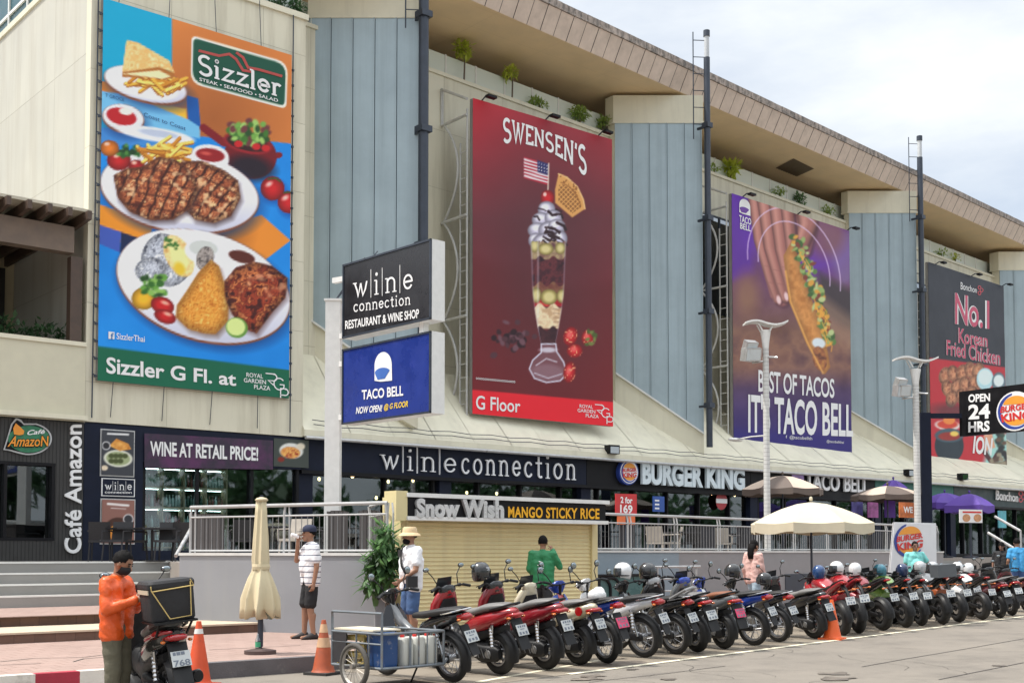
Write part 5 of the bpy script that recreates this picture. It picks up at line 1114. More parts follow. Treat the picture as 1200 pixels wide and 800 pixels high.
def lightbox(nm, lab, yl0, yl1, face):
    z1 = atd(400.5, yl0, 23.0)[2]; z0 = atd(400.5, yl1, 23.0)[2]; t = thing(nm, lab, 'sign', pl.P(0, z0, 0))
    MB().rect(pl, 0, pl.len, z0, z1, -.30, -.004).build('case', white_metal, t); MB().rect(pl, .03, pl.len - .03, z0 + .03, z1 - .03, 0, .012).build('face', face, t)
    f_ = MB(); L_ = pl.len
    for a in ((0, L_, z0, z0 + .035), (0, L_, z1 - .035, z1), (0, .035, z0, z1), (L_ - .035, L_, z0, z1)): f_.rect(pl, *a, -.002, .03)
    f_.build('edge_frame', dark_metal, t); return t
t1_ = lightbox('wine_lightbox', 'black projecting lightbox with white wine shop lettering', 310.5, 397, pm('black_face', (.022, .022, .026), .25, var=.3, scale=1.5))
b = MB(); serif_text(b, 'w|i|n|e', lambda s, t, k: pl.px(415 + s * 71, 349 - s * 11 - t * (26 - s * 0), .02 + k), hw=.045)
letters(b, pl, 'RESTAURANT & WINE SHOP', [(405.5, 386), (492, 372.5), (492, 362), (405.5, 376)], k=.02, bold=.02); serif_text(b, 'connection', lambda s, t, k: pl.px(415 + s * 68, 365.5 - s * 9 - t * 12.8, .02 + k), hw=.055, track=.06)
b.build('words', lt_white, t1_)
bface = patch(pm('blue_face', (.012, .032, .22), .3, var=.15, scale=2), 3, .55, .7, (.03, .05, .30), .6)
t2_ = lightbox('taco_lightbox', 'blue projecting lightbox with a white bell', 409.5, 497.5, bface)
b1, b2 = MB(), MB(); bell_logo((b1, b2), pl, 450, 430.5, 10.6, .02, -.08, 1.55); b1.build('bell_mark', lt_white, t2_); b2.build('bell_inset', pm('bell_blue', (.05, .14, .45), .5), t2_)
b = MB(); letters(b, pl, 'TACO BELL', [(425, 468.5), (473.5, 463.5), (473.5, 451.5), (425, 457)], k=.02, bold=.024); letters(b, pl, 'NOW OPEN!', [(418, 485), (449, 482), (449, 474), (418, 477)], k=.02, bold=.02, shear=.25); b.build('words', lt_white, t2_)
b = MB(); letters(b, pl, '@ G FLOOR', [(451, 481.5), (479, 478.5), (479, 469), (451, 473.5)], k=.02, bold=.02, shear=.25); b.build('yellow_words', lt_yel, t2_)

# ================================================================== open 24 hours sign on a dark post
dd = 40.5; pp = xyd(1085, dd); zt = atd(1085, 484, dd)[2]
T = thing('sign_pole', 'thick dark square post holding the open 24 hours sign', 'pole', (pp[0], pp[1], TZ))
MB().box((pp[0], pp[1], (TZ + zt) / 2), (.40, .34, zt - TZ), YAW).build('pole_shaft', navy, T)
c = xyd(1130, dd); MB().box(((pp[0] + c[0]) / 2, (pp[1] + c[1]) / 2, zt - .09), (1.5, .16, .16), math.atan2(c[1] - pp[1], c[0] - pp[0])).build('arm', navy, T)
pl = Plane(xyd(1127, 40.5), xyd(1217, 38.2)); z0, z1 = atd(1127, 511, 40.5)[2], atd(1127, 459, 40.5)[2]
T = thing('opening_hours_sign', 'black sign reading open 24 hrs beside a round bun logo', 'sign', pl.P(0, z0))
MB().rect(pl, 0, pl.len, z0, z1, -.28, 0).build('case', black_p, T)
b = MB(); letters(b, pl, 'OPEN', [(1135, 471.5), (1160.5, 470), (1160.5, 460.5), (1135, 462)], k=.012, bold=.035); letters(b, pl, '24', [(1135, 491.5), (1160.5, 490), (1160.5, 472.5), (1135, 474)], k=.012, bold=.035); letters(b, pl, 'HRS', [(1135, 506.5), (1160, 505), (1160, 492.5), (1135, 494)], k=.012, bold=.04); b.build('words', lt_white, T)
burger_logo(T, pl, 1190, 481.5, 19, 20, .012, True, slope=-.07)
# ------------------------------------------------------------------ terrace walls and railings
pp0, pp1 = np.array(WL[0]), np.array(WL[1])
def wall_run(t, name, pts, z0, z1, m, th=.22, cop=True):
    for i, (a, b) in enumerate(zip(pts[:-1], pts[1:])):
        pl = Plane(a, b); MB().rect(pl, 0, pl.len + (.0 if i == len(pts) - 2 else .0), z0, z1, -th, 0).build(name, m, t)
        if cop: MB().rect(pl, -.01, pl.len + .01, z1 + .001, z1 + .05, -th - .02, .025).build('coping', pm('wall_coping', (.60, .60, .58), .6, var=.08, pos=True), t)
T = thing('terrace_wall', 'plain grey terrace wall behind the closed cream parasol', 'wall', (pp1[0], pp1[1], .2))
wall_run(T, 'wall_face', [pp0, pp1], 0, 1.56, wall_grey)
wall_run(T, 'wall_face', [tuple(pp1 + np.array([.01, .0])), (12.6, 18.6)], 0, 1.56, wall_grey)
T = thing('terrace_wall', 'long grey and bluish terrace wall behind the motorcycle row', 'wall', (20, 20, .2))
wall_run(T, 'wall_face', [(17.0, 19.7), (22.7, 20.1)], 0, 1.62, wall_blue)
wall_run(T, 'wall_face', [(22.7, 20.1), (38.4, 21.95)], 0, 1.62, pm('warm_grey_wall', (.25, .245, .25), .6, var=.08, pos=True))
pl = Plane((22.7, 20.1), (38.4, 21.95))
for x0 in (920, 1001):
    a, b = pl.uz(x0, 690)[0], pl.uz(x0 + 30, 690)[0]; MB().rect(pl, a, b, .5, 1.02, .002, .02).build('vent_grille', dark_metal, T)
MB().rect(Plane((17.3, 19.7), (18.7, 19.8)), 0, 1.5, 1.68, 1.78, -.22, .04).build('raised_block', wall_blue, T)
railm = pm('rail_white', (.40, .40, .40), .4, var=.1, scale=5); balm = pm('rail_grey', (.20, .20, .205), .45, var=.15, scale=5)
def railing(label, pts, z0, z1, mid, step=.13, post=1.9, thick=.032, m=railm):
    t = thing('railing', label, 'railing', (pts[0][0], pts[0][1], z0), 'white metal railings along the terrace'); ps = [np.array(p, float) for p in pts]
    P3 = lambda z: [(p[0], p[1], z) for p in ps]
    MB().tube(P3(z1), thick, 8).build('top_rail', m, t, smooth=40)
    b = MB(); b.tube(P3(mid), .018, 6); b.tube(P3(z0 + .09), .02, 6); b.build('lower_rail', m, t)
    bal = MB(); pst = MB(); nz = .012
    for a, c in zip(ps[:-1], ps[1:]):
        l = np.hypot(*(c - a)); n = max(1, int(l / step))
        for i in range(1, n): q = a + (c - a) * i / n; bal.tube([(q[0], q[1], z0 + .09), (q[0], q[1], mid)], .008, 5)
        n = max(1, int(round(l / post)))
        for i in range(n + 1):
            q = a + (c - a) * i / n; e = (c - a) / l; pst.tube([(q[0], q[1], z0), (q[0], q[1], mid + .02), (q[0] - .03 * e[1], q[1] + .03 * e[0], z1)], .022, 6)
            q2 = q + e * .12; pst.tube([(q2[0], q2[1], z0), (q2[0], q2[1], mid + .02), (q2[0] + .02, q2[1] + .06, z1)], .016, 6)
    bal.build('balusters', balm, t); pst.build('posts', m, t); return t
ei = (pp1 - pp0) / np.hypot(*(pp1 - pp0)); off = np.array([ei[1], -ei[0]]) * -.12
railing('white railing on the grey wall behind the closed parasol', [tuple(pp0 + off + ei * .15), tuple(pp1 + off - ei * .1), (12.45, 18.5)], 1.56, 2.46, 2.27)
railing('white railing on the long wall behind the parked motorcycles', [(17.3, 19.85), (22.7, 20.24), (38.2, 22.07)], 1.62, 2.52, 2.32)
# handrails of the stairs
t = thing('stair_handrail', 'steel handrail sloping down beside the grey stairs', 'handrail', atd(207, 652, 25.6), None)
a, b = atd(206, 651, 24.6), atd(229, 610, 25.9); MB().tube([a, b], .04, 10).build('rail_bar', galv, t, smooth=40); MB().tube([(b[0], b[1], TZ), b], .025, 8).build('post', galv, t, smooth=40)
t = thing('stair_handrail', 'pair of steel handrails by the steps at the far right end', 'handrail', atd(1172, 640, 38.5))
MB().tube([atd(1166, 605, 39), atd(1196, 622, 38)], .045, 8).build('rail_bar', galv, t, smooth=40); MB().tube([atd(1158, 624, 38.5), atd(1188, 642, 37.5)], .045, 8).build('rail_bar', galv, t, smooth=40)
c = atd(1196, 622, 38); MB().tube([(c[0], c[1], .2), c], .03, 8).build('post', galv, t)
st3 = thing('concrete_stairs', 'dark steps up to the terrace at the far right end of the wall', 'stairs', (40.5, 22.5, .2))
for i in range(6): MB().box((41.4, 25.6 - .3 + .18 * i, .3 + .2 * i - .1 * (i == 5)), (5.2, 6 - .36 * i - .6, .21), R(7)).build('step', conc, st3)
# fluted planters behind the left railing
fl = add_grid(pm('fluted_grey', (.10, .09, .088), .6, var=.12), .06, 40, .008, .01, (.3, .3, .3), 'XZ', gmix=.8)
for x0, x1, d, lab in ((222, 257, 24.5, 'fluted grey planter at the left end of the railing'), (384, 404, 22.6, 'fluted grey planter by the white sign pole'), (421, 442, 22.4, 'fluted grey planter behind the small green tree')):
    a, b = xyd(x0, d), xyd(x1, d); pl = Plane(a, b); t = thing('planter', lab, 'planter', (a[0], a[1], TZ), 'fluted planters behind the railing')
    MB().rect(pl, 0, pl.len, TZ, 2.34, -.4, 0).build('tub', fl, t); MB().rect(pl, -.02, pl.len + .02, 2.341, 2.385, -.42, .02).build('rim', fl, t); MB().rect(pl, .04, pl.len - .04, 2.386, 2.40, -.36, -.04).build('soil', pm('soil', (.05, .035, .025), .9), t)
for x0, x1, d, lab in ((727, 742, 30.5, 'dark planter behind the white railing under the red price board'), (818, 838, 33, 'dark planter behind the white railing near the burger entrance'), (866, 886, 34, 'dark planter behind the railing left of the big cream parasol')):
    a, b = xyd(x0, d), xyd(x1, d); pl = Plane(a, b); t = thing('planter', lab, 'planter', (a[0], a[1], TZ), 'dark planters behind the railing')
    MB().rect(pl, 0, pl.len, TZ, 2.3, -.4, 0).build('tub', pm('dark_tub', (.03, .03, .036), .5, var=.2), t); MB().rect(pl, -.02, pl.len + .02, 2.301, 2.34, -.42, .02).build('rim', pm('dark_tub', (.05, .05, .06), .5), t)

# ------------------------------------------------------------------ terrace chairs, tables
rattan = pm('dark_rattan', (.025, .024, .027), .55, var=.3, scale=30); pale_ch = pm('pale_chair', (.42, .38, .33), .5, var=.15)
def chair(label, x, d, rz, group, m):
    p = xyd(x, d); t = thing('chair', label, 'chair', (p[0], p[1], TZ), group, rz)
    MB().box((0, 0, .45), (.46, .48, .05)).build('seat', m, t, local=True)
    b = MB(); b.add([(-.20, -.23, .48), (-.20, .23, .48), (-.28, .23, .88), (-.28, -.23, .88), (-.235, -.23, .48), (-.235, .23, .48), (-.315, .23, .88), (-.315, -.23, .88)], [(0, 1, 2, 3), (5, 4, 7, 6), (0, 4, 5, 1), (1, 5, 6, 2), (2, 6, 7, 3), (3, 7, 4, 0)]); b.build('backrest', m, t, local=True)
    for sx in (-1, 1):
        for sy in (-1, 1): MB().tube([(.2 * sx, .21 * sy, .43), (.24 * sx, .23 * sy, .0)], .02, 6).build('leg', m, t, local=True)
    for sy in (-1, 1): MB().tube([(.22, .24 * sy, .43), (.22, .25 * sy, .66), (-.24, .25 * sy, .68)], .018, 6).build('armrest', m, t, local=True)
    return t
def table(label, x, d, m=rattan, r=.38):
    p = xyd(x, d); t = thing('cafe_table', label, 'table', (p[0], p[1], TZ), 'cafe tables on the terrace')
    MB().box((0, 0, .73), (r * 2, r * 2, .04)).build('tabletop', m, t, local=True); MB().tube([(0, 0, .03), (0, 0, .71)], .03, 8).build('pedestal', m, t, local=True); MB().box((0, 0, .015), (.45, .45, .03)).build('base', m, t, local=True)
for x, d, rz, l in ((118, 27.2, .2, 'dark rattan chair at the left under the brown poster'), (137, 26.6, 3.0, 'dark rattan chair in front of the brown food poster'), (160, 27.3, -1.3, 'dark rattan chair right of the brown poster'), (196, 26.9, 3.2, 'dark rattan chair beside the steel handrail'), (214, 27.4, .3, 'dark rattan chair just inside the steel handrail')):
    chair(l, x, d, rz + YAW, 'dark chairs outside the wine shop', rattan)
table('small dark table among the rattan chairs by the brown poster', 148, 27.0); table('small dark table near the top of the steel handrail', 178, 27.0)
for x, d, rz, l in ((285, 25.5, 1.2, 'dark chair behind the railing left of the closed parasol'), (340, 25.8, 2.0, 'dark chair behind the capped man'), (365, 25.2, -.6, 'dark chair behind the railing by the sign pole')): chair(l, x, d, rz, 'chairs behind the left railing', rattan)
chair('cream chair with a round back behind the striped shirt man', 345, 24.3, YAW + 2.8, 'chairs behind the left railing', pale_ch)
table('dark table behind the railing left of the sign pole', 315, 25.6)
for x, d, rz, l in ((772, 31.5, .3, 'pale chair behind the railing under the blue notice'), (786, 31.8, 2.4, 'pale chair just right of the blue notice'), (808, 32.6, 1.1, 'dark chair behind the railing below the burger letters'), (846, 33.6, .5, 'pale chair below the round red notice'), (858, 34.2, 2.2, 'dark chair right of the round red notice')): chair(l, x, d, rz, 'chairs outside the burger restaurant', pale_ch if 'pale' in l else rattan)
table('dark table among the chairs below the burger letters', 797, 32.0); table('dark table by the round red notice', 852, 34.8)

# notices in front of the burger shop
def board(nm, lab, x0, x1, y0, y1, d, m, legs=True, base=TZ):
    pl = Plane(xyd(x0, d), xyd(x1, d + .3)); z0, z1 = atd(x0, y1, d)[2], atd(x0, y0, d)[2]; t = thing(nm, lab, 'sign', pl.P(0, base))
    MB().rect(pl, 0, pl.len, z0, z1, -.04, 0).build('panel', m, t)
    if legs: MB().tube([pl.P(pl.len / 2, base, -.02), pl.P(pl.len / 2, z0, -.02)], .03, 6).build('post', dark_metal, t); MB().box(pl.P(pl.len / 2, base + .02, -.02), (.4, .4, .03)).build('base', dark_metal, t)
    return t, pl
t, pl = board('price_board', 'red standing board offering two for 169', 722, 746.5, 578, 604, 30.0, pm('board_red', (.50, .03, .035), .4, var=.08))
b = MB(); letters(b, pl, '2 for', [(727, 589), (741, 590), (741, 582.5), (727, 581.5)], k=.008, bold=.03); letters(b, pl, '169', [(726.5, 600.5), (741, 601.5), (741, 591.5), (726.5, 590.5)], k=.008, bold=.03); b.build('words', lt_white, t)
b = MB(); b.rect(pl, .05, pl.len - .05, atd(725, 614, 30)[2], atd(725, 604.2, 30)[2], -.03, -.005); b.build('orange_foot', pm('board_orange', (.70, .16, .05), .45), t)
t, pl = board('notice_board', 'blue notice board outside the burger restaurant', 766, 779, 581, 599, 35, pm('notice_blue', (.03, .09, .34), .4, var=.1))
b = MB()
for i in range(3): b.rect(pl, .06, .24, pl.P(0, 0)[2] + atd(766, 587 + i * 4.6, 35)[2], atd(766, 585 + i * 4.6, 35)[2], .004, .008)
b.build('words', lt_white, t)
t = thing('round_notice', 'red round notice with a white band in the burger restaurant window', 'sign', PE.off(-.2).px(845, 600)); pl = PE.off(-.25)
b = MB(); flat(b, pl, circle_pts(845, 586.5, 6.6, 10.5), .02); b.build('disc', pm('notice_red', (.40, .03, .04), .4), t); b = MB(); b.poly([pl.px(838.5, 589, .03), pl.px(851.5, 589.6, .03), pl.px(851.5, 584.4, .03), pl.px(838.5, 583.8, .03)]); b.build('band', lt_white, t)
# posters in front of the taco and chicken shops
t, pl = board('menu_board', 'white menu board with two buns beside the purple parasols', 1125.5, 1152, 596.5, 612, 43, lt_white)
b = MB()
for cx in (1132.5, 1145.5): flat(b, pl, circle_pts(cx, 606.5, 4.6, 4.6), .006)
b.build('bun_picture', pm('bun_print', (.55, .28, .14), .5, var=.3, scale=8), t); MB().poly([pl.px(*q, .006) for q in ((1128, 600.6), (1150, 601), (1150, 599), (1128, 598.6))]).build('red_line', lt_red, t)
t, pl = board('menu_board', 'orange and red burger poster right of the purple cloth panel', 1055, 1072, 588, 606, 40, pm('poster_orange', (.55, .16, .05), .5, var=.4, scale=5))
b = MB(); letters(b, pl, 'WE', [(1058.5, 600.5), (1069.5, 600.9), (1069.5, 593.5), (1058.5, 593)], k=.008, bold=.04); b.build('words', lt_white, t)
t, pl = board('cloth_panel', 'purple cloth panel hanging outside the taco shop', 1038, 1050, 586, 606, 42, pm('purple_cloth', (.10, .03, .30), .7, var=.15))
t, pl = board('window_poster', 'purple and pink drink poster by the taco shop door', 1018, 1030, 588, 606, 44, pm('poster_pink', (.30, .08, .24), .5, var=.6, scale=4))
t, pl = board('window_poster', 'dark blue food poster under the purple bell', 999, 1012, 585, 604, 44, pm('poster_blue', (.06, .05, .18), .5, var=.6, scale=5))
t, pl = board('window_poster', 'turquoise poster on the chicken shop glass', 1171, 1180, 598, 618, 48, pm('poster_turq', (.10, .38, .45), .5, var=.3, scale=4))

# ------------------------------------------------------------------ snack kiosk
KL, KR = xyd(472, 21.4), xyd(697.5, 24.5); pl = Plane(KL, KR); kw_ = pl.len; zt = 2.665; z_s = 2.19
kyel = pm('kiosk_cream', (.66, .57, .31), .5, var=.05, scale=2); kshut = streaks(pm('shutter_cream', (.78, .68, .39), .42, var=.05, scale=1.5), .3, (.40, .33, .2), sx=2)
T = thing('snack_kiosk', 'cream roller shutter snack kiosk selling mango sticky rice', 'kiosk', (KL[0], KL[1], .2))
MB().rect(pl, -.06, .05, .2, zt - .06, -.55, .02).build('side_panel', kyel, T); MB().rect(pl, kw_ - .05, kw_ + .05, .2, zt - .1, -.55, .02).build('side_panel', kyel, T)
sh = MB(); z = .2; prof = []
while z < z_s + .1: prof += [(z, .0), (z + .012, -.022), (z + .05, -.022), (z + .062, 0)]; z += .075
for (za, ka), (zb2, kb) in zip(prof[:-1], prof[1:]): sh.quad(pl.P(.05, za, ka - .02), pl.P(kw_ - .05, za, ka - .02), pl.P(kw_ - .05, zb2, kb - .02), pl.P(.05, zb2, kb - .02))
sh.build('shutter', kshut, T)
gd_ = MB(); gd_.rect(pl, .051, .11, .2, z_s, -.05, .03); gd_.rect(pl, kw_ - .11, kw_ - .051, .2, z_s, -.05, .03); gd_.build('shutter_guide', kyel, T)
MB().rect(pl, -.16, kw_ - .04, z_s + .06, zt - .085, .022, .34).build('fascia_box', black_p, T)
MB().rect(pl, -.40, -.161, z_s - .02, zt + .02, .0, .36).build('end_block', kyel, T)
MB().rect(pl, -.18, kw_ + .02, zt - .083, zt - .01, -.3, .40).build('top_ledge', white_metal, T)
MB().rect(pl, -.18, kw_ - .02, z_s - .01, z_s + .058, .0, .40).build('bottom_ledge', white_metal, T)
MB().rect(pl, .05, kw_ - .05, zt - .3, zt - .1, -.55, .0).build('roof', white_metal, T)
b = MB(); pk = pl.off(.34)
letters(b, pk, 'Snow Wish', [(485.5, 606.5), (588, 607.5), (588, 585.5), (485.5, 583.5)], k=.07, depth=.06, bold=.05, spacing=1.03); b.build('silver_words', pm('silver_letters', (.62, .62, .62), .3, metal=.4), T)
b = MB(); letters(b, pk, 'MANGO STICKY RICE', [(595, 606), (702, 608), (702, 595.5), (595, 593)], k=.012, bold=.03, spacing=1.08); b.build('yellow_words', pm('mango_letters', (.85, .42, .01), .4), T)

# ------------------------------------------------------------------ parasols
cloth_c = pm('cream_canvas', (.58, .50, .33), .8, var=.05, scale=3, bump=.1, bscale=40)
def closed_parasol():
    d = gd(765, .2); c = xyd(306, d); t = thing('closed_parasol', 'tall closed cream parasol on a round base', 'parasol', (c[0], c[1], .2)); zz = lambda y: atd(306, y, d)[2]
    s = d / F; b = MB(); rings = []; n = 96
    prof = [(586, 6.2), (600, 7.4), (630, 9.4), (655, 11), (664, 10.0), (669, 10.5), (677, 15), (688, 19.5), (700, 23.5), (712, 26), (719, 26.5)]
    for y, rp in prof:
        ring = []; k = min(1, max(0, (y - 585) / 130)); am = .16 + .30 * max(0, (y - 664) / 50) if y > 664 else .26
        for i in range(n):
            a = 2 * math.pi * i / n; f = 1 - am * (abs(math.cos(4 * a + .5 * math.sin(a) + k * 1.2 + .3 * math.sin(2 * a)))) ** .7 + .07 * math.sin(3 * a + y * .02); z = zz(y) + (.07 * math.cos(8 * a + k * 2) if y > 712 else 0); ring.append((c[0] + rp * s * f * math.cos(a), c[1] + rp * s * f * math.sin(a), z))
        rings.append(ring)
    b.rings(rings[::-1]); b.build('canopy', cloth_c, t, smooth=True)
    b = MB(); b.lathe([(.03, 0), (.075, .01), (.095, .03), (.07, .055), (.02, .07)], (c[0], c[1], zz(588)), n=20); b.build('cap', cloth_c, t, smooth=True)
    MB().tube([(c[0], c[1], .26), (c[0], c[1], zz(580))], .025, 10).build('pole', dark_metal, t, smooth=40)
    MB().tube([(c[0], c[1], .30), (c[0], c[1], .75)], .04, 10).build('sleeve', dark_metal, t, smooth=40); MB().ell((c[0] + .07, c[1] - .05, .72), (.04, .03, .04)).build('knob', dark_metal, t)
    MB().lathe([(0, 0), (.22, 0), (.22, .05), (.06, .08), (0.0, .08)], (c[0], c[1], .2), n=24).build('base', pm('rust_base', (.08, .05, .045), .7, var=.3), t, smooth=30)
    MB().lathe([(.118, 0), (.126, .04), (.120, .08)], (c[0], c[1], zz(667)), n=20).build('tie_strap', cloth_c, t)
closed_parasol()
def open_parasol(label, x, d, y_apex, y_rim, rpx, zbase, m, n=8, val=10, group=None, m2=None, rot=.2, words=None, vent=False):
    c = xyd(x, d); s = d / F; za, zr = atd(x, y_apex, d)[2], atd(x, y_rim, d)[2]; r = rpx * s; t = thing('open_parasol', label, 'parasol', (c[0], c[1], zbase), group)
    b = MB(); b2 = MB(); va = MB(); ribs = MB(); v = val * s
    for i in range(n):
        a0, a1 = rot + 2 * math.pi * i / n, rot + 2 * math.pi * (i + 1) / n; rows = []
        for k in range(5):
            q = k / 4; row = []
            for j in range(7):
                w_ = j / 6; a = a0 + (a1 - a0) * w_; sag = 1 - .035 * math.sin(math.pi * w_) * q; ch = math.cos((a1 - a0) / 2) / math.cos(a - (a0 + a1) / 2)
                row.append((c[0] + r * q * ch * sag * math.cos(a), c[1] + r * q * ch * sag * math.sin(a), zr + (za - zr) * (1 - q ** 1.65) - .03 * math.sin(math.pi * w_) * q))
            rows.append(row)
        (b2 if (m2 and i % 2) else b).rings(rows, close=False, caps=False)
        e = rows[-1]; va.rings([[(p[0], p[1], p[2]) for p in e], [(p[0], p[1], p[2] - v * (1 + .12 * math.sin(i * 2 + j))) for j, p in enumerate(e)]], close=False, caps=False)
        ribs.tube([(c[0], c[1], za - .06), (c[0] + r * .98 * math.cos(a0), c[1] + r * .98 * math.sin(a0), zr - .02)], .012, 5)
        ribs.tube([(c[0], c[1], zr - .1), (c[0] + r * .5 * math.cos(a0), c[1] + r * .5 * math.sin(a0), zr + (za - zr) * .52 - .02)], .008, 5)
    b.build('canopy', m, t, smooth=50)
    if m2: b2.build('light_panels', m2, t, smooth=50)
    va.build('valance', m if not words else words, t, smooth=50); ribs.build('ribs', dark_metal, t); MB().tube([(c[0], c[1], zbase), (c[0], c[1], za + .06)], .026, 8).build('pole', dark_metal, t, smooth=40); MB().ell((c[0], c[1], za + .07), (.04, .04, .06)).build('finial', m, t)
    MB().lathe([(0, 0), (.3, 0), (.3, .06), (.05, .1), (0, .1)], (c[0], c[1], zbase), n=18).build('base', dark_metal, t)
    return t
open_parasol('large open cream parasol above the motorcycle row', 951, 27.6, 588, 613, 73, .2, pm('pale_canvas', (.56, .50, .37), .8, var=.06, scale=3), 8, 11, rot=.35)
brn = pm('brown_canvas', (.13, .10, .085), .8, var=.08); brl = pm('tan_canvas', (.52, .42, .34), .8, var=.06)
open_parasol('brown and tan parasol in front of the taco shop sign', 918, 38.0, 557, 573, 48, TZ, brn, 8, 7, 'brown parasols on the terrace', brl, .1)
open_parasol('brown and tan parasol in front of the thick dark sign post', 1041, 41.5, 569, 580, 42, TZ, brn, 8, 6, 'brown parasols on the terrace', brl, .5)
pur = pm('purple_canvas', (.10, .05, .30), .75, var=.08)
open_parasol('purple parasol just right of the thick dark sign post', 1108, 49, 577, 589, 30, TZ, pur, 8, 7, 'purple parasols outside the taco shop')
open_parasol('purple parasol above the white menu board with buns', 1137, 47.5, 578, 592, 30, TZ, pur, 4, 8, 'purple parasols outside the taco shop', rot=.9)
open_parasol('purple parasol top behind the brown parasol near the dark post', 1048, 47, 562, 572, 17, TZ, pur, 8, 4, 'purple parasols outside the taco shop')

# ------------------------------------------------------------------ street lamps
tape = add_grid(pm('lamp_white_paint', (.60, .60, .58), .45, var=.1, scale=10), 9, .11, .008, .01, (.4, .4, .4), 'XZ', gmix=.6)
def street_lamp(label, x, d, ytop, side):
    c = xyd(x, d); zt = atd(x, ytop, d)[2]; t = thing('street_lamp', label, 'street lamp', (c[0], c[1], TZ), 'white street lamps on the terrace edge'); s = d / F
    P = lambda dx, y, dd=0: np.array([*(np.array(c) + RT[:2] * dx * s + AX[:2] * dd), atd(x, y, d)[2]])
    MB().tube([(c[0], c[1], TZ), P(0, ytop + 30)], [4.0 * s, 3.6 * s], 14).build('pole', tape, t, smooth=40)
    MB().lathe([(3.6 * s, 0), (4.3 * s, .18), (6.0 * s, .45), (6.0 * s, .5), (0.01, .5)], P(0, ytop + 30), n=16).build('collar', white_metal, t, smooth=40)
    am = MB()
    for k in (-1, 1):
        for dd in (-.12, .12): am.tube([P(k * 4, ytop + 11, dd), P(k * 9, ytop + 2, dd)], .022, 6)
    am.build('fork', white_metal, t)
    wg = MB(); rows = []
    for q in np.linspace(-1, 1, 17):
        y = ytop + 1.5 + 3.0 * math.sin(q * 3.0) - 3 * (q > 0) * q; rows.append([P(q * 25 * 1.0, y - .6, -.22), P(q * 25, y - .6, .22), P(q * 25, y + 1.4, .22), P(q * 25, y + 1.4, -.22)])
    wg.rings(rows); wg.build('wing_top', white_metal, t, smooth=40)
    fl_ = MB(); P1 = P(-18 * side, ytop + 35); 
    br = MB(); br.tube([P(0, ytop + 45), P(-16 * side, ytop + 47)], .03, 6); br.tube([P(0, ytop + 40), P(12 * side, ytop + 42, -.2)], .03, 6); br.build('bracket', galv, t)
    for (dx, y, rzk, tl) in ((-20, 30, .4, -.5), (-15, 38, .1, -.3), (-22, 39, .6, -.2)):
        M = Matrix.Rotation(YAW + rzk, 3, 'Z') @ Matrix.Rotation(tl, 3, 'Y'); cc = P(dx * side, ytop + y, -.15)
        f = MB().box(cc, (.22, .36, .36), M=M); f.build('floodlight', galv, t)
        g = MB().box(cc - np.array(M @ Vector((.112, 0, 0))), (.004, .30, .30), M=M); g.build('floodlight_glass', pm('flood_glass', (.55, .60, .62), .08, spec=.8), t)
    return t
street_lamp('white street lamp in front of the taco billboard', 899.5, 33.5, 378, 1)
street_lamp('white street lamp left of the dark post with the open sign', 1076, 40.0, 420, 1)
# camera arm low on the first lamp, arms on the skirt
def flood(label, x, y, k):
    p = PE.px(x, y, k); t = thing('floodlight', label, 'floodlight', p, 'black floodlights on the skirt roof'); MB().box(p, (.42, .3, .3), -.2).build('housing', black_p, t); MB().tube([p, p + np.array([0, .5, -.12])], .03, 6).build('arm', dark_metal, t); MB().box(p + np.array([-.03, -.156, -.02]), (.34, .008, .22), -.2).build('lens', dkgl, t)
flood('black floodlight above the round burger badge', 713.5, 527, .15); flood('black floodlight above the dark green chicken shop band', 1124.5, 558.5, .15); flood('black floodlight right of the taco shop letters', 1062, 554, .15)
c = PE.px(806, 515, .3); t = thing('lamp_arm', 'slim white lamp arm reaching from the skirt roof by the first street lamp', 'lamp', c); a, b = atd(862, 515, 37.0), atd(900, 512, 35.0)
MB().ell(a, (.34, .12, .06)).build('lamp_head', white_metal, t, smooth=True); MB().tube([a, (a + b) / 2 + np.array([0, 0, .05]), atd(900, 510, 33.5)], .025, 6).build('arm', white_metal, t)

# ------------------------------------------------------------------ standing burger flag
pl = Plane(xyd(1043, 32.6), xyd(1091, 33.6)); T = thing('standing_banner', 'white standing banner with a round bun logo behind the motorcycles', 'banner', pl.P(0, .2))
zb_ = atd(1043, 612, 32.6)[2]; W0 = pl.len
MB().slab(pl, [(-.15, .2), (W0 + .02, .2), (W0 + .02, zb_), (.2, zb_)], -.06, 0).build('cloth', pm('banner_white', (.70, .70, .72), .6, var=.04), T)
MB().slab(pl, [(W0 + .02, .2), (W0 + .30, .2), (W0 + .30, zb_), (W0 + .02, zb_)], -.10, -.04).build('side_cloth', pm('banner_white', (.70, .70, .72), .6), T)
b = MB(); b.tube([pl.P(.2, zb_, -.03), pl.P(W0 + .3, zb_, -.06)], .02, 6); b.tube([pl.P(.2, zb_, -.03), pl.P(-.15, .2, -.03)], .018, 6); b.build('frame', galv, T)
burger_logo(T, pl, 1065, 633, 16.5, 18.5, .008, False, slope=-.07)

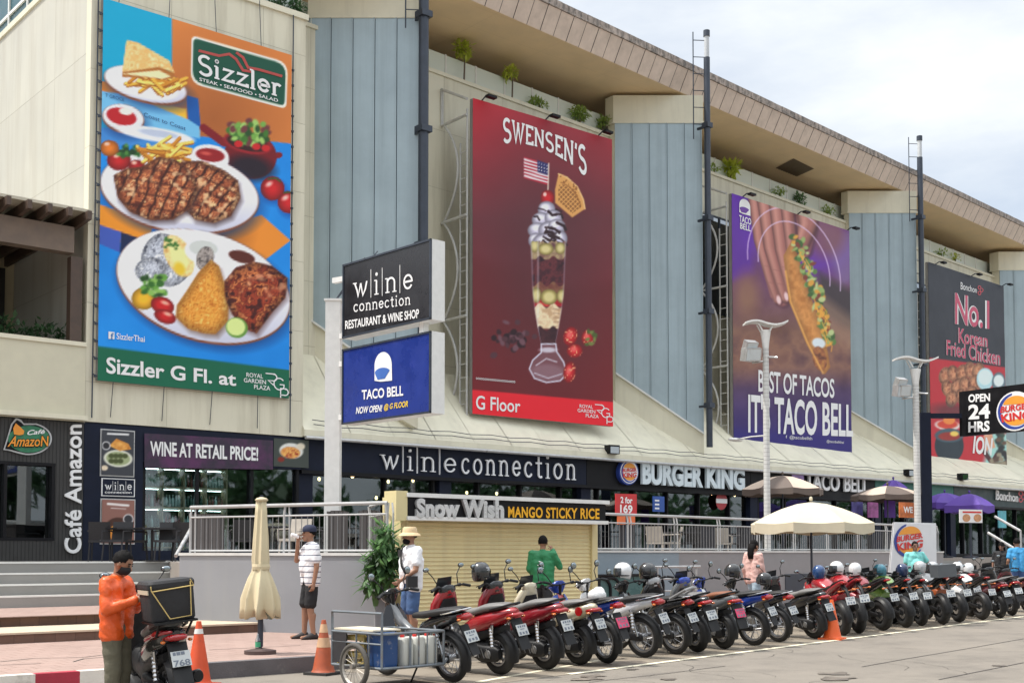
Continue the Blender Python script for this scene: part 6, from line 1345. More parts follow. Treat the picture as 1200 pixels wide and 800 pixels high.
# ------------------------------------------------------------------ frames by the blue wall
t = thing('rounded_frame', 'dark teal panel in a black rounded tube frame at the foot of the bluish wall', 'barrier', (19.8, 19.3, .2)); pl = Plane(xyd(702, 27.0), xyd(777, 28.2))
def rnd(u0, u1, z0, z1, r): return [(u0, z0), (u0, z1)] + [(u1 - r + r * math.cos(a), z1 - r + r * math.sin(a)) for a in np.linspace(math.pi / 2, 0, 7)] + [(u1, z0)]
zf = atd(702, 674, 27)[2]
MB().slab(pl, rnd(0, pl.len, .25, zf, .25), -.05, -.02).build('panel', pm('dark_teal_panel', (.07, .14, .14), .3, var=.1), t)
b = MB()
for u1 in (pl.len, pl.len * .32, pl.len * .17): b.tube([pl.P(u, z, .0) for u, z in rnd(0, u1, .25, zf - (.0 if u1 == pl.len else .06), .25)], .035, 7)
b.build('tube_frame', black_p, t, smooth=40)
t = thing('steel_rack', 'stainless steel tube rack against the grey wall', 'rack', (21.5, 19.6, .2)); pl = Plane(xyd(766, 28.0), xyd(820, 29.0)); b = MB(); zr = atd(766, 664, 28)[2]
for u in (.12, pl.len - .12): b.tube([pl.P(u, .2), pl.P(u, zr)], .025, 7)
b.build('upright', galv, t, smooth=40); b = MB()
for k in range(4): b.tube([pl.P(0 if k == 0 else .12, zr - .28 * k, .01), pl.P(pl.len if k == 0 else pl.len - .12, zr - .28 * k, .01)], .028 if k == 0 else .018, 7)
b.build('cross_bar', galv, t, smooth=40)
t = thing('water_bottle', 'clear plastic bottle with a green label by the parasol base', 'bottle', atz(302, 766, .2)); c = root_loc(t)
MB().lathe([(.0, 0), (.036, .0), (.036, .2), (.014, .26), (.014, .29), (0, .29)], c, n=14).build('bottle_body', glass_mat('bottle_plastic', (.85, .92, .92), .15), t, smooth=True); MB().lathe([(.037, .1), (.037, .17)], c, n=14).build('paper_label', pm('label_green', (.05, .35, .18), .5), t)

# ------------------------------------------------------------------ pendant bulbs, bottles behind the shop glass
bulb = pm('warm_bulb', (.9, .6, .3), .4, emit=(1.0, .62, .28), estr=14)
for i, (x, y, lab) in enumerate(((362, 556, 'small warm bulb hanging left of the sign pole'), (374, 561, 'small warm bulb just left of the sign pole'), (413, 558, 'small warm bulb right of the sign pole'), (441, 583, 'small warm bulb above the left railing'), (455, 564, 'small warm bulb under the first slim letters'), (484, 563, 'small warm bulb behind the kiosk top'), (547, 577, 'small warm bulb behind the silver kiosk letters'), (582, 578, 'small warm bulb behind the yellow kiosk letters'), (834, 578, 'small warm bulb left of the round red notice'), (861, 580, 'small warm bulb right of the round red notice'))):
    p = PE.off(-2.0 - .3 * (i % 3)).px(x, y); t = thing('pendant_lamp', lab, 'lamp', p, 'warm pendant bulbs inside the shops'); MB().ell(p, (.045, .045, .06)).build('bulb', bulb, t, smooth=True); MB().tube([p + np.array([0, 0, .05]), (p[0], p[1], 4.55)], .006, 4).build('cord', black_p, t)
ps = PF.off(-.9); T = thing('wine_rack', 'tall teal wine rack behind the shop window', 'shelf', (wx0, 29.3, TZ))
fr = MB(); xs_ = [PF.px(x, 580)[0] * 1.028 for x in (169, 193, 218, 244, 268)]
zz = [1.75, 2.25, 2.78, 3.3, 3.8]
for X in xs_: fr.rect(ps, X - .02, X + .02, 1.5, 3.9, -.3, .0)
for z in zz: fr.rect(ps, xs_[0], xs_[-1], z - .02, z + .02, -.3, .003)
fr.build('frame', pm('rack_brown', (.30, .24, .16), .5), T)
for z in zz[:-1]: MB().rect(ps, xs_[0] + .05, xs_[-1] - .05, z + .46, z + .475, -.27, -.24).build('added_glow_strip', pm('added_shelf_glow', (.8, .9, .9), .4, emit=(.75, .95, .95), estr=7), T); MB().rect(ps, xs_[0], xs_[-1], 1.5, 3.9, -.34, -.302).build('back_panel', pm('rack_teal', (.22, .50, .52), .5, var=.2), T)  # unseen glow strips added to brighten the rack shelves
gb = [pm('bottle_pale', (.45, .62, .62), .2), pm('bottle_dark', (.03, .10, .09), .15), pm('bottle_red', (.20, .05, .06), .15)]
bm0 = MB().lathe([(0, 0), (.036, 0), (.037, .19), (.013, .25), (.013, .31), (0, .31)], n=10)
first = []
for r_i, z in enumerate(zz[:-1]):
    for c_i in range(4):
        for k in range(6):
            if not first:
                for m_ in gb: o = bm0.build('wine_bottle', m_, None, smooth=True, loc=(0, 0, 0)); first.append(o)
                src = first
            m_i = (r_i + c_i) % 3 if k % 3 else 0
            o = first[m_i] if not first[m_i].get('label') else first[m_i].copy()
            if not o.users_collection: COL.objects.link(o)
            X = xs_[c_i] + (k + .7) * (xs_[c_i + 1] - xs_[c_i]) / 6.6; q = ps.P(X, z + .021, -.12); o.location = tuple(q)
            tag(o, ['pale wine bottle standing in the teal rack', 'dark green wine bottle standing in the teal rack', 'dark red wine bottle standing in the teal rack'][m_i], 'bottle', ['pale bottles in the teal rack', 'dark green bottles in the teal rack', 'dark red bottles in the teal rack'][m_i])

# ------------------------------------------------------------------ leaves
def leaf_mat(name, col, var=.3): 
    m = pm(name, col, .5, var=var, scale=9); t = m.node_tree; b = t.nodes['Principled BSDF']; o = [n for n in t.nodes if n.type == 'OUTPUT_MATERIAL'][0]
    tr = t.nodes.new('ShaderNodeBsdfTranslucent'); tr.inputs['Color'].default_value = (*[min(1, c * 1.5) for c in col], 1); mx = t.nodes.new('ShaderNodeMixShader'); mx.inputs[0].default_value = .4
    t.links.new(b.outputs[0], mx.inputs[1]); t.links.new(tr.outputs[0], mx.inputs[2]); t.links.new(mx.outputs[0], o.inputs[0]); return m
def leaves(b, c, rad, n, size, asp=.42, droop=.3, shell=.5):
    for i in range(n):
        d = rng.normal(size=3); d /= np.linalg.norm(d); p = np.array(c) + d * np.array(rad) * (shell + (1 - shell) * rng.random()) * rng.random() ** .33
        u = d * .6 + rng.normal(size=3) * .6; u[2] -= droop; u /= np.linalg.norm(u); a, e = frame_of(u); s_ = size * (.6 + .8 * rng.random()); w_ = s_ * asp
        b.add([p, p + u * s_ * .5 + a * w_ * .5, p + u * s_, p + u * s_ * .5 - a * w_ * .5], [(0, 1, 2, 3)])
lf = [leaf_mat('leaf_green', (.10, .20, .07)), leaf_mat('leaf_dark', (.045, .10, .04)), leaf_mat('leaf_yellow', (.46, .52, .08)), leaf_mat('leaf_olive', (.28, .38, .10))]
bark = pm('bark', (.13, .10, .08), .85, var=.3, scale=12)
d = 20.2; c = xyd(452, d); T = thing('small_tree', 'small leafy tree growing by the left side of the kiosk', 'tree', (c[0], c[1], .2)); Z = lambda y: atd(452, y, d)[2]
MB().tube([(c[0], c[1], .2), (c[0] + .05, c[1], Z(700)), (c[0] - .03, c[1] + .05, Z(660)), (c[0], c[1], Z(620))], [.05, .04, .03, .012], 8).tube([(c[0] + .06, c[1] - .04, .2), (c[0] + .1, c[1], Z(690)), (c[0] + .12, c[1], Z(650))], [.04, .03, .012], 7).build('trunk', bark, T, smooth=True)
b = MB(); b2 = MB()
for x, y, r_, n in ((452, 618, .12, 90), (450, 632, .24, 220), (447, 646, .27, 260), (455, 655, .30, 300), (443, 664, .27, 240), (458, 670, .30, 260), (447, 679, .30, 230), (433, 684, .20, 130), (466, 648, .2, 120), (440, 655, .2, 110)):
    q = atd(x, y, d + rng.uniform(-.15, .15)); leaves(b, q, (r_, r_, r_ * .8), n // 5, .27, .26, .45); leaves(b2, q, (r_ * 1.1, r_ * 1.1, r_ * .8), n // 6, .25, .28, .45)
T2 = b.build('crown', lf[0], T); b2.build('crown', lf[1], T)
# roof garden behind the parapet
def shrub(nm, lab, x, y, rx, ry, n, m, size, stem=None, grp='plants along the roof terrace'):
    d = None; q = PU.px(x, y, -.22); d = (q - CAM) @ AX; s = d / F; base = PU.px(x, y, -.22); T = thing(nm, lab, 'plant', (base[0], base[1], 17.12), grp)
    b = MB(); 
    for i in range(6): o = np.array([rng.uniform(-.5, .5) * rx * s, rng.uniform(-.1, .1), rng.uniform(-.3, .4) * ry * s]); leaves(b, base + o, (rx * s * .62, .3, ry * s * .62), n // 6, size, .4, .1)
    b.build('crown', m, T)
    MB().tube([(base[0] + rng.uniform(-.05, .05), base[1], 17.12), (base[0] + .04, base[1], max(17.2, base[2] - ry * s * .4)), (base[0], base[1], max(17.25, base[2]))], [.03, .025, .01], 6).build('trunk', bark, T)
shrub('small_tree', 'small yellow leaved tree on the roof edge beside the dark post', 549, 57, 13, 12, 220, lf[2], .2)
shrub('small_tree', 'airy yellowish tree on the roof edge above the sundae billboard', 605, 84, 14, 11, 170, lf[2], .18)
shrub('shrub', 'low dark shrub on the roof edge between two airy trees', 637, 119, 17, 6, 180, lf[3], .16)
shrub('shrub', 'round green shrub on the roof edge over the sundae billboard', 684, 132, 17, 11, 420, lf[3], .16)
shrub('shrub', 'green shrub beside the cream cap of the middle fin', 711, 141, 9, 9, 220, lf[3], .16)
shrub('shrub', 'spiky pale plant on the roof edge right of the middle fin', 861, 194, 10, 9, 90, lf[2], .45)
shrub('shrub', 'low shrub on the roof edge right of the spiky plant', 842, 196, 12, 4, 90, lf[3], .15)
shrub('shrub', 'low green shrub over the left half of the taco billboard', 918, 224, 12, 5, 120, lf[3], .16); shrub('shrub', 'round dark shrub over the middle of the taco billboard', 941, 232, 9, 8, 220, lf[0], .16)
shrub('shrub', 'low grassy shrub left of the far fin', 974, 246, 14, 5, 130, lf[3], .16); shrub('shrub', 'low shrub over the chicken billboard', 1108, 296, 12, 5, 90, lf[3], .18); shrub('shrub', 'yellowish shrub over the right half of the chicken billboard', 1124, 301, 8, 5, 70, lf[2], .18)
for x, y, l in ((322, 1, 'leafy plant on the wing roof above the steak billboard'), (350, 8, 'dark leafy plant on the wing roof beside the first fin')):
    q = PF.px(x, y, -.3); T = thing('shrub', l, 'plant', (q[0], q[1], WZ + .16), 'plants along the roof terrace'); b = MB(); leaves(b, (q[0], q[1], WZ + .45), (.6, .25, .3), 200, .16); b.build('crown', lf[1], T); MB().tube([(q[0], q[1], WZ + .1), (q[0], q[1], WZ + .5)], .02, 5).build('trunk', bark, T)
for X, l in ((9.2, 'dark fern in the loggia over the cafe sign'), (6.9, 'dark leafy plant in the loggia left of the fern'), (10.2, 'grey green plant at the corner of the loggia')):
    T = thing('shrub', l, 'plant', (X, 29.0, 6.1), 'plants in the loggia'); b = MB(); leaves(b, (X, 29.0, 6.85), (.75, .3, .35), 260, .18); b.build('crown', lf[1], T); MB().tube([(X, 29.0, 6.1), (X, 29.0, 6.8)], .03, 5).build('trunk', bark, T)
# the wooded seafront across the road: what the shop windows mirror
b = MB(); r0 = rng
for i in range(84):
    X = rng.uniform(-30, 260); Y = rng.uniform(-42, -26); h = rng.uniform(5, 9); leaves(b, (X, Y, h), (3.2, 3.0, 2.6), 150, 1.5, .5); b.tube([(X, Y, 0), (X, Y, h)], .2, 5)
b.build('treeline', lf[1])['kind'] = 'stuff'
# ------------------------------------------------------------------ people
skin_l = pm('skin_light', (.50, .27, .18), .5, var=.08, scale=9); skin_t = pm('skin_tan', (.30, .155, .095), .5, var=.08, scale=9); skin_d = pm('skin_dark', (.22, .11, .07), .5, var=.08, scale=9)
hair_m = pm('black_hair', (.008, .007, .007), .75, var=.5, scale=40, spec=.12); eye_m = pm('eye_dark', (.02, .015, .012), .2); lip_m = pm('lip', (.35, .12, .10), .5)
def fab(nm, c, rough=.85, var=.10): return pm(nm, c, rough, var=var, scale=7, bump=.5, bscale=14)
def remesh(b, name, mat, parent, vox, sm=4):
    me = bpy.data.meshes.new('tmp'); me.from_pydata(b.v, [], b.f); me.update(); o = bpy.data.objects.new('tmp', me); COL.objects.link(o)
    r = o.modifiers.new('r', 'REMESH'); r.mode = 'VOXEL'; r.voxel_size = vox; s = o.modifiers.new('s', 'SMOOTH'); s.iterations = sm; s.factor = .5
    dg = bpy.context.evaluated_depsgraph_get(); n = bpy.data.meshes.new_from_object(o.evaluated_get(dg)); bpy.data.objects.remove(o)
    
    if name in ('jacket', 'shirt', 'trousers', 'shorts'):   # folds in the cloth
        from mathutils import noise as mn
        nn = [v.normal.copy() for v in n.vertices]; am = .011 if name == 'jacket' else .007
        for v, w_ in zip(n.vertices, nn): c = v.co; v.co = c + w_ * am * (mn.noise(Vector((c.x * 7, c.y * 7, c.z * 13))) + .6 * mn.noise(Vector((c.x * 16 + 5, c.y * 16, c.z * 24 + c.x * 18))))
        n.update()
    n.name = name; n.polygons.foreach_set('use_smooth', [True] * len(n.polygons)); n.materials.clear(); n.materials.append(mat)
    q = bpy.data.objects.new(name, n); COL.objects.link(q); q.parent = parent; return q
def person(label, loc, face, h, top, legs, skin=skin_t, pose=None, sleeve='short', leg='long', hair='short', shoe=None, belly=0.0, look=None, slim=1.0, grp=None, collar=True):
    """face: plan direction the body faces"""
    rz = math.atan2(face[1], face[0]); t = thing('person', label, 'person', loc, grp, rz); s = h / 1.72
    J = dict(hl=(0, .09, .92), hr=(0, -.09, .92), kl=(.03, .10, .50), kr=(.03, -.10, .50), al=(-.02, .11, .085), ar=(-.02, -.11, .085), sl=(-.01, .20, 1.395), sr=(-.01, -.20, 1.395), el=(-.04, .275, 1.11), er=(-.04, -.275, 1.11), wl=(.05, .28, .87), wr=(.05, -.28, .87), ch=(0, 0, 1.3), nk=(.0, 0, 1.47), hd=(.03, 0, 1.605), tl=(.17, .14, .03), tr=(.17, -.14, .03))
    if pose: J.update(pose)
    J = {k: np.array(v, float) * s for k, v in J.items()}; w = slim
    lk = look or (0, 0); HM = Matrix.Rotation(lk[0], 3, 'Z') @ Matrix.Rotation(lk[1], 3, 'Y'); hp = lambda x, y, z: J['hd'] + np.array(HM @ Vector((x, y, z))) * s
    pel = (J['hl'] + J['hr']) / 2
    def torso(b, g, low=True):
        for sy in (-1, 1):
            o = np.array([0, sy * .088 * w, 0]) * s; o2 = np.array([0, sy * .102 * w, 0]) * s
            b.cap(pel + o + np.array([0, 0, .03 if g < .01 else -.03]) * s, (.118 + g) * s, J['ch'] + o2 - np.array([0, 0, .08]) * s, (.112 * w + g) * s, 14); b.cap(J['ch'] + o2 - np.array([0, 0, .08]) * s, (.108 * w + g) * s, J['ch'] + o2 * .9 + np.array([.005, 0, .04]) * s, (.095 * w + g) * s, 14)
        b.cap(J['sl'] * .9 + J['nk'] * .1, (.062 + g) * s, J['sr'] * .9 + J['nk'] * .1, (.062 + g) * s, 14)
        b.cap(J['ch'] + np.array([0, 0, .08]) * s, (.085 + g) * s, J['nk'] - np.array([0, 0, .03]) * s, (.058 + g) * s, 14)
        if belly: b.ell(pel + np.array([.03, 0, .19]) * s, ((.115 + belly + g) * s, (.165 + g) * s, (.19 + g) * s), 16, 10)
    def limb(b, a, m, e, r, g): b.cap(J[a], (r[0] + g) * s, J[m], (r[1] + g) * s, 12); b.cap(J[m], (r[1] + g) * s, J[e], (r[2] + g) * s, 12) if e else None
    B = MB(); torso(B, -.004)
    B.cap(J['nk'] - np.array([0, 0, .03]) * s, .054 * s, hp(-.02, 0, -.05), .052 * s, 12)
    B.ell(hp(-.005, 0, .025), (.098 * s, .078 * s, .102 * s), 18, 12, HM); B.cap(hp(.03, 0, -.02), .062 * s, hp(.052, 0, -.078), .040 * s, 12); B.cap(hp(.088, 0, .012), .010 * s, hp(.108, 0, -.022), .015 * s, 8)
    for sy in (-1, 1): B.ell(hp(-.005, sy * .080, -.005), (.022 * s, .010 * s, .033 * s), 8, 6, HM)
    for sd in 'lr':
        limb(B, 's' + sd, 'e' + sd, 'w' + sd, (.054, .043, .030), 0); limb(B, 'h' + sd, 'k' + sd, 'a' + sd, (.09, .06, .040), 0); B.cap(J['k' + sd] * .65 + J['a' + sd] * .35 + np.array([-.02, 0, 0]) * s, .058 * s, J['k' + sd] * .3 + J['a' + sd] * .7, .036 * s); B.cap(J['a' + sd] - np.array([.03, 0, .03]) * s, .035 * s, J['t' + sd], .028 * s)
        dr = J['w' + sd] - J['e' + sd]; dr = dr / np.linalg.norm(dr); sy = 1 if sd == 'l' else -1
        curl = np.array([.35, -sy * .9, 0.1]); curl = curl - dr * (curl @ dr); curl /= np.linalg.norm(curl) + 1e-9; lat = np.cross(dr, curl) * sy * -1
        wv = J['w' + sd]; B.cap(wv, .026 * s, wv + dr * .075 * s, .034 * s, 8); B.cap(wv + dr * .05 * s + lat * .018 * s, .020 * s, wv + dr * .05 * s - lat * .018 * s, .020 * s, 8)
        for i in range(4):
            b0 = wv + (dr * .085 + lat * (.030 - .020 * i)) * s; ln = (.072, .08, .074, .058)[i]; m1 = b0 + (dr * .82 + curl * .35) * ln * .5 * s; m2 = m1 + (dr * .5 + curl * .8) * ln * .5 * s; B.cap(b0, .0095 * s, m1, .009 * s, 6); B.cap(m1, .009 * s, m2, .0075 * s, 6)
        b0 = wv + (dr * .03 + lat * .032) * s; m1 = b0 + (dr * .6 + lat * .6 + curl * .3) * .045 * s; B.cap(b0, .012 * s, m1, .010 * s, 6); B.cap(m1, .010 * s, m1 + (dr * .8 + curl * .5) * .03 * s, .008 * s, 6)
    remesh(B, 'body', skin, t, .0085, 3)
    for sy in (-1, 1):
        MB().ell(hp(.083, sy * .033, .014), (.012 * s, .015 * s, .008 * s), 8, 6, HM).build('eye', eye_m, t, smooth=True, local=True); MB().cap(hp(.088, sy * .018, .034), .006 * s, hp(.078, sy * .052, .034), .005 * s, 6).build('eyebrow', hair_m, t, local=True)
    MB().cap(hp(.090, -.022, -.052), .007 * s, hp(.090, .022, -.052), .007 * s, 6).build('mouth', lip_m, t, local=True)
    # clothes
    C = MB(); torso(C, .014)
    for sd in 'lr':
        if sleeve == 'long': limb(C, 's' + sd, 'e' + sd, 'w' + sd, (.064, .055, .042), .012)
        else: e = J['s' + sd] + (J['e' + sd] - J['s' + sd]) * .62; C.cap(J['s' + sd], .072 * s, e, .074 * s, 14)
    tp = remesh(C, 'shirt' if sleeve != 'long' else 'jacket', top, t, .013, 5)
    C = MB()
    for sd in 'lr':
        hh = J['h' + sd]
        if leg == 'long': J['h' + sd] = J['h' + sd] - np.array([0, 0, .05]) * s; limb(C, 'h' + sd, 'k' + sd, 'a' + sd, (.10, .074, .060), .016)
        else: C.cap(hh - np.array([0, 0, .05]) * s, .110 * s, J['h' + sd] * .12 + J['k' + sd] * .88, .102 * s, 14)
    for sy in (-1, 1): C.cap(pel + np.array([0, sy * .07, -.04]) * s, .120 * s, pel + np.array([0, sy * .075, .03]) * s, .116 * s, 14)
    remesh(C, 'trousers' if leg == 'long' else 'shorts', legs, t, .013, 5)
    sh_m = shoe or pm('dark_shoe', (.03, .028, .03), .5)
    for sd in 'lr':
        a, e = J['a' + sd], J['t' + sd]; k = MB(); f = e - a; f[2] = 0; f /= np.linalg.norm(f); sdv = np.array([-f[1], f[0], 0]); zb = min(a[2], e[2]) - .03 * s; secs = []
        for q, hw, hh in ((-.075, .030, .028), (-.05, .038, .05), (.02, .040, .055), (.10, .047, .036), (.16, .045, .026), (.195, .028, .018)):
            c = a + f * q * s; zc = a[2] - .085 * s + hh * s; secs.append([c + sdv * hw * s * math.cos(x) + np.array([0, 0, zc - c[2] + hh * s * math.sin(x)]) for x in np.linspace(0, 2 * math.pi, 13)[:-1]])
        k.rings(secs).build('shoe', sh_m, t, smooth=True, local=True)
    if hair:
        H = MB(); n, m_ = 26, 16; rows = []; R0 = (.107, .086, .112)
        for i in range(m_ + 1):
            ph = math.pi * .5 - (math.pi * .78) * i / m_; row = []
            for k in range(n):
                a = 2 * math.pi * k / n; fz = math.sin(ph); fr_ = math.cos(ph); ca = math.cos(a)
                lim = -.38 if ca < -.25 else (.50 if ca > .6 else (.02 if ca > .15 else -.18)); z = max(fz, lim * 1.0) if hair != 'long' else max(fz, -.2 if ca > .3 else -1); j = 1 + random.uniform(-.06, .06) ; row.append(hp(-.012 + R0[0] * fr_ * ca * j if fz >= lim else -.012 + R0[0] * math.sqrt(max(0, 1 - z * z)) * ca * j, R0[1] * (fr_ if fz >= lim else math.sqrt(max(0, 1 - z * z))) * math.sin(a) * j, .03 + R0[2] * z * j))
            rows.append(row)
        H.rings(rows, caps=False).build('hair', hair_m, t, smooth=True, local=True)
        if hair == 'long':
            H = MB(); H.loft([(1.33 * s, -.085 * s, .07 * s, .028 * s), (1.42 * s, -.095 * s, .085 * s, .04 * s), (1.55 * s, -.08 * s, .092 * s, .055 * s), (1.66 * s, -.045 * s, .085 * s, .06 * s)], axis='z', n=16, p=2).build('hair', hair_m, t, smooth=True, local=True)
    return t, J, hp, s, HM
def ground_person(x, d, z): p = xyd(x, d); return (p[0], p[1], z)
FR_ = RT[:2]; FA = AX[:2]
# delivery rider looking at his phone
or_m = pm('orange_jacket', (.72, .10, .015), .38, var=.12, scale=5, bump=.8, bscale=9)
t, J, hp, s, HM = person('man in an orange jacket and black mask looking down at his phone', ground_person(138, 11.75, 0), FR_ * .9 - FA * .2, 1.62, or_m, fab('olive_trousers', (.12, .11, .075)), skin_t, dict(el=(.06, .26, 1.13), wl=(.27, .13, 1.24), er=(.04, -.26, 1.13), wr=(.26, -.12, 1.22), kl=(.02, .11, .5), al=(-.05, .13, .085), tl=(.14, .17, .03), hd=(.06, 0, 1.59)), 'long', 'long', 'short', look=(.1, .42), slim=1.05)
mk_ = MB(); rows = []
for i, (zz_, xx, ww) in enumerate(((.0, .102, .030), (-.02, .112, .052), (-.05, .108, .056), (-.085, .092, .048), (-.105, .07, .034))): rows.append([hp(xx * math.cos(a * 1.0) + .0 if False else xx - .055 * (abs(a) / 1.3) ** 2 * 1.3, ww * math.sin(a) * 1.28, zz_) for a in np.linspace(-1.45, 1.45, 11)])
mk_.rings(rows, close=False, caps=False).build('face_mask', pm('black_mask', (.012, .012, .014), .8), t, smooth=True, local=True)
pt_ = root_loc(t); ph = thing('smartphone', 'dark smartphone held up by the rider in orange', 'phone', np.array(pt_) + np.array(Matrix.Rotation(t.rotation_euler.z, 3, 'Z') @ Vector((.33 * s, 0, 1.30 * s))), None, t.rotation_euler.z)
MB().box((0, 0, 0), (.010, .078, .155), M=Matrix.Rotation(-.6, 3, 'Y')).build('case', black_p, ph, local=True); MB().box((-.0062, 0, .004), (.002, .07, .14), M=Matrix.Rotation(-.6, 3, 'Y')).build('screen', pm('phone_glass', (.03, .035, .05), .08), ph, local=True)
def stripe_mat():
    m = fab('striped_polo', (.78, .78, .80), var=.04); tt = m.node_tree; b = tt.nodes['Principled BSDF']; c = tt.nodes.new('ShaderNodeTexCoord'); sp = tt.nodes.new('ShaderNodeSeparateXYZ'); tt.links.new(c.outputs['Object'], sp.inputs[0])
    a = tt.nodes.new('ShaderNodeMath'); a.operation = 'MULTIPLY'; a.inputs[1].default_value = 11; tt.links.new(sp.outputs['Z'], a.inputs[0]); f = tt.nodes.new('ShaderNodeMath'); f.operation = 'FRACT'; tt.links.new(a.outputs[0], f.inputs[0]); g = tt.nodes.new('ShaderNodeMath'); g.operation = 'LESS_THAN'; g.inputs[1].default_value = .16; tt.links.new(f.outputs[0], g.inputs[0])
    mx = tt.nodes.new('ShaderNodeMix'); mx.data_type = 'RGBA'; mx.inputs['B'].default_value = (.05, .06, .12, 1); tt.links.new(g.outputs[0], mx.inputs['Factor']); tt.links.new(b.inputs['Base Color'].links[0].from_socket, mx.inputs['A']); tt.links.new(mx.outputs['Result'], b.inputs['Base Color']); return m
t, J, hp, s, HM = person('man in a striped white polo, black shorts and navy cap drinking by the wall', ground_person(364, 19.9, .2), -FR_ * .85 - FA * .42, 1.84, stripe_mat(), fab('black_shorts', (.014, .014, .016)), skin_t, dict(er=(.14, -.27, 1.2), wr=(.17, -.10, 1.50), el=(-.02, .25, 1.1), wl=(.02, .24, .86), kr=(.05, -.1, .5), ar=(.06, -.10, .085), tr=(.25, -.12, .03)), 'short', 'short', 'short', shoe=pm('flip_flop', (.03, .025, .025), .7), belly=.02, slim=1.14, look=(0, -.05))
cp_ = MB(); cp_.lathe([(.108 * s, 0), (.112 * s, .03 * s), (.10 * s, .075 * s), (.06 * s, .105 * s), (.005, .112 * s)], hp(-.01, 0, .035), n=22); cp_.add([hp(.08, -.075, .042), hp(.08, .075, .042), hp(.175, .05, .03), hp(.175, -.05, .03), hp(.08, -.075, .034), hp(.08, .075, .034), hp(.175, .05, .022), hp(.175, -.05, .022)], [(0, 1, 2, 3), (7, 6, 5, 4), (0, 3, 7, 4), (1, 5, 6, 2), (2, 6, 7, 3)]); cp_.build('cap', pm('navy_cap', (.015, .02, .05), .8), t, smooth=40, local=True)
pt_ = root_loc(t); Mz = Matrix.Rotation(t.rotation_euler.z, 3, 'Z'); q = np.array(pt_) + np.array(Mz @ Vector((.235 * s, -.03 * s, 1.575 * s)))
cu = thing('drink_cup', 'small white cup at the lips of the man in the striped polo', 'cup', q); MB().tube([q + np.array(Mz @ Vector((-.06, .0, -.01))), q + np.array(Mz @ Vector((.06, -.01, .02)))], [.036, .028], 12).build('cup_body', lt_white, cu, smooth=40); MB().tube([q + np.array(Mz @ Vector((.058, -.01, .02))), q + np.array(Mz @ Vector((.066, -.01, .021)))], [.03, .03], 12).build('lid', lt_white, cu)
# bucket hat man
t, J, hp, s, HM = person('bearded man in a straw bucket hat and white t-shirt beside the kiosk', ground_person(482, 18.3, .2), -FR_ * .85 - FA * .5, 1.77, fab('white_tee', (.78, .78, .80), var=.03), fab('denim_shorts', (.05, .10, .22), var=.25), skin_t, dict(el=(.05, .25, 1.12), wl=(.24, .18, .98)), 'short', 'short', 'short', belly=.025, slim=1.17)
b = MB().lathe([(.165 * s, -.02 * s), (.15 * s, .01 * s), (.112 * s, .03 * s), (.105 * s, .09 * s), (.085 * s, .115 * s), (.004, .118 * s)], hp(-.005, 0, .03), n=24); b.build('bucket_hat', pm('straw_hat', (.62, .46, .27), .85, var=.12, scale=30), t, smooth=40, local=True)
b = MB(); b.cap(hp(.082, -.05, .014), .018 * s, hp(.095, -.018, .014), .018 * s); b.cap(hp(.082, .05, .014), .018 * s, hp(.095, .018, .014), .018 * s); b.build('sunglasses', black_p, t, smooth=True, local=True); b = MB(); b.ell(hp(.05, 0, -.07), (.058 * s, .058 * s, .05 * s), 12, 8, HM); b.build('beard', hair_m, t, smooth=True, local=True)
sg = thing('sling_bag', 'black sling bag across the chest of the bucket hat man', 'bag', root_loc(t), None, t.rotation_euler.z); b = MB(); b.tube([(.04, -.16, 1.47 * s), (.155, -.06, 1.38 * s), (.20, .08, 1.18 * s), (.14, .19, .99 * s)], .018, 6); b.build('strap', black_p, sg, smooth=40, local=True); MB().box((.12, .27, .95 * s), (.17, .06, .17)).build('pouch', pm('black_nylon', (.02, .02, .022), .7), sg, local=True); MB().box((.175, -.03, 1.36 * s), (.02, .1, .11)).build('pocket', pm('black_nylon', (.02, .02, .022), .7), sg, local=True)
# green jacket man from behind
t, J, hp, s, HM = person('man in a green jacket seen from behind, hand raised to his mouth', ground_person(636, 21.9, .2), FA * .95 + FR_ * .25, 1.70, fab('green_jacket', (.02, .20, .075), .6), fab('charcoal_trousers', (.022, .022, .025)), skin_t, dict(er=(.1, -.30, 1.18), wr=(.13, -.16, 1.46), el=(.0, .25, 1.13), wl=(.16, .2, 1.0), kl=(.16, .1, .52), al=(.16, .1, .085), tl=(.34, .12, .03), kr=(-.02, -.1, .5), ar=(-.24, -.1, .12), tr=(-.06, -.12, .03)), 'long', 'long', 'short')
b = MB()
pl_ = None
def back_pt(x, y, k): return (-.155 - k, -(x), y)
for (wd, y0, x0, x1, hh) in (('Grb', 1.22, -.05, .06, .07), ('Food', 1.13, -.065, .065, .05)):
    pass
vs, fs = text_mesh('\u2302\u2302' if False else 'ii', .0)
b.cap((-.142, -.03, 1.25 * s), .009, (-.142, .03, 1.27 * s), .012, 6); b.cap((-.14, -.05, 1.19 * s), .008, (-.14, .06, 1.20 * s), .008, 6); b.cap((-.138, -.05, 1.15 * s), .006, (-.138, .05, 1.16 * s), .006, 6); b.build('back_print', lt_white, t, smooth=True, local=True)
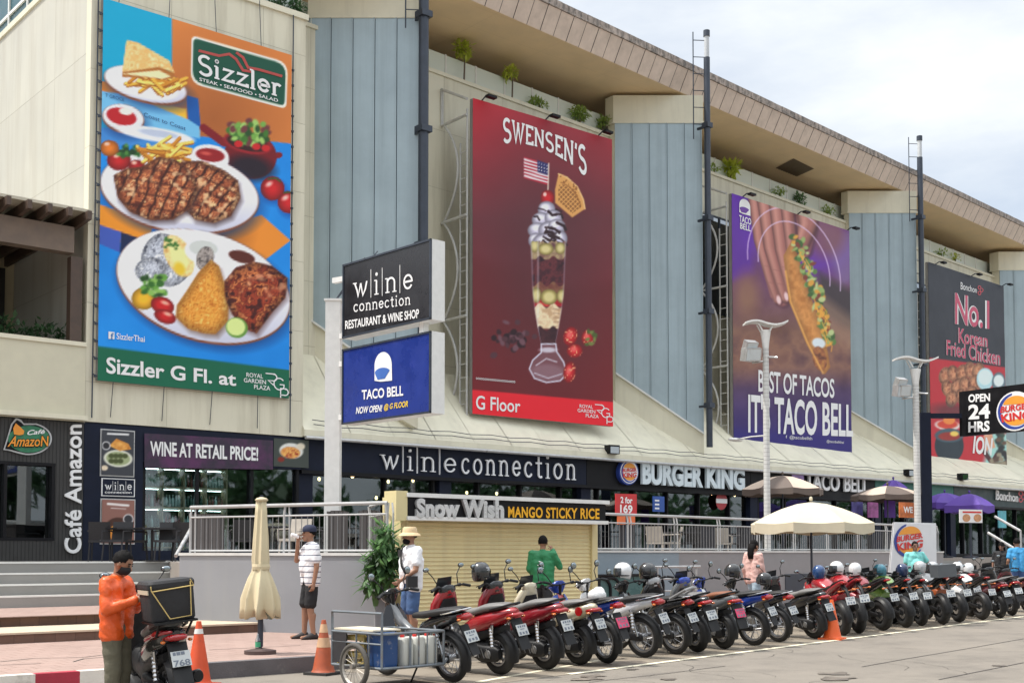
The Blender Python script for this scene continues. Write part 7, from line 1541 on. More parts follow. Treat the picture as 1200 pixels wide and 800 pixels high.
# pink lady, teal lady, right-hand visitors
person('woman in a pale pink top and light jeans walking away along the wall', ground_person(883, 25.4, .2), FA * .5 + FR_ * .75, 1.66, fab('pink_top', (.60, .38, .34)), fab('light_jeans', (.30, .38, .45), var=.3), skin_t, dict(kl=(.14, .09, .5), al=(.12, .1, .085), tl=(.3, .12, .03), kr=(-.02, -.09, .5), ar=(-.25, -.09, .14), tr=(-.1, -.1, .05), el=(-.06, .22, 1.12), er=(.02, -.23, 1.12), wr=(.12, -.22, .92)), 'long', 'long', 'long', slim=.9)
person('woman in a turquoise t-shirt standing with a hand on her hip', ground_person(1072, 30.6, .2), -FA, 1.68, fab('turquoise_tee', (.20, .58, .55), var=.05), fab('grey_trousers', (.06, .06, .07)), skin_d, dict(el=(-.02, .36, 1.16), wl=(.07, .17, 1.0), er=(.0, -.25, 1.12), wr=(.08, -.24, .9)), 'short', 'long', 'short', belly=.03)
person('man in a bright blue shirt seen from behind at the far right', ground_person(1192, 34.5, .25), FA, 1.76, fab('bright_blue_shirt', (.06, .32, .62)), fab('blue_trousers', (.04, .08, .2)), skin_t, None, 'short', 'long', 'short', slim=1.05)
person('woman with bare arms and dark clothes beside the far steps', ground_person(1174, 35.3, .25), -FA * .6 - FR_ * .5, 1.66, fab('black_top', (.02, .02, .022)), fab('black_skirt', (.018, .018, .02)), skin_d, dict(el=(.04, .27, 1.13), wl=(.2, .2, 1.0)), 'short', 'long', 'long', slim=.95)
# ------------------------------------------------------------------ motorcycles
tyre_m = pm('tyre_rubber', (.012, .0115, .011), .75, var=.3, scale=20); rim_m = pm('alloy_rim', (.30, .30, .31), .35, metal=.8, var=.1); rim_d = pm('dark_rim', (.03, .03, .032), .35, metal=.4, var=.1)
plast = pm('black_plastic', (.012, .012, .013), .5, var=.3, scale=8, spec=.3); seat_m = pm('seat_vinyl', (.013, .0125, .013), .5, var=.2, scale=10, bump=.15); eng_m = pm('engine_metal', (.20, .195, .19), .45, metal=.7, var=.3, scale=9); steel = pm('bike_steel', (.55, .55, .56), .22, metal=.95, var=.1)
tail_m = pm('tail_lens', (.34, .008, .010), .12, var=.1, coat=.5); ind_m = pm('indicator_lens', (.50, .12, .012), .15, coat=.4); head_m = pm('head_lens', (.75, .78, .80), .06, spec=.8); plate_m = pm('plate_white', (.46, .48, .48), .4, var=.08, scale=12); plate_p = pm('plate_red', (.55, .05, .13), .4, var=.08); mirr_m = pm('mirror_glass', (.32, .36, .38), .08, metal=1, var=0); ink = pm('plate_ink', (.13, .15, .19), .5)
def paint(nm, c): return pm('paint_' + nm, c, .22, metal=.15, var=.06, scale=4, coat=.8, rvar=.06)
base_p = paint('base', (.3, .3, .3)); base_s = paint('second', (.03, .03, .03))
def wheel(t, x, r, wt, style, disc=True):
    n = 36; prof = []
    for k in range(13): a = 2 * math.pi * k / 12; prof.append((r - wt * .62 + wt * .62 * math.cos(a) * (1 if math.cos(a) > 0 else .75), wt * .5 * math.sin(a)))
    w_ = MB().lathe(prof, (x, 0, r), 'y', n).build('wheel', tyre_m, t, smooth=True, local=True)
    ri = r - wt * .98; b = MB(); b.lathe([(ri + .012, -wt * .36), (ri - .02, -wt * .34), (ri - .03, 0), (ri - .02, wt * .34), (ri + .012, wt * .36)], (x, 0, r), 'y', n)
    b.lathe([(.0, -.06), (.045, -.06), (.05, 0), (.045, .06), (0, .06)], (x, 0, r), 'y', 14)
    if style == 'alloy':
        for k in range(5):
            a = 2 * math.pi * k / 5 + .3; p = lambda q, da: (x + q * math.cos(a + da), 0, r + q * math.sin(a + da)); b.tube([p(.035, .25), p(ri * .6, .05), p(ri - .01, .16)], [.020, .015, .014], 5); b.tube([p(.035, -.25), p(ri * .6, -.05), p(ri - .01, -.16)], [.020, .015, .014], 5)
    else:
        for k in range(18):
            a = 2 * math.pi * k / 18; sy = 1 if k % 2 else -1; b.tube([(x + .04 * math.cos(a + .5 * sy), .045 * sy, r + .04 * math.sin(a + .5 * sy)), (x + (ri - .01) * math.cos(a), 0, r + (ri - .01) * math.sin(a))], .0035, 4)
    b.build('rim', rim_m if style != 'dark' else rim_d, w_, smooth=40, local=True)
    if disc: MB().lathe([(.06, .05), (.12, .05), (.12, .055), (.06, .055)], (x, 0, r), 'y', 24).build('brake_disc', steel, w_, local=True)
    return w_
def fender(t, x, r, hw, a0, a1, m, th=.012, nm='fender'):
    rows = []
    for a in np.linspace(R(a0), R(a1), 12): rows.append([(x + (r - (abs(q) ** 2.5) * .05) * math.cos(a), hw * q, r_c + (r - (abs(q) ** 2.5) * .05) * math.sin(a)) for r_c in (WR,) for q in np.linspace(-1, 1, 7)])
    b = MB().rings(rows, close=False, caps=False); o = b.build(nm, m, t, smooth=True, local=True); return o
def plate(t, x, z, tilt, m=None, nm='number_plate'):
    M = Matrix.Rotation(tilt, 3, 'Y'); o = MB().box((x, 0, z), (.006, .175, .145), M=M).build(nm, m or plate_m, t, local=True)
    b = MB()
    def Q(y, zz, w_, h_): c = M @ Vector((-.0045, y, zz)); b.box((x + c.x, c.y, z + c.z), (.002, w_, h_), M=M)
    for i, (y, w_) in enumerate(((.055, .028), (.018, .03), (-.02, .022), (-.052, .03))): Q(y, .045, w_ * .8, .026); 
    Q(0, .010, .07, .009)
    for i, y in enumerate((.052, .0, -.052)): Q(y, -.040, .030, .038 - .01 * (i % 2))
    b.build('characters', ink, o, local=True); return o
def bars(t, x, z, w_, back, mir=True, cow=None, mz=.24, stem=True, round_m=False):
    b = MB(); 
    if stem: b.tube([(x + .04, 0, z - .2), (x, 0, z)], .025, 8)
    for sy in (-1, 1): b.tube([(x, 0, z), (x - back * .4, .6 * w_ * sy, z + .02), (x - back, w_ * sy, z - .01)], .012, 7); b.tube([(x - back * .55, .7 * w_ * sy, z + .02), (x - back * .9, w_ * sy, z - .012)], .019, 8); b.tube([(x - back * .4 + .05, .58 * w_ * sy, z + .015), (x - back + .075, .98 * w_ * sy, z - .0)], .007, 5); b.ell((x - back * .45, .55 * w_ * sy, z + .02), (.03, .04, .025), 8, 6)
    for k in range(3): b.tube([(x - back * .4, (.4 - .35 * k) * w_, z + .01), (x + .10, (.28 - .25 * k) * w_, z - .03 + .03 * k), (x + .07, .02 * k, z - .22)], .005, 5)
    b.build('handlebar', plast, t, smooth=40, local=True)
    if mir:
        for sy in (-1, 1):
            p0, p1 = (x - back * .35, .5 * w_ * sy, z + .03), (x + .03, .82 * w_ * sy, z + mz - .03); o = MB().tube([p0, (x + .02, .62 * w_ * sy, z + mz * .6), p1], .007, 6); c = (x + .035, .9 * w_ * sy, z + mz)
            o.ell(c, (.020, .052, .052 if round_m else .034), 12, 8); o = o.build('mirror', plast, t, smooth=True, local=True); g = MB().ell((c[0] - .014, c[1], c[2]), (.010, .045, .045 if round_m else .028), 12, 8).build('mirror_face', mirr_m, o, smooth=True, local=True)
def stand(t, x): MB().tube([(x, .10, .24), (x - .05, .30, .045)], .012, 6).build('side_stand', plast, t, local=True)
WR = .29
def make_scooter(name='scooter'):
    global WR
    WR = .285; t = thing(name, 'x', 'scooter', (0, 0, 0)); r = WR
    wheel(t, 0, r, .125, 'alloy'); wheel(t, 1.28, r, .105, 'alloy')
    MB().loft([(-.40, .83, .03, .025), (-.32, .815, .10, .065), (-.14, .755, .155, .10), (.12, .69, .175, .125), (.35, .63, .17, .135), (.52, .56, .13, .12), (.58, .5, .05, .05)], 18, 2.3).build('body', base_p, t, smooth=50, local=True)
    MB().loft([(-.28, .905, .08, .022), (-.15, .895, .135, .042), (.12, .86, .155, .055), (.30, .815, .145, .05), (.48, .79, .12, .05), (.62, .775, .06, .035)], 16, 2.6).build('seat', seat_m, t, smooth=50, local=True)
    b = MB(); b.loft([(.46, .42, .12, .13), (.7, .42, .12, .15), (.92, .50, .13, .16)], 14, 2.6); b.loft([(.42, .28, .19, .035), (.7, .27, .20, .04), (.95, .30, .18, .04), (1.02, .38, .14, .05)], 14, 3); b.loft([(-.15, .60, .09, .05), (.2, .52, .13, .09), (.5, .45, .14, .1)], 12, 2.6); b.build('frame_cover', plast, t, smooth=50, local=True)
    sh = MB().loft([(.34, 1.0, .13, .05), (.5, 1.035, .21, .06), (.72, 1.05, .24, .08), (.90, 1.01, .215, .09), (1.02, .96, .16, .08), (1.09, .93, .08, .05)], 18, 2.4, axis='z').build('leg_shield', base_p, t, smooth=50, local=True)
    MB().loft([(.36, .955, .10, .035), (.6, .965, .17, .035), (.85, .93, .15, .035), (.96, .90, .10, .03)], 14, 2.6, axis='z').build('inner_panel', plast, t, smooth=50, local=True)
    MB().loft([(.66, 1.10, .05, .03), (.76, 1.115, .13, .05), (.86, 1.075, .12, .05), (.90, 1.04, .05, .03)], 14, 2.2, axis='z').build('headlight', head_m, t, smooth=True, local=True)
    b = MB(); b.add([(1.04, -.15, 1.0), (1.04, .15, 1.0), (.95, .12, 1.24), (.95, -.12, 1.24), (1.046, -.15, 1.0), (1.046, .15, 1.0), (.956, .12, 1.24), (.956, -.12, 1.24)], [(0, 1, 2, 3), (7, 6, 5, 4), (0, 3, 7, 4), (1, 5, 6, 2), (2, 6, 7, 3)]); b.build('windscreen', pm('smoked_screen', (.03, .032, .035), .1), t, local=True)
    b = MB(); b.loft([(-.14, .29, .03, .06, .12), (-.08, .29, .05, .10, .125), (.12, .29, .055, .105, .13), (.38, .33, .055, .095, .125), (.50, .34, .03, .06, .12)], 14, 3); b.loft([(.1, .34, .10, .09), (.45, .36, .11, .1)], 12, 3); b.build('engine', plast, t, smooth=45, local=True)
    b = MB()
    for k in range(4): b.tube([(-.02 + .1 * k, .19, .24), (.03 + .1 * k, .19, .36)], .008, 5)
    b.lathe([(0, 0), (.05, 0), (.055, -.02)], (.02, .19, .29), 'y', 14); b.build('engine_trim', eng_m, t, local=True)
    b = MB(); b.loft([(-.30, .40, .045, .05, -.19), (-.26, .395, .055, .062, -.19), (.10, .34, .05, .055, -.18), (.2, .3, .025, .025, -.16), (.42, .24, .02, .02, -.1)], 14, 2.2); b.build('exhaust', plast, t, smooth=50, local=True); MB().loft([(-.2, .40, .03, .055, -.215), (.06, .36, .03, .05, -.205)], 10, 3).build('heat_shield', steel, t, smooth=50, local=True)
    fender(t, 1.28, r + .04, .075, 20, 165, base_p); fender(t, 0, r + .05, .08, 30, 200, plast)
    b = MB()
    for sy in (-1, 1): b.tube([(1.28, .075 * sy, r), (1.10, .07 * sy, .72)], .018, 8); b.tube([(.0, .13 * sy, .32), (-.06, .14 * sy, .66)], .018, 8); b.lathe([(.034, k * .02) if k % 2 else (.024, k * .02) for k in range(14)], (-.03, .135 * sy, .37), 'z', 10)
    b.build('suspension', steel, t, smooth=40, local=True)
    bars(t, .93, 1.10, .34, .10, mz=.27)
    MB().loft([(1.0, .93, .06, .05), (1.06, .93, .15, .05), (1.115, .92, .13, .045), (1.14, .91, .05, .02)], 14, 2.4, axis='z').build('handlebar_cover', base_s, t, smooth=50, local=True)
    b = MB(); b.tube([(-.05, .15, .86), (-.25, .14, .90), (-.37, .08, .93), (-.37, -.08, .93), (-.25, -.14, .90), (-.05, -.15, .86)], .014, 7); b.build('grab_rail', plast, t, smooth=40, local=True)
    b = MB().loft([(-.44, .79, .07, .02), (-.38, .79, .10, .035), (-.30, .78, .12, .03)], 12, 2.4).build('tail_light', tail_m, t, smooth=True, local=True)
    for sy in (-1, 1): MB().ell((-.36, .125 * sy, .755), (.04, .022, .016), 10, 6).build('indicator', ind_m, t, smooth=True, local=True)
    b = MB(); b.add([(-.36, -.09, .74), (-.36, .09, .74), (-.52, .085, .36), (-.52, -.085, .36), (-.33, -.09, .74), (-.33, .09, .74), (-.49, .085, .36), (-.49, -.085, .36)], [(0, 1, 2, 3), (7, 6, 5, 4), (0, 3, 7, 4), (1, 5, 6, 2), (2, 6, 7, 3), (0, 4, 5, 1)]); b.build('mudguard', plast, t, local=True)
    plate(t, -.462, .60, .38); stand(t, .42)
    return t
def make_moped(name='moped'):
    global WR
    WR = .295; t = thing(name, 'x', 'moped', (0, 0, 0)); r = WR
    wheel(t, 0, r, .085, 'wire', False); wheel(t, 1.22, r, .08, 'wire')
    MB().loft([(-.38, .82, .02, .02), (-.32, .81, .065, .05), (-.12, .775, .105, .075), (.15, .70, .12, .10), (.38, .62, .10, .10), (.5, .56, .05, .05)], 16, 2.3).build('body', base_p, t, smooth=50, local=True)
    MB().loft([(-.34, .885, .07, .02), (-.2, .875, .12, .035), (.1, .835, .135, .045), (.32, .80, .12, .045), (.52, .785, .08, .035), (.58, .78, .03, .02)], 16, 2.8).build('seat', seat_m, t, smooth=50, local=True)
    MB().loft([(.40, .56, .06, .07), (.62, .55, .055, .07), (.82, .66, .06, .09), (.94, .82, .06, .08), (.97, .9, .04, .05)], 14, 2.5).build('spine_cover', base_s, t, smooth=50, local=True)
    b = MB()
    for sy in (-1, 1): b.loft([(.30, .80, .03, .03, 0), (.32, .80, .03, .03, 0)], 6, 2, axis='z') if False else b.add([(.80, .10 * sy, .30), (.86, .19 * sy, .34), (.98, .19 * sy, .72), (.99, .10 * sy, .88), (.95, .05 * sy, .90), (.78, .10 * sy, .30), (.84, .20 * sy, .33), (.96, .20 * sy, .72), (.97, .10 * sy, .90), (.93, .05 * sy, .91)], [(0, 1, 2, 3, 4), (9, 8, 7, 6, 5), (0, 5, 6, 1), (1, 6, 7, 2), (2, 7, 8, 3), (3, 8, 9, 4)])
    b.build('leg_shield', base_p, t, smooth=30, local=True)
    b = MB(); b.loft([(.28, .33, .07, .07), (.36, .33, .10, .11), (.56, .33, .10, .11), (.64, .35, .07, .08), (.80, .40, .055, .065), (.86, .41, .04, .05)], 14, 3)
    b.lathe([(0, .11), (.085, .11), (.09, .06)], (.46, 0, .33), 'y', 18); b.lathe([(0, -.11), (.085, -.11), (.09, -.06)], (.46, 0, .33), 'y', 18)
    for k in range(5): b.box((.68 + k * .032, 0, .375), (.010, .15, .15))
    b.build('engine', eng_m, t, smooth=40, local=True)
    b = MB(); b.loft([(-.06, .295, .018, .045, .085), (.2, .31, .018, .055, .085), (.42, .33, .018, .06, .085)], 10, 4); b.build('chain_case', plast, t, smooth=40, local=True)
    b = MB()
    for sy in (-1, 1): b.tube([(0, .075 * sy, r), (.36, .075 * sy, .36)], .016, 7); b.tube([(1.22, .07 * sy, r), (1.02, .065 * sy, .80)], .019, 8); b.tube([(0, .11 * sy, .32), (.09, .115 * sy, .70)], .016, 8); b.lathe([(.033, k * .022) if k % 2 else (.022, k * .022) for k in range(12)], (.06, .113 * sy, .42), 'z', 10)
    b.build('suspension', steel, t, smooth=40, local=True)
    b = MB(); b.loft([(-.28, .33, .03, .035, -.15), (-.22, .325, .042, .045, -.15), (.2, .26, .04, .042, -.14), (.34, .22, .02, .02, -.12)], 12, 2.2).tube([(.34, -.12, .22), (.7, -.10, .2), (.84, -.05, .34)], .018, 7); b.build('exhaust', steel, t, smooth=50, local=True)
    fender(t, 1.22, r + .035, .06, 15, 170, base_p); fender(t, 0, r + .045, .065, 40, 205, plast)
    bars(t, .93, 1.04, .32, .12, round_m=True)
    MB().loft([(.93, 1.0, .07, .06), (1.0, 1.01, .13, .075), (1.06, .98, .12, .07), (1.10, .94, .05, .03)], 14, 2.3, axis='z').build('handlebar_cover', base_p, t, smooth=50, local=True); MB().ell((1.075, 0, 1.0), (.03, .085, .055), 12, 8).build('headlight', head_m, t, smooth=True, local=True)
    b = MB(); b.tube([(-.05, .12, .83), (-.28, .11, .87), (-.38, .06, .89), (-.38, -.06, .89), (-.28, -.11, .87), (-.05, -.12, .83)], .011, 7); b.build('grab_rail', steel, t, smooth=40, local=True)
    MB().loft([(-.42, .80, .05, .02), (-.37, .80, .075, .045), (-.28, .80, .085, .04)], 12, 2.4).build('tail_light', tail_m, t, smooth=True, local=True)
    for sy in (-1, 1): MB().ell((-.34, .105 * sy, .775), (.03, .022, .018), 10, 6).build('indicator', ind_m, t, smooth=True, local=True)
    b = MB(); b.add([(-.30, -.065, .70), (-.30, .065, .70), (-.47, .06, .36), (-.47, -.06, .36), (-.28, -.065, .70), (-.28, .065, .70), (-.45, .06, .36), (-.45, -.06, .36)], [(0, 1, 2, 3), (7, 6, 5, 4), (0, 3, 7, 4), (1, 5, 6, 2), (2, 6, 7, 3), (0, 4, 5, 1)]); b.build('mudguard', plast, t, local=True)
    plate(t, -.415, .575, .42); stand(t, .45)
    return t
def make_motorcycle(name='motorcycle'):
    global WR
    WR = .31; t = thing(name, 'x', 'motorcycle', (0, 0, 0)); r = WR
    wheel(t, 0, r, .165, 'dark'); wheel(t, 1.36, r, .115, 'dark')
    MB().loft([(-.34, 1.0, .03, .02), (-.22, .975, .08, .045), (.0, .90, .115, .07), (.22, .82, .13, .085), (.36, .77, .08, .06)], 16, 2.3).build('body', base_p, t, smooth=50, local=True)
    MB().loft([(-.18, 1.015, .06, .02), (-.02, .965, .11, .03), (.08, .915, .12, .035), (.25, .865, .13, .04), (.42, .85, .10, .035)], 16, 2.8).build('seat', seat_m, t, smooth=50, local=True)
    MB().loft([(.36, .86, .09, .05), (.46, .90, .145, .09), (.62, .945, .165, .115), (.80, .95, .16, .11), (.92, .90, .11, .09), (.97, .88, .05, .05)], 18, 2.3).build('fuel_tank', base_s, t, smooth=50, local=True)
    MB().loft([(.60, .60, .14, .10), (.78, .60, .19, .19), (.98, .66, .20, .21), (1.14, .78, .16, .17), (1.26, .88, .11, .11), (1.33, .90, .05, .05)], 18, 2.5).build('fairing', base_s, t, smooth=50, local=True)
    b = MB(); b.loft([(.36, .45, .10, .12), (.50, .44, .15, .17), (.78, .42, .15, .16), (.92, .42, .09, .10)], 14, 3.2); b.lathe([(0, .17), (.09, .17), (.10, .12)], (.55, 0, .42), 'y', 18)
    b.loft([(.5, .26, .10, .05), (.9, .28, .10, .06)], 12, 3); b.build('engine', plast, t, smooth=40, local=True)
    b = MB()
    for sy in (-1, 1): b.loft([(-.05, r, .018, .028, .105 * sy), (.2, .34, .02, .05, .11 * sy), (.46, .42, .022, .05, .10 * sy)], 10, 4)
    b.build('swing_arm', plast, t, smooth=40, local=True)
    b = MB()
    for sy in (-1, 1): b.tube([(1.36, .09 * sy, r), (1.14, .085 * sy, .95)], .026, 9)
    b.build('fork', steel, t, smooth=40, local=True)
    b = MB(); b.loft([(-.28, .52, .045, .055, -.19), (-.25, .515, .06, .07, -.19), (.12, .42, .06, .065, -.18), (.28, .34, .025, .025, -.14), (.6, .24, .025, .025, -.08)], 14, 2.3); b.build('exhaust', plast, t, smooth=50, local=True); MB().loft([(-.20, .51, .03, .05, -.225), (.08, .44, .03, .05, -.215)], 10, 3).build('heat_shield', steel, t, smooth=50, local=True)
    fender(t, 1.36, r + .03, .07, 25, 160, base_p); fender(t, 0, r + .035, .09, 60, 190, plast)
    bars(t, 1.02, 1.05, .35, .12, mz=.16, stem=True)
    MB().loft([(.92, 1.20, .07, .05), (1.0, 1.17, .10, .05), (1.08, 1.12, .09, .04), (1.16, 1.07, .05, .015)], 12, 2.4, axis='z').build('windscreen', pm('smoked_screen', (.03, .032, .035), .1), t, smooth=50, local=True); MB().loft([(.80, 1.30, .05, .02), (.86, 1.31, .11, .04), (.92, 1.28, .08, .03)], 12, 2.4, axis='z').build('headlight', head_m, t, smooth=True, local=True)
    MB().loft([(-.37, .99, .045, .015), (-.33, .985, .06, .025), (-.27, .97, .06, .025)], 12, 2.4).build('tail_light', tail_m, t, smooth=True, local=True)
    b = MB(); b.tube([(-.20, .0, .93), (-.38, 0, .80), (-.46, 0, .60)], [.045, .035, .03], 8); b.build('plate_hanger', plast, t, smooth=40, local=True)
    for sy in (-1, 1): MB().tube([(-.34, 0, .84), (-.36, .14 * sy, .84)], .008, 5).ell((-.37, .15 * sy, .84), (.03, .03, .018), 10, 6).build('indicator', ind_m, t, smooth=True, local=True)
    plate(t, -.472, .66, .30); stand(t, .5)
    return t
PR = {'s': make_scooter(), 'm': make_moped(), 'c': make_motorcycle()}
USED = {'s': False, 'm': False, 'c': False}
def recolor(o, p1, p2, pl_=None, seat=None):
    for ch in o.children:
        for i, sl in enumerate(ch.material_slots):
            m_ = ch.data.materials[i]
            if m_ == base_p and p1: setmat(ch, p1, i)
            elif m_ == base_s and p2: setmat(ch, p2, i)
            elif m_ == plate_m and pl_: setmat(ch, pl_, i)
            elif m_ == seat_m and seat: setmat(ch, seat, i)
        recolor(ch, p1, p2, pl_, seat)
P_red = paint('red', (.33, .012, .018)); P_dred = paint('deep_red', (.22, .01, .018)); P_cream = paint('cream', (.62, .55, .40)); P_blue = paint('blue', (.02, .06, .36)); P_black = paint('black', (.012, .012, .014)); P_white = paint('white', (.66, .66, .66)); P_grey = paint('grey', (.12, .125, .13)); P_orange = paint('orange', (.32, .07, .015)); P_lime = paint('lime', (.14, .24, .05)); P_maroon = paint('maroon', (.10, .015, .02)); P_silver = paint('silver', (.40, .40, .41)); seat_b = pm('seat_brown', (.22, .085, .045), .45, var=.15)
GRP = 'motorcycles parked in a row along the pavement'
BK = []
def bike(kind, x, y, phi, p1, p2, label, plate_mat=None, lean=-7, seat=None, z=0.0):
    d = gd(y, z); p = xyd(x, d); hd = YAW - math.atan((x - 600) / F) + R(phi + random.uniform(-4, 4)); lean += random.uniform(-2.5, 2.5)
    if not USED[kind]: o = PR[kind]; USED[kind] = True
    else: o = copy_tree(PR[kind])
    o.location = (p[0], p[1], z + .01); o.rotation_euler = (R(lean), 0, hd); o['label'] = label; o['group'] = GRP
    o.scale = (random.uniform(1.02, 1.10),) * 3; recolor(o, p1, p2, plate_mat, seat); BK.append(o); return o
k0 = bike('m', 531, 799, 44, P_black, P_grey, 'dusty black motorcycle coupled to the steel sidecar cart')
k1 = bike('s', 587, 790, 43, P_red, P_black, 'red scooter just right of the sidecar cart with a grey seat', seat=pm('seat_grey', (.16, .155, .15), .5, var=.15))
k2 = bike('s', 641, 784, 40, P_dred, P_black, 'dark red scooter in front of the left half of the kiosk shutter')
k3 = bike('s', 679, 778.5, 44, P_cream, P_cream, 'cream moped with a red disc on its tail')
k4 = bike('m', 711, 777, 38, P_blue, P_red, 'blue and red moped with a pink plate beside the cream moped', plate_p)
k5 = bike('m', 755, 770, 50, P_white, P_black, 'white and black moped with bare spoked wheel left of the steel rack')
k6 = bike('m', 792, 766, 45, P_black, P_grey, 'black moped with a raised grey tail rack in front of the steel rack')
k7 = bike('s', 817, 764, 34, P_black, P_silver, 'black scooter with a white helmet on its handlebar')
k8 = bike('s', 848, 760, 36, P_grey, P_blue, 'grey scooter with a brown seat and a red plate', plate_p, seat=seat_b)
k9 = bike('m', 883, 756, 52, P_blue, P_white, 'dark blue moped with pale wheel rim near the pink lady')
k10 = bike('m', 912, 752, 45, P_black, P_silver, 'black moped with pale tail right of the blue moped')
k11 = bike('s', 954, 748, 46, P_black, P_black, 'black scooter just left of the orange cone')
k12 = bike('c', 988, 744, 28, P_red, P_red, 'red sport motorcycle half hidden behind the orange cone')
k13 = bike('c', 1006, 742, 24, P_dred, P_red, 'red motorcycle just right of the orange cone')
k14 = bike('c', 1034, 738.5, 36, P_black, P_dred, 'dark red motorcycle with a fat rear tyre under a white helmet')
k15 = bike('c', 1061, 735, 30, P_black, P_lime, 'lime green and black motorcycle in front of the white banner')
k16 = bike('c', 1079, 733, 27, P_black, P_black, 'slim black motorcycle in front of the turquoise t-shirt woman')
k17 = bike('c', 1104, 731.5, 27, P_black, P_grey, 'grey motorcycle with a fat tyre right of the turquoise t-shirt woman')
k18 = bike('c', 1123, 729, 27, P_black, P_orange, 'orange and black motorcycle with a high number plate')
k19 = bike('c', 1150, 726, 32, P_black, P_white, 'black motorcycle with a steel exhaust near the right edge')
k20 = bike('s', 1171, 724, 28, P_maroon, P_black, 'maroon and black scooter in front of the far steps')
k21 = bike('s', 1185, 721, 24, P_black, P_black, 'black scooter second from the right edge of the row')
k22 = bike('s', 1203, 717, 24, P_maroon, P_black, 'maroon scooter cut off by the right edge of the photo')
# a second rank of front ends glimpsed behind the near row
k23 = bike('c', 1137, 722, 30, P_red, P_dred, 'red motorcycle glimpsed behind the black one near the right edge')
k24 = bike('s', 1046, 730, 30, P_orange, P_black, 'orange scooter glimpsed behind the dark red motorcycle')
# red roundel on the cream moped
bpy.context.view_layer.update()
def on_bike(k, p): return np.array(k.matrix_world @ Vector(p))
b = MB(); 
for rr_, mm, kk in ((.062, tail_m, 0),): 
    b.lathe([(0, .004), (rr_, .004), (rr_, -.02)], (-.20, .158, .775), 'y', 20); b.build('tail_disc', mm, k3, local=True)
# pillion box on the grey one, milk crate style rack
MB().box((-.22, 0, 1.12), (.36, .40, .26)).build('luggage_box', pm('grey_box', (.09, .10, .11), .5, var=.1), k17, local=True)
MB().tube([(-.1, .12, .86), (-.42, .11, 1.0), (-.46, 0, 1.02), (-.42, -.11, 1.0), (-.1, -.12, .86)], .022, 8).build('tail_rack', pm('rack_grey', (.30, .30, .30), .4, metal=.5), k6, smooth=40, local=True)

# ------------------------------------------------------------------ helmets
hm = {}
def helmet(k, loc, label, shell, rz, visor=True):
    p = on_bike(k, loc); t = thing('helmet', label, 'helmet', p, 'helmets left on the motorcycles', rz)
    b = MB(); prof = [(.001, .15), (.06, .142), (.105, .105), (.128, .05), (.132, 0), (.124, -.05), (.112, -.09), (.105, -.10)]
    rows = []
    for r_, z in prof: rows.append([(r_ * 1.12 * math.cos(a), r_ * math.sin(a), z - (.03 * max(0, -math.cos(a)) if z < -.04 else 0) + (.05 if (z < -.04 and math.cos(a) > .5) else 0)) for a in np.linspace(0, 2 * math.pi, 29)[:-1]])
    b.rings(rows[::-1], caps=False).build('shell', shell, t, smooth=True, local=True)
    if visor:
        b = MB(); rows = [[(rr2 * 1.14 * math.cos(a), rr2 * 1.02 * math.sin(a), z) for a in np.linspace(-1.25, 1.25, 13)] for rr2, z in ((.128, .058), (.137, .02), (.137, -.02), (.128, -.06))]; b.rings(rows, close=False, caps=False).build('visor', pm('visor_dark', (.03, .035, .04), .06, spec=.8), t, smooth=True, local=True)
    b = MB(); b.lathe([(.125, -.055), (.134, -.06), (.128, -.075)], n=24).build('rim_trim', plast, t, smooth=True, local=True)
    return t
H_w, H_k, H_b, H_n, H_s, H_t = paint('helmet_white', (.72, .72, .72)), paint('helmet_black', (.015, .015, .016)), paint('helmet_blue', (.01, .05, .16)), paint('helmet_navy', (.015, .03, .09)), paint('helmet_silver', (.42, .43, .44)), paint('helmet_teal', (.03, .16, .22))
h1 = helmet(k2, (.95, .20, 1.28), 'black helmet with a grey band hanging in front of the green jacket man', H_k, .4)
MB().lathe([(.118, .078), (.126, .062), (.1315, .03)], n=24).build('grey_band', pm('helmet_band', (.35, .35, .36), .3), h1, smooth=True, local=True)
helmet(k6, (.95, .0, 1.24), 'white helmet on a handlebar in front of the steel rack', H_w, 2.5)
helmet(k7, (.98, .05, 1.24), 'large black helmet over a blue front cowl', H_k, -.8)
helmet(k10, (.92, .0, 1.22), 'black helmet on a handlebar right of the pink lady', H_k, 2.2)
helmet(k11, (.90, .25, 1.10), 'black helmet resting on the scooter left of the orange cone', H_k, 2.0)
helmet(k12, (.70, .02, 1.16), 'blue helmet resting on a red motorcycle above the orange cone', H_b, .6)
helmet(k13, (.72, .02, 1.18), 'white helmet resting on the red motorcycle right of the orange cone', H_w, 2.6)
helmet(k14, (.66, .0, 1.17), 'cream white helmet left of the white banner', H_w, .2)
helmet(k15, (.70, .02, 1.16), 'teal helmet in front of the foot of the white banner', H_t, 2.0)
helmet(k16, (.70, .0, 1.18), 'navy helmet in front of the turquoise t-shirt woman', H_n, .9)
helmet(k17, (.75, .05, 1.18), 'silver white helmet just right of the turquoise t-shirt woman', H_s, 1.4)
helmet(k18, (.78, .05, 1.18), 'dark silver helmet over the orange motorcycle', H_s, 2.8)
helmet(k19, (.75, .05, 1.20), 'bright white helmet near the far right steps', H_w, 3.0)
helmet(k20, (.95, .1, 1.18), 'white helmet in front of the bare armed woman', H_w, .2)
# plastic bag on the white moped, blue cowl of the eighth one
pb = thing('plastic_bag', 'crumpled white plastic bag on the white moped by the teal panel', 'bag', on_bike(k5, (.75, .02, .86))); MB().ell((0, 0, .0), (.17, .13, .11), 14, 10).ell((.08, .04, .05), (.1, .1, .09), 12, 8).build('bag_body', pm('bag_white', (.70, .70, .69), .5, var=.1, bump=.8, bscale=12), pb, smooth=True, local=True)

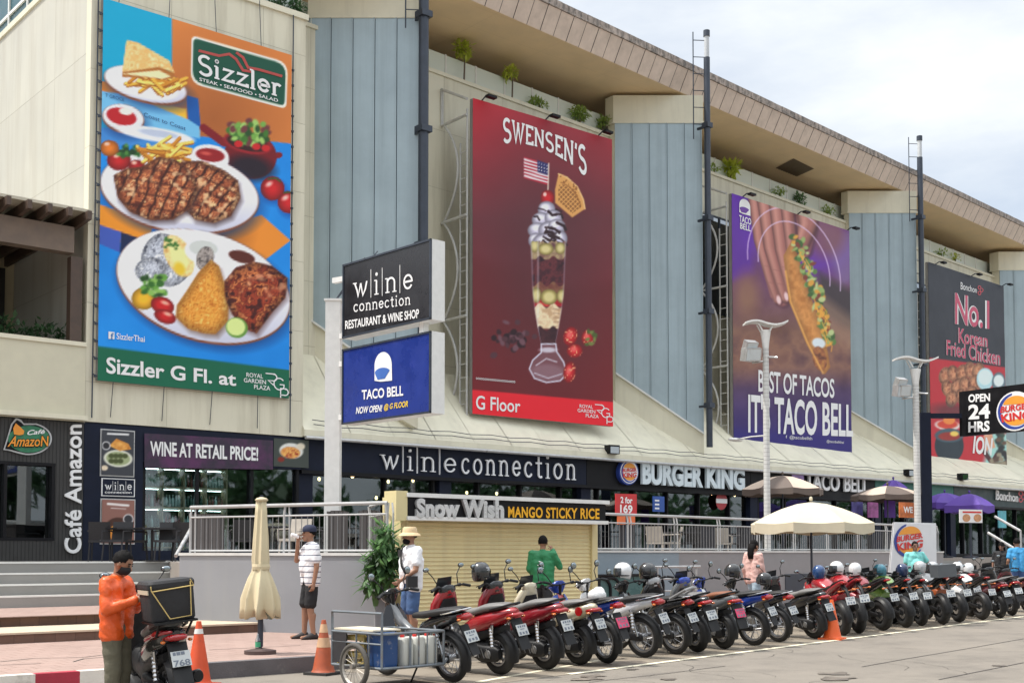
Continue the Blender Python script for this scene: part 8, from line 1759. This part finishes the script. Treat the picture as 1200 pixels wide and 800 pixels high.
# ------------------------------------------------------------------ sidecar cart beside the first motorcycle
hd = k0.rotation_euler.z; c0 = np.array(k0.location); T = thing('sidecar_cart', 'home-made steel sidecar cart loaded with drums beside the dusty black motorcycle', 'cart', (c0[0], c0[1], 0), None, hd)
fr_m = patch(pm('painted_angle_iron', (.17, .19, .21), .5, metal=.3, var=.2), 6, .55, .7, (.20, .10, .05), .5)
b = MB(); X0_, X1_, Y0_, Y1_, Z0_, Z1_ = -.10, .86, .24, 1.20, .26, .66
for x in (X0_, X1_):
    for y in (Y0_, (Y0_ + Y1_) / 2 + .05, Y1_): b.tube([(x, y, Z0_), (x, y, Z1_)], .016, 6)
    for z in (Z0_, Z1_): b.tube([(x, Y0_, z), (x, Y1_, z)], .018, 6)
    for k in range(1, 5): y = Y0_ + (Y1_ - Y0_) * .55 * k / 4; b.tube([(x, y, Z0_), (x, y, Z1_)], .010, 5)
for y in (Y0_, Y1_):
    for z in (Z0_, Z1_): b.tube([(X0_, y, z), (X1_, y, z)], .018, 6)
    for k in range(1, 4): x = X0_ + (X1_ - X0_) * k / 4; b.tube([(x, y, Z0_), (x, y, Z1_)], .012, 5)
b.tube([(X0_, Y1_, Z1_), (X0_, Y1_, Z1_ + .24), (X1_, Y1_, Z1_ + .24), (X1_, Y1_, Z1_)], .018, 6); b.tube([(X0_, Y1_, Z1_ - .12), (X1_, Y1_, Z1_ - .12)], .012, 5)
b.tube([(X0_, Y0_, Z0_), (0.0, .06, .36)], .02, 6); b.tube([(X1_, Y0_, Z0_), (.9, .06, .45)], .02, 6)
b.build('cart_frame', fr_m, T, smooth=40, local=True)
MB().box(((X0_ + X1_) / 2, (Y0_ + Y1_) / 2, Z0_ - .01), (X1_ - X0_, Y1_ - Y0_, .02)).build('cart_deck', pm('cart_deck', (.16, .15, .14), .7, var=.3), T, local=True)
MB().box((.46, .98, Z1_ + .03), (.76, .42, .018)).build('top_board', pm('pale_board', (.62, .55, .42), .7, var=.1), T, local=True)
w_ = MB(); wx, wy, wr = .30, 1.29, .275; prof = [(wr - .03 + .03 * math.cos(a), .032 * math.sin(a)) for a in np.linspace(0, 2 * math.pi, 11)]; wo = w_.lathe(prof, (wx, wy, wr), 'y', 32).build('wheel', pm('dusty_tyre', (.075, .068, .06), .85, var=.3, scale=10), T, smooth=True, local=True)
b = MB(); b.lathe([(wr - .055, -.02), (wr - .075, 0), (wr - .055, .02)], (wx, wy, wr), 'y', 32); b.lathe([(0, -.07), (.03, -.07), (.03, .05), (0, .05)], (wx, wy, wr), 'y', 12)
for k in range(16): a = 2 * math.pi * k / 16; b.tube([(wx + .025 * math.cos(a + .6), wy, wr + .025 * math.sin(a + .6)), (wx + (wr - .065) * math.cos(a), wy, wr + (wr - .065) * math.sin(a))], .004, 4)
b.build('rim', pm('dusty_rim', (.30, .28, .25), .5, metal=.5, var=.3), wo, local=True); MB().tube([(wx, .3, wr), (wx, wy, wr)], .018, 6).build('axle', fr_m, T, local=True)
MB().box((X1_ - .16, Y1_ + .0, .47), (.26, .02, .36)).build('side_board', pm('black_board', (.03, .03, .034), .5), T, local=True)
Mz = Matrix.Rotation(hd, 3, 'Z'); CW = lambda x, y, z: np.array(T.location) + np.array(Mz @ Vector((x, y, z)))
bl_m = patch(pm('blue_drum', (.018, .065, .20), .45, var=.1), 8, .58, .68, (.4, .38, .34), .6)
t = thing('blue_bin', 'scuffed blue plastic bin at the rear corner of the sidecar cart', 'bin', CW(.1, 1.03, Z0_), None, hd); MB().loft([(0, 0, .13, .14), (.05, 0, .135, .15), (.36, 0, .14, .155), (.375, 0, .15, .165), (.39, 0, .15, .165)], 18, 6, axis='z').build('bin_body', bl_m, t, smooth=35, local=True); MB().loft([(.391, 0, .145, .16), (.41, 0, .14, .155)], 18, 6, axis='z').build('lid', pm('bin_lid', (.02, .07, .2), .5), t, smooth=35, local=True)
wj = patch(pm('white_can', (.48, .48, .44), .5, var=.08), 5, .54, .7, (.40, .36, .28), .6)
for i, (y, l) in enumerate(((.77, 'dirty white canister in the cart right beside the blue bin'), (.58, 'dirty white canister in the middle of the cart rear'), (.39, 'dirty white canister in the cart next to the motorcycle wheel'))):
    t = thing('canister', l, 'canister', CW(.05, y, Z0_), 'white canisters in the sidecar cart', hd); MB().loft([(0, 0, .08, .12), (.02, 0, .088, .13), (.31, 0, .088, .13), (.34, 0, .07, .11)], 16, 5, axis='z').build('canister_body', wj, t, smooth=35, local=True); MB().lathe([(.001, .37), (.025, .37), (.025, .33)], n=12).build('cap', lt_red, t, local=True)
t = thing('plastic_crate', 'yellowish crate on the cart behind the spoked cart wheel', 'crate', CW(.58, .92, Z0_), None, hd); b = MB()
for z in (.02, .12, .22, .32): b.box((0, .2, z), (.5, .02, .05)).box((0, -.2, z), (.5, .02, .05)).box((.25, 0, z), (.02, .4, .05)).box((-.25, 0, z), (.02, .4, .05))
for sx in (-1, 1):
    for sy in (-1, 1): b.box((.25 * sx, .2 * sy, .17), (.03, .03, .34))
b.build('crate_body', pm('crate_yellow', (.55, .42, .15), .6, var=.2), t, local=True)

# ------------------------------------------------------------------ delivery scooter with its box
o = copy_tree(PR['s']); GD = 11.75; p = xyd(206, GD); hd = YAW - math.atan((206 - 600) / F) + R(15); o.location = (p[0], p[1], .01); o.rotation_euler = (R(-6), 0, hd); o['label'] = 'black and red delivery scooter in front of the man in the orange jacket'; o['category'] = 'scooter'; o['group'] = GRP
recolor(o, P_black, P_red, None); bpy.context.view_layer.update()
for ch in o.children:
    if ch.name.startswith('number_plate'):
        for c2 in list(ch.children):
            if c2.name.startswith('characters'): bpy.data.objects.remove(c2)
        mb = MB(); M = Matrix.Rotation(.38, 3, 'Y'); vs, fs = text_mesh('768', .02)
        def plc(s_, t_, k): c = M @ Vector((-.0045, .075 - .15 * s_, -.07 + .06 * t_)); return np.array((-.462 + c.x, c.y, .60 + c.z))
        put_letters(mb, vs, fs, plc)
        for i, (y, w_) in enumerate(((.055, .026), (.018, .034), (-.022, .034))): c = M @ Vector((-.0045, y, .05)); mb.box((-.462 + c.x, c.y, .60 + c.z), (.002, w_, .03), M=M)
        mb.build('characters', ink, ch, local=True)
    if ch.name.startswith('grab_rail'):
        MB().box((-.18, 0, .93), (.46, .40, .02)).tube([(-.38, .15, .92), (-.2, .14, .8)], .012, 6).tube([(-.38, -.15, .92), (-.2, -.14, .8)], .012, 6).build('rear_rack', plast, o, local=True)
MB().loft([(-.40, .845, .02, .012, .06), (-.2, .83, .03, .03, .125), (.1, .76, .02, .03, .165)], 10, 2.4).build('red_stripe', P_red, o, smooth=True, local=True)
rot = o.matrix_world.to_3x3(); bx = thing('delivery_box', 'big black insulated delivery box strapped with yellow cord on the scooter', 'box', np.array(o.matrix_world @ Vector((-.16, 0, .945))))
bx.rotation_euler = o.rotation_euler; blk = pm('black_canvas', (.020, .020, .023), .75, var=.25, scale=6, bump=.3, bscale=20); cord = pm('yellow_cord', (.60, .44, .16), .7)
MB().loft([(0, 0, .20, .21), (.02, 0, .21, .22), (.31, 0, .215, .225), (.32, 0, .215, .225)], 20, 9, axis='z').build('box_body', blk, bx, smooth=30, local=True); MB().loft([(.315, 0, .225, .235), (.355, 0, .227, .237), (.38, 0, .212, .222)], 20, 9, axis='z').build('lid', blk, bx, smooth=30, local=True)
MB().box((0, .219, .28), (.38, .01, .04)).build('reflective_strip', pm('reflect_strip', (.50, .47, .36), .4), bx, local=True)
b = MB(); b.tube([(-.237, .20, .34), (-.245, .20, .29), (-.245, -.20, .31), (-.237, -.17, .37)], .006, 5).tube([(-.243, .20, .30), (-.243, .05, .02), (-.243, -.15, .03), (-.243, -.17, .35)], .006, 5); b.build('cord', cord, bx, local=True)

# ------------------------------------------------------------------ traffic cones
def cone(label, x, d, h, rb, cols, z=0.0):
    p = xyd(x, d); t = thing('traffic_cone', label, 'cone', (p[0], p[1], z)); base, body, band = cols
    MB().box((0, 0, .018), (rb * 2.5, rb * 2.5, .035), R(20)).build('base', base, t, local=True)
    R_ = lambda q: rb + (.028 - rb) * q; b = MB(); b.lathe([(R_(0) * 1.08, .034), (R_(.03), .06)] + [(R_(q), .03 + (h - .03) * q) for q in np.linspace(.05, 1, 10)] + [(.001, h)], n=28); b.build('cone_body', body, t, smooth=40, local=True)
    for q0, q1 in band[1]: MB().lathe([(R_(q0) + .003, .03 + (h - .03) * q0), (R_(q1) + .003, .03 + (h - .03) * q1)], n=28).build('reflective_band', band[0], t, smooth=True, local=True)
co = patch(pm('cone_orange', (.60, .075, .02), .5, var=.1, scale=5), 7, .56, .7, (.25, .05, .03), .5); co2 = patch(pm('cone_faded', (.42, .09, .035), .6, var=.15, scale=5), 6, .52, .68, (.22, .08, .05), .6); bw_ = pm('cone_white', (.66, .64, .60), .5, var=.15, scale=6); bf = pm('cone_peach', (.55, .34, .20), .55, var=.2, scale=6); blk2 = pm('cone_base_black', (.03, .028, .027), .8, var=.3); co3 = pm('cone_bright', (.80, .13, .025), .5, var=.06)
cone('orange cone with a white top band behind the delivery scooter', 234, 14.7, .78, .155, (co, co, (bw_, [(.80, .88)])))
cone('faded orange cone with pale bands beside the sidecar cart', 380, 16.1, .72, .15, (blk2, co2, (bf, [(.48, .66), (.76, .92)])))
cone('bright plain orange cone among the parked motorcycles', 974, 22.6, .74, .17, (co3, co3, (bw_, [])))
# manhole cover and patch of dark stain under the row
p = atz(722, 778, 0); MB().add([(p[0] + .62 * math.cos(a) * (1 + .12 * math.sin(3 * a)), p[1] + .42 * math.sin(a) * (1 + .15 * math.sin(5 * a)), .007) for a in np.linspace(0, 2 * math.pi, 25)[:-1]], [tuple(range(24))]).build('road_stain', patch(pm('oil_stain', (.17, .14, .11), .7, var=.3), 6, .45, .6, (.07, .055, .05), .8))['kind'] = 'structure'
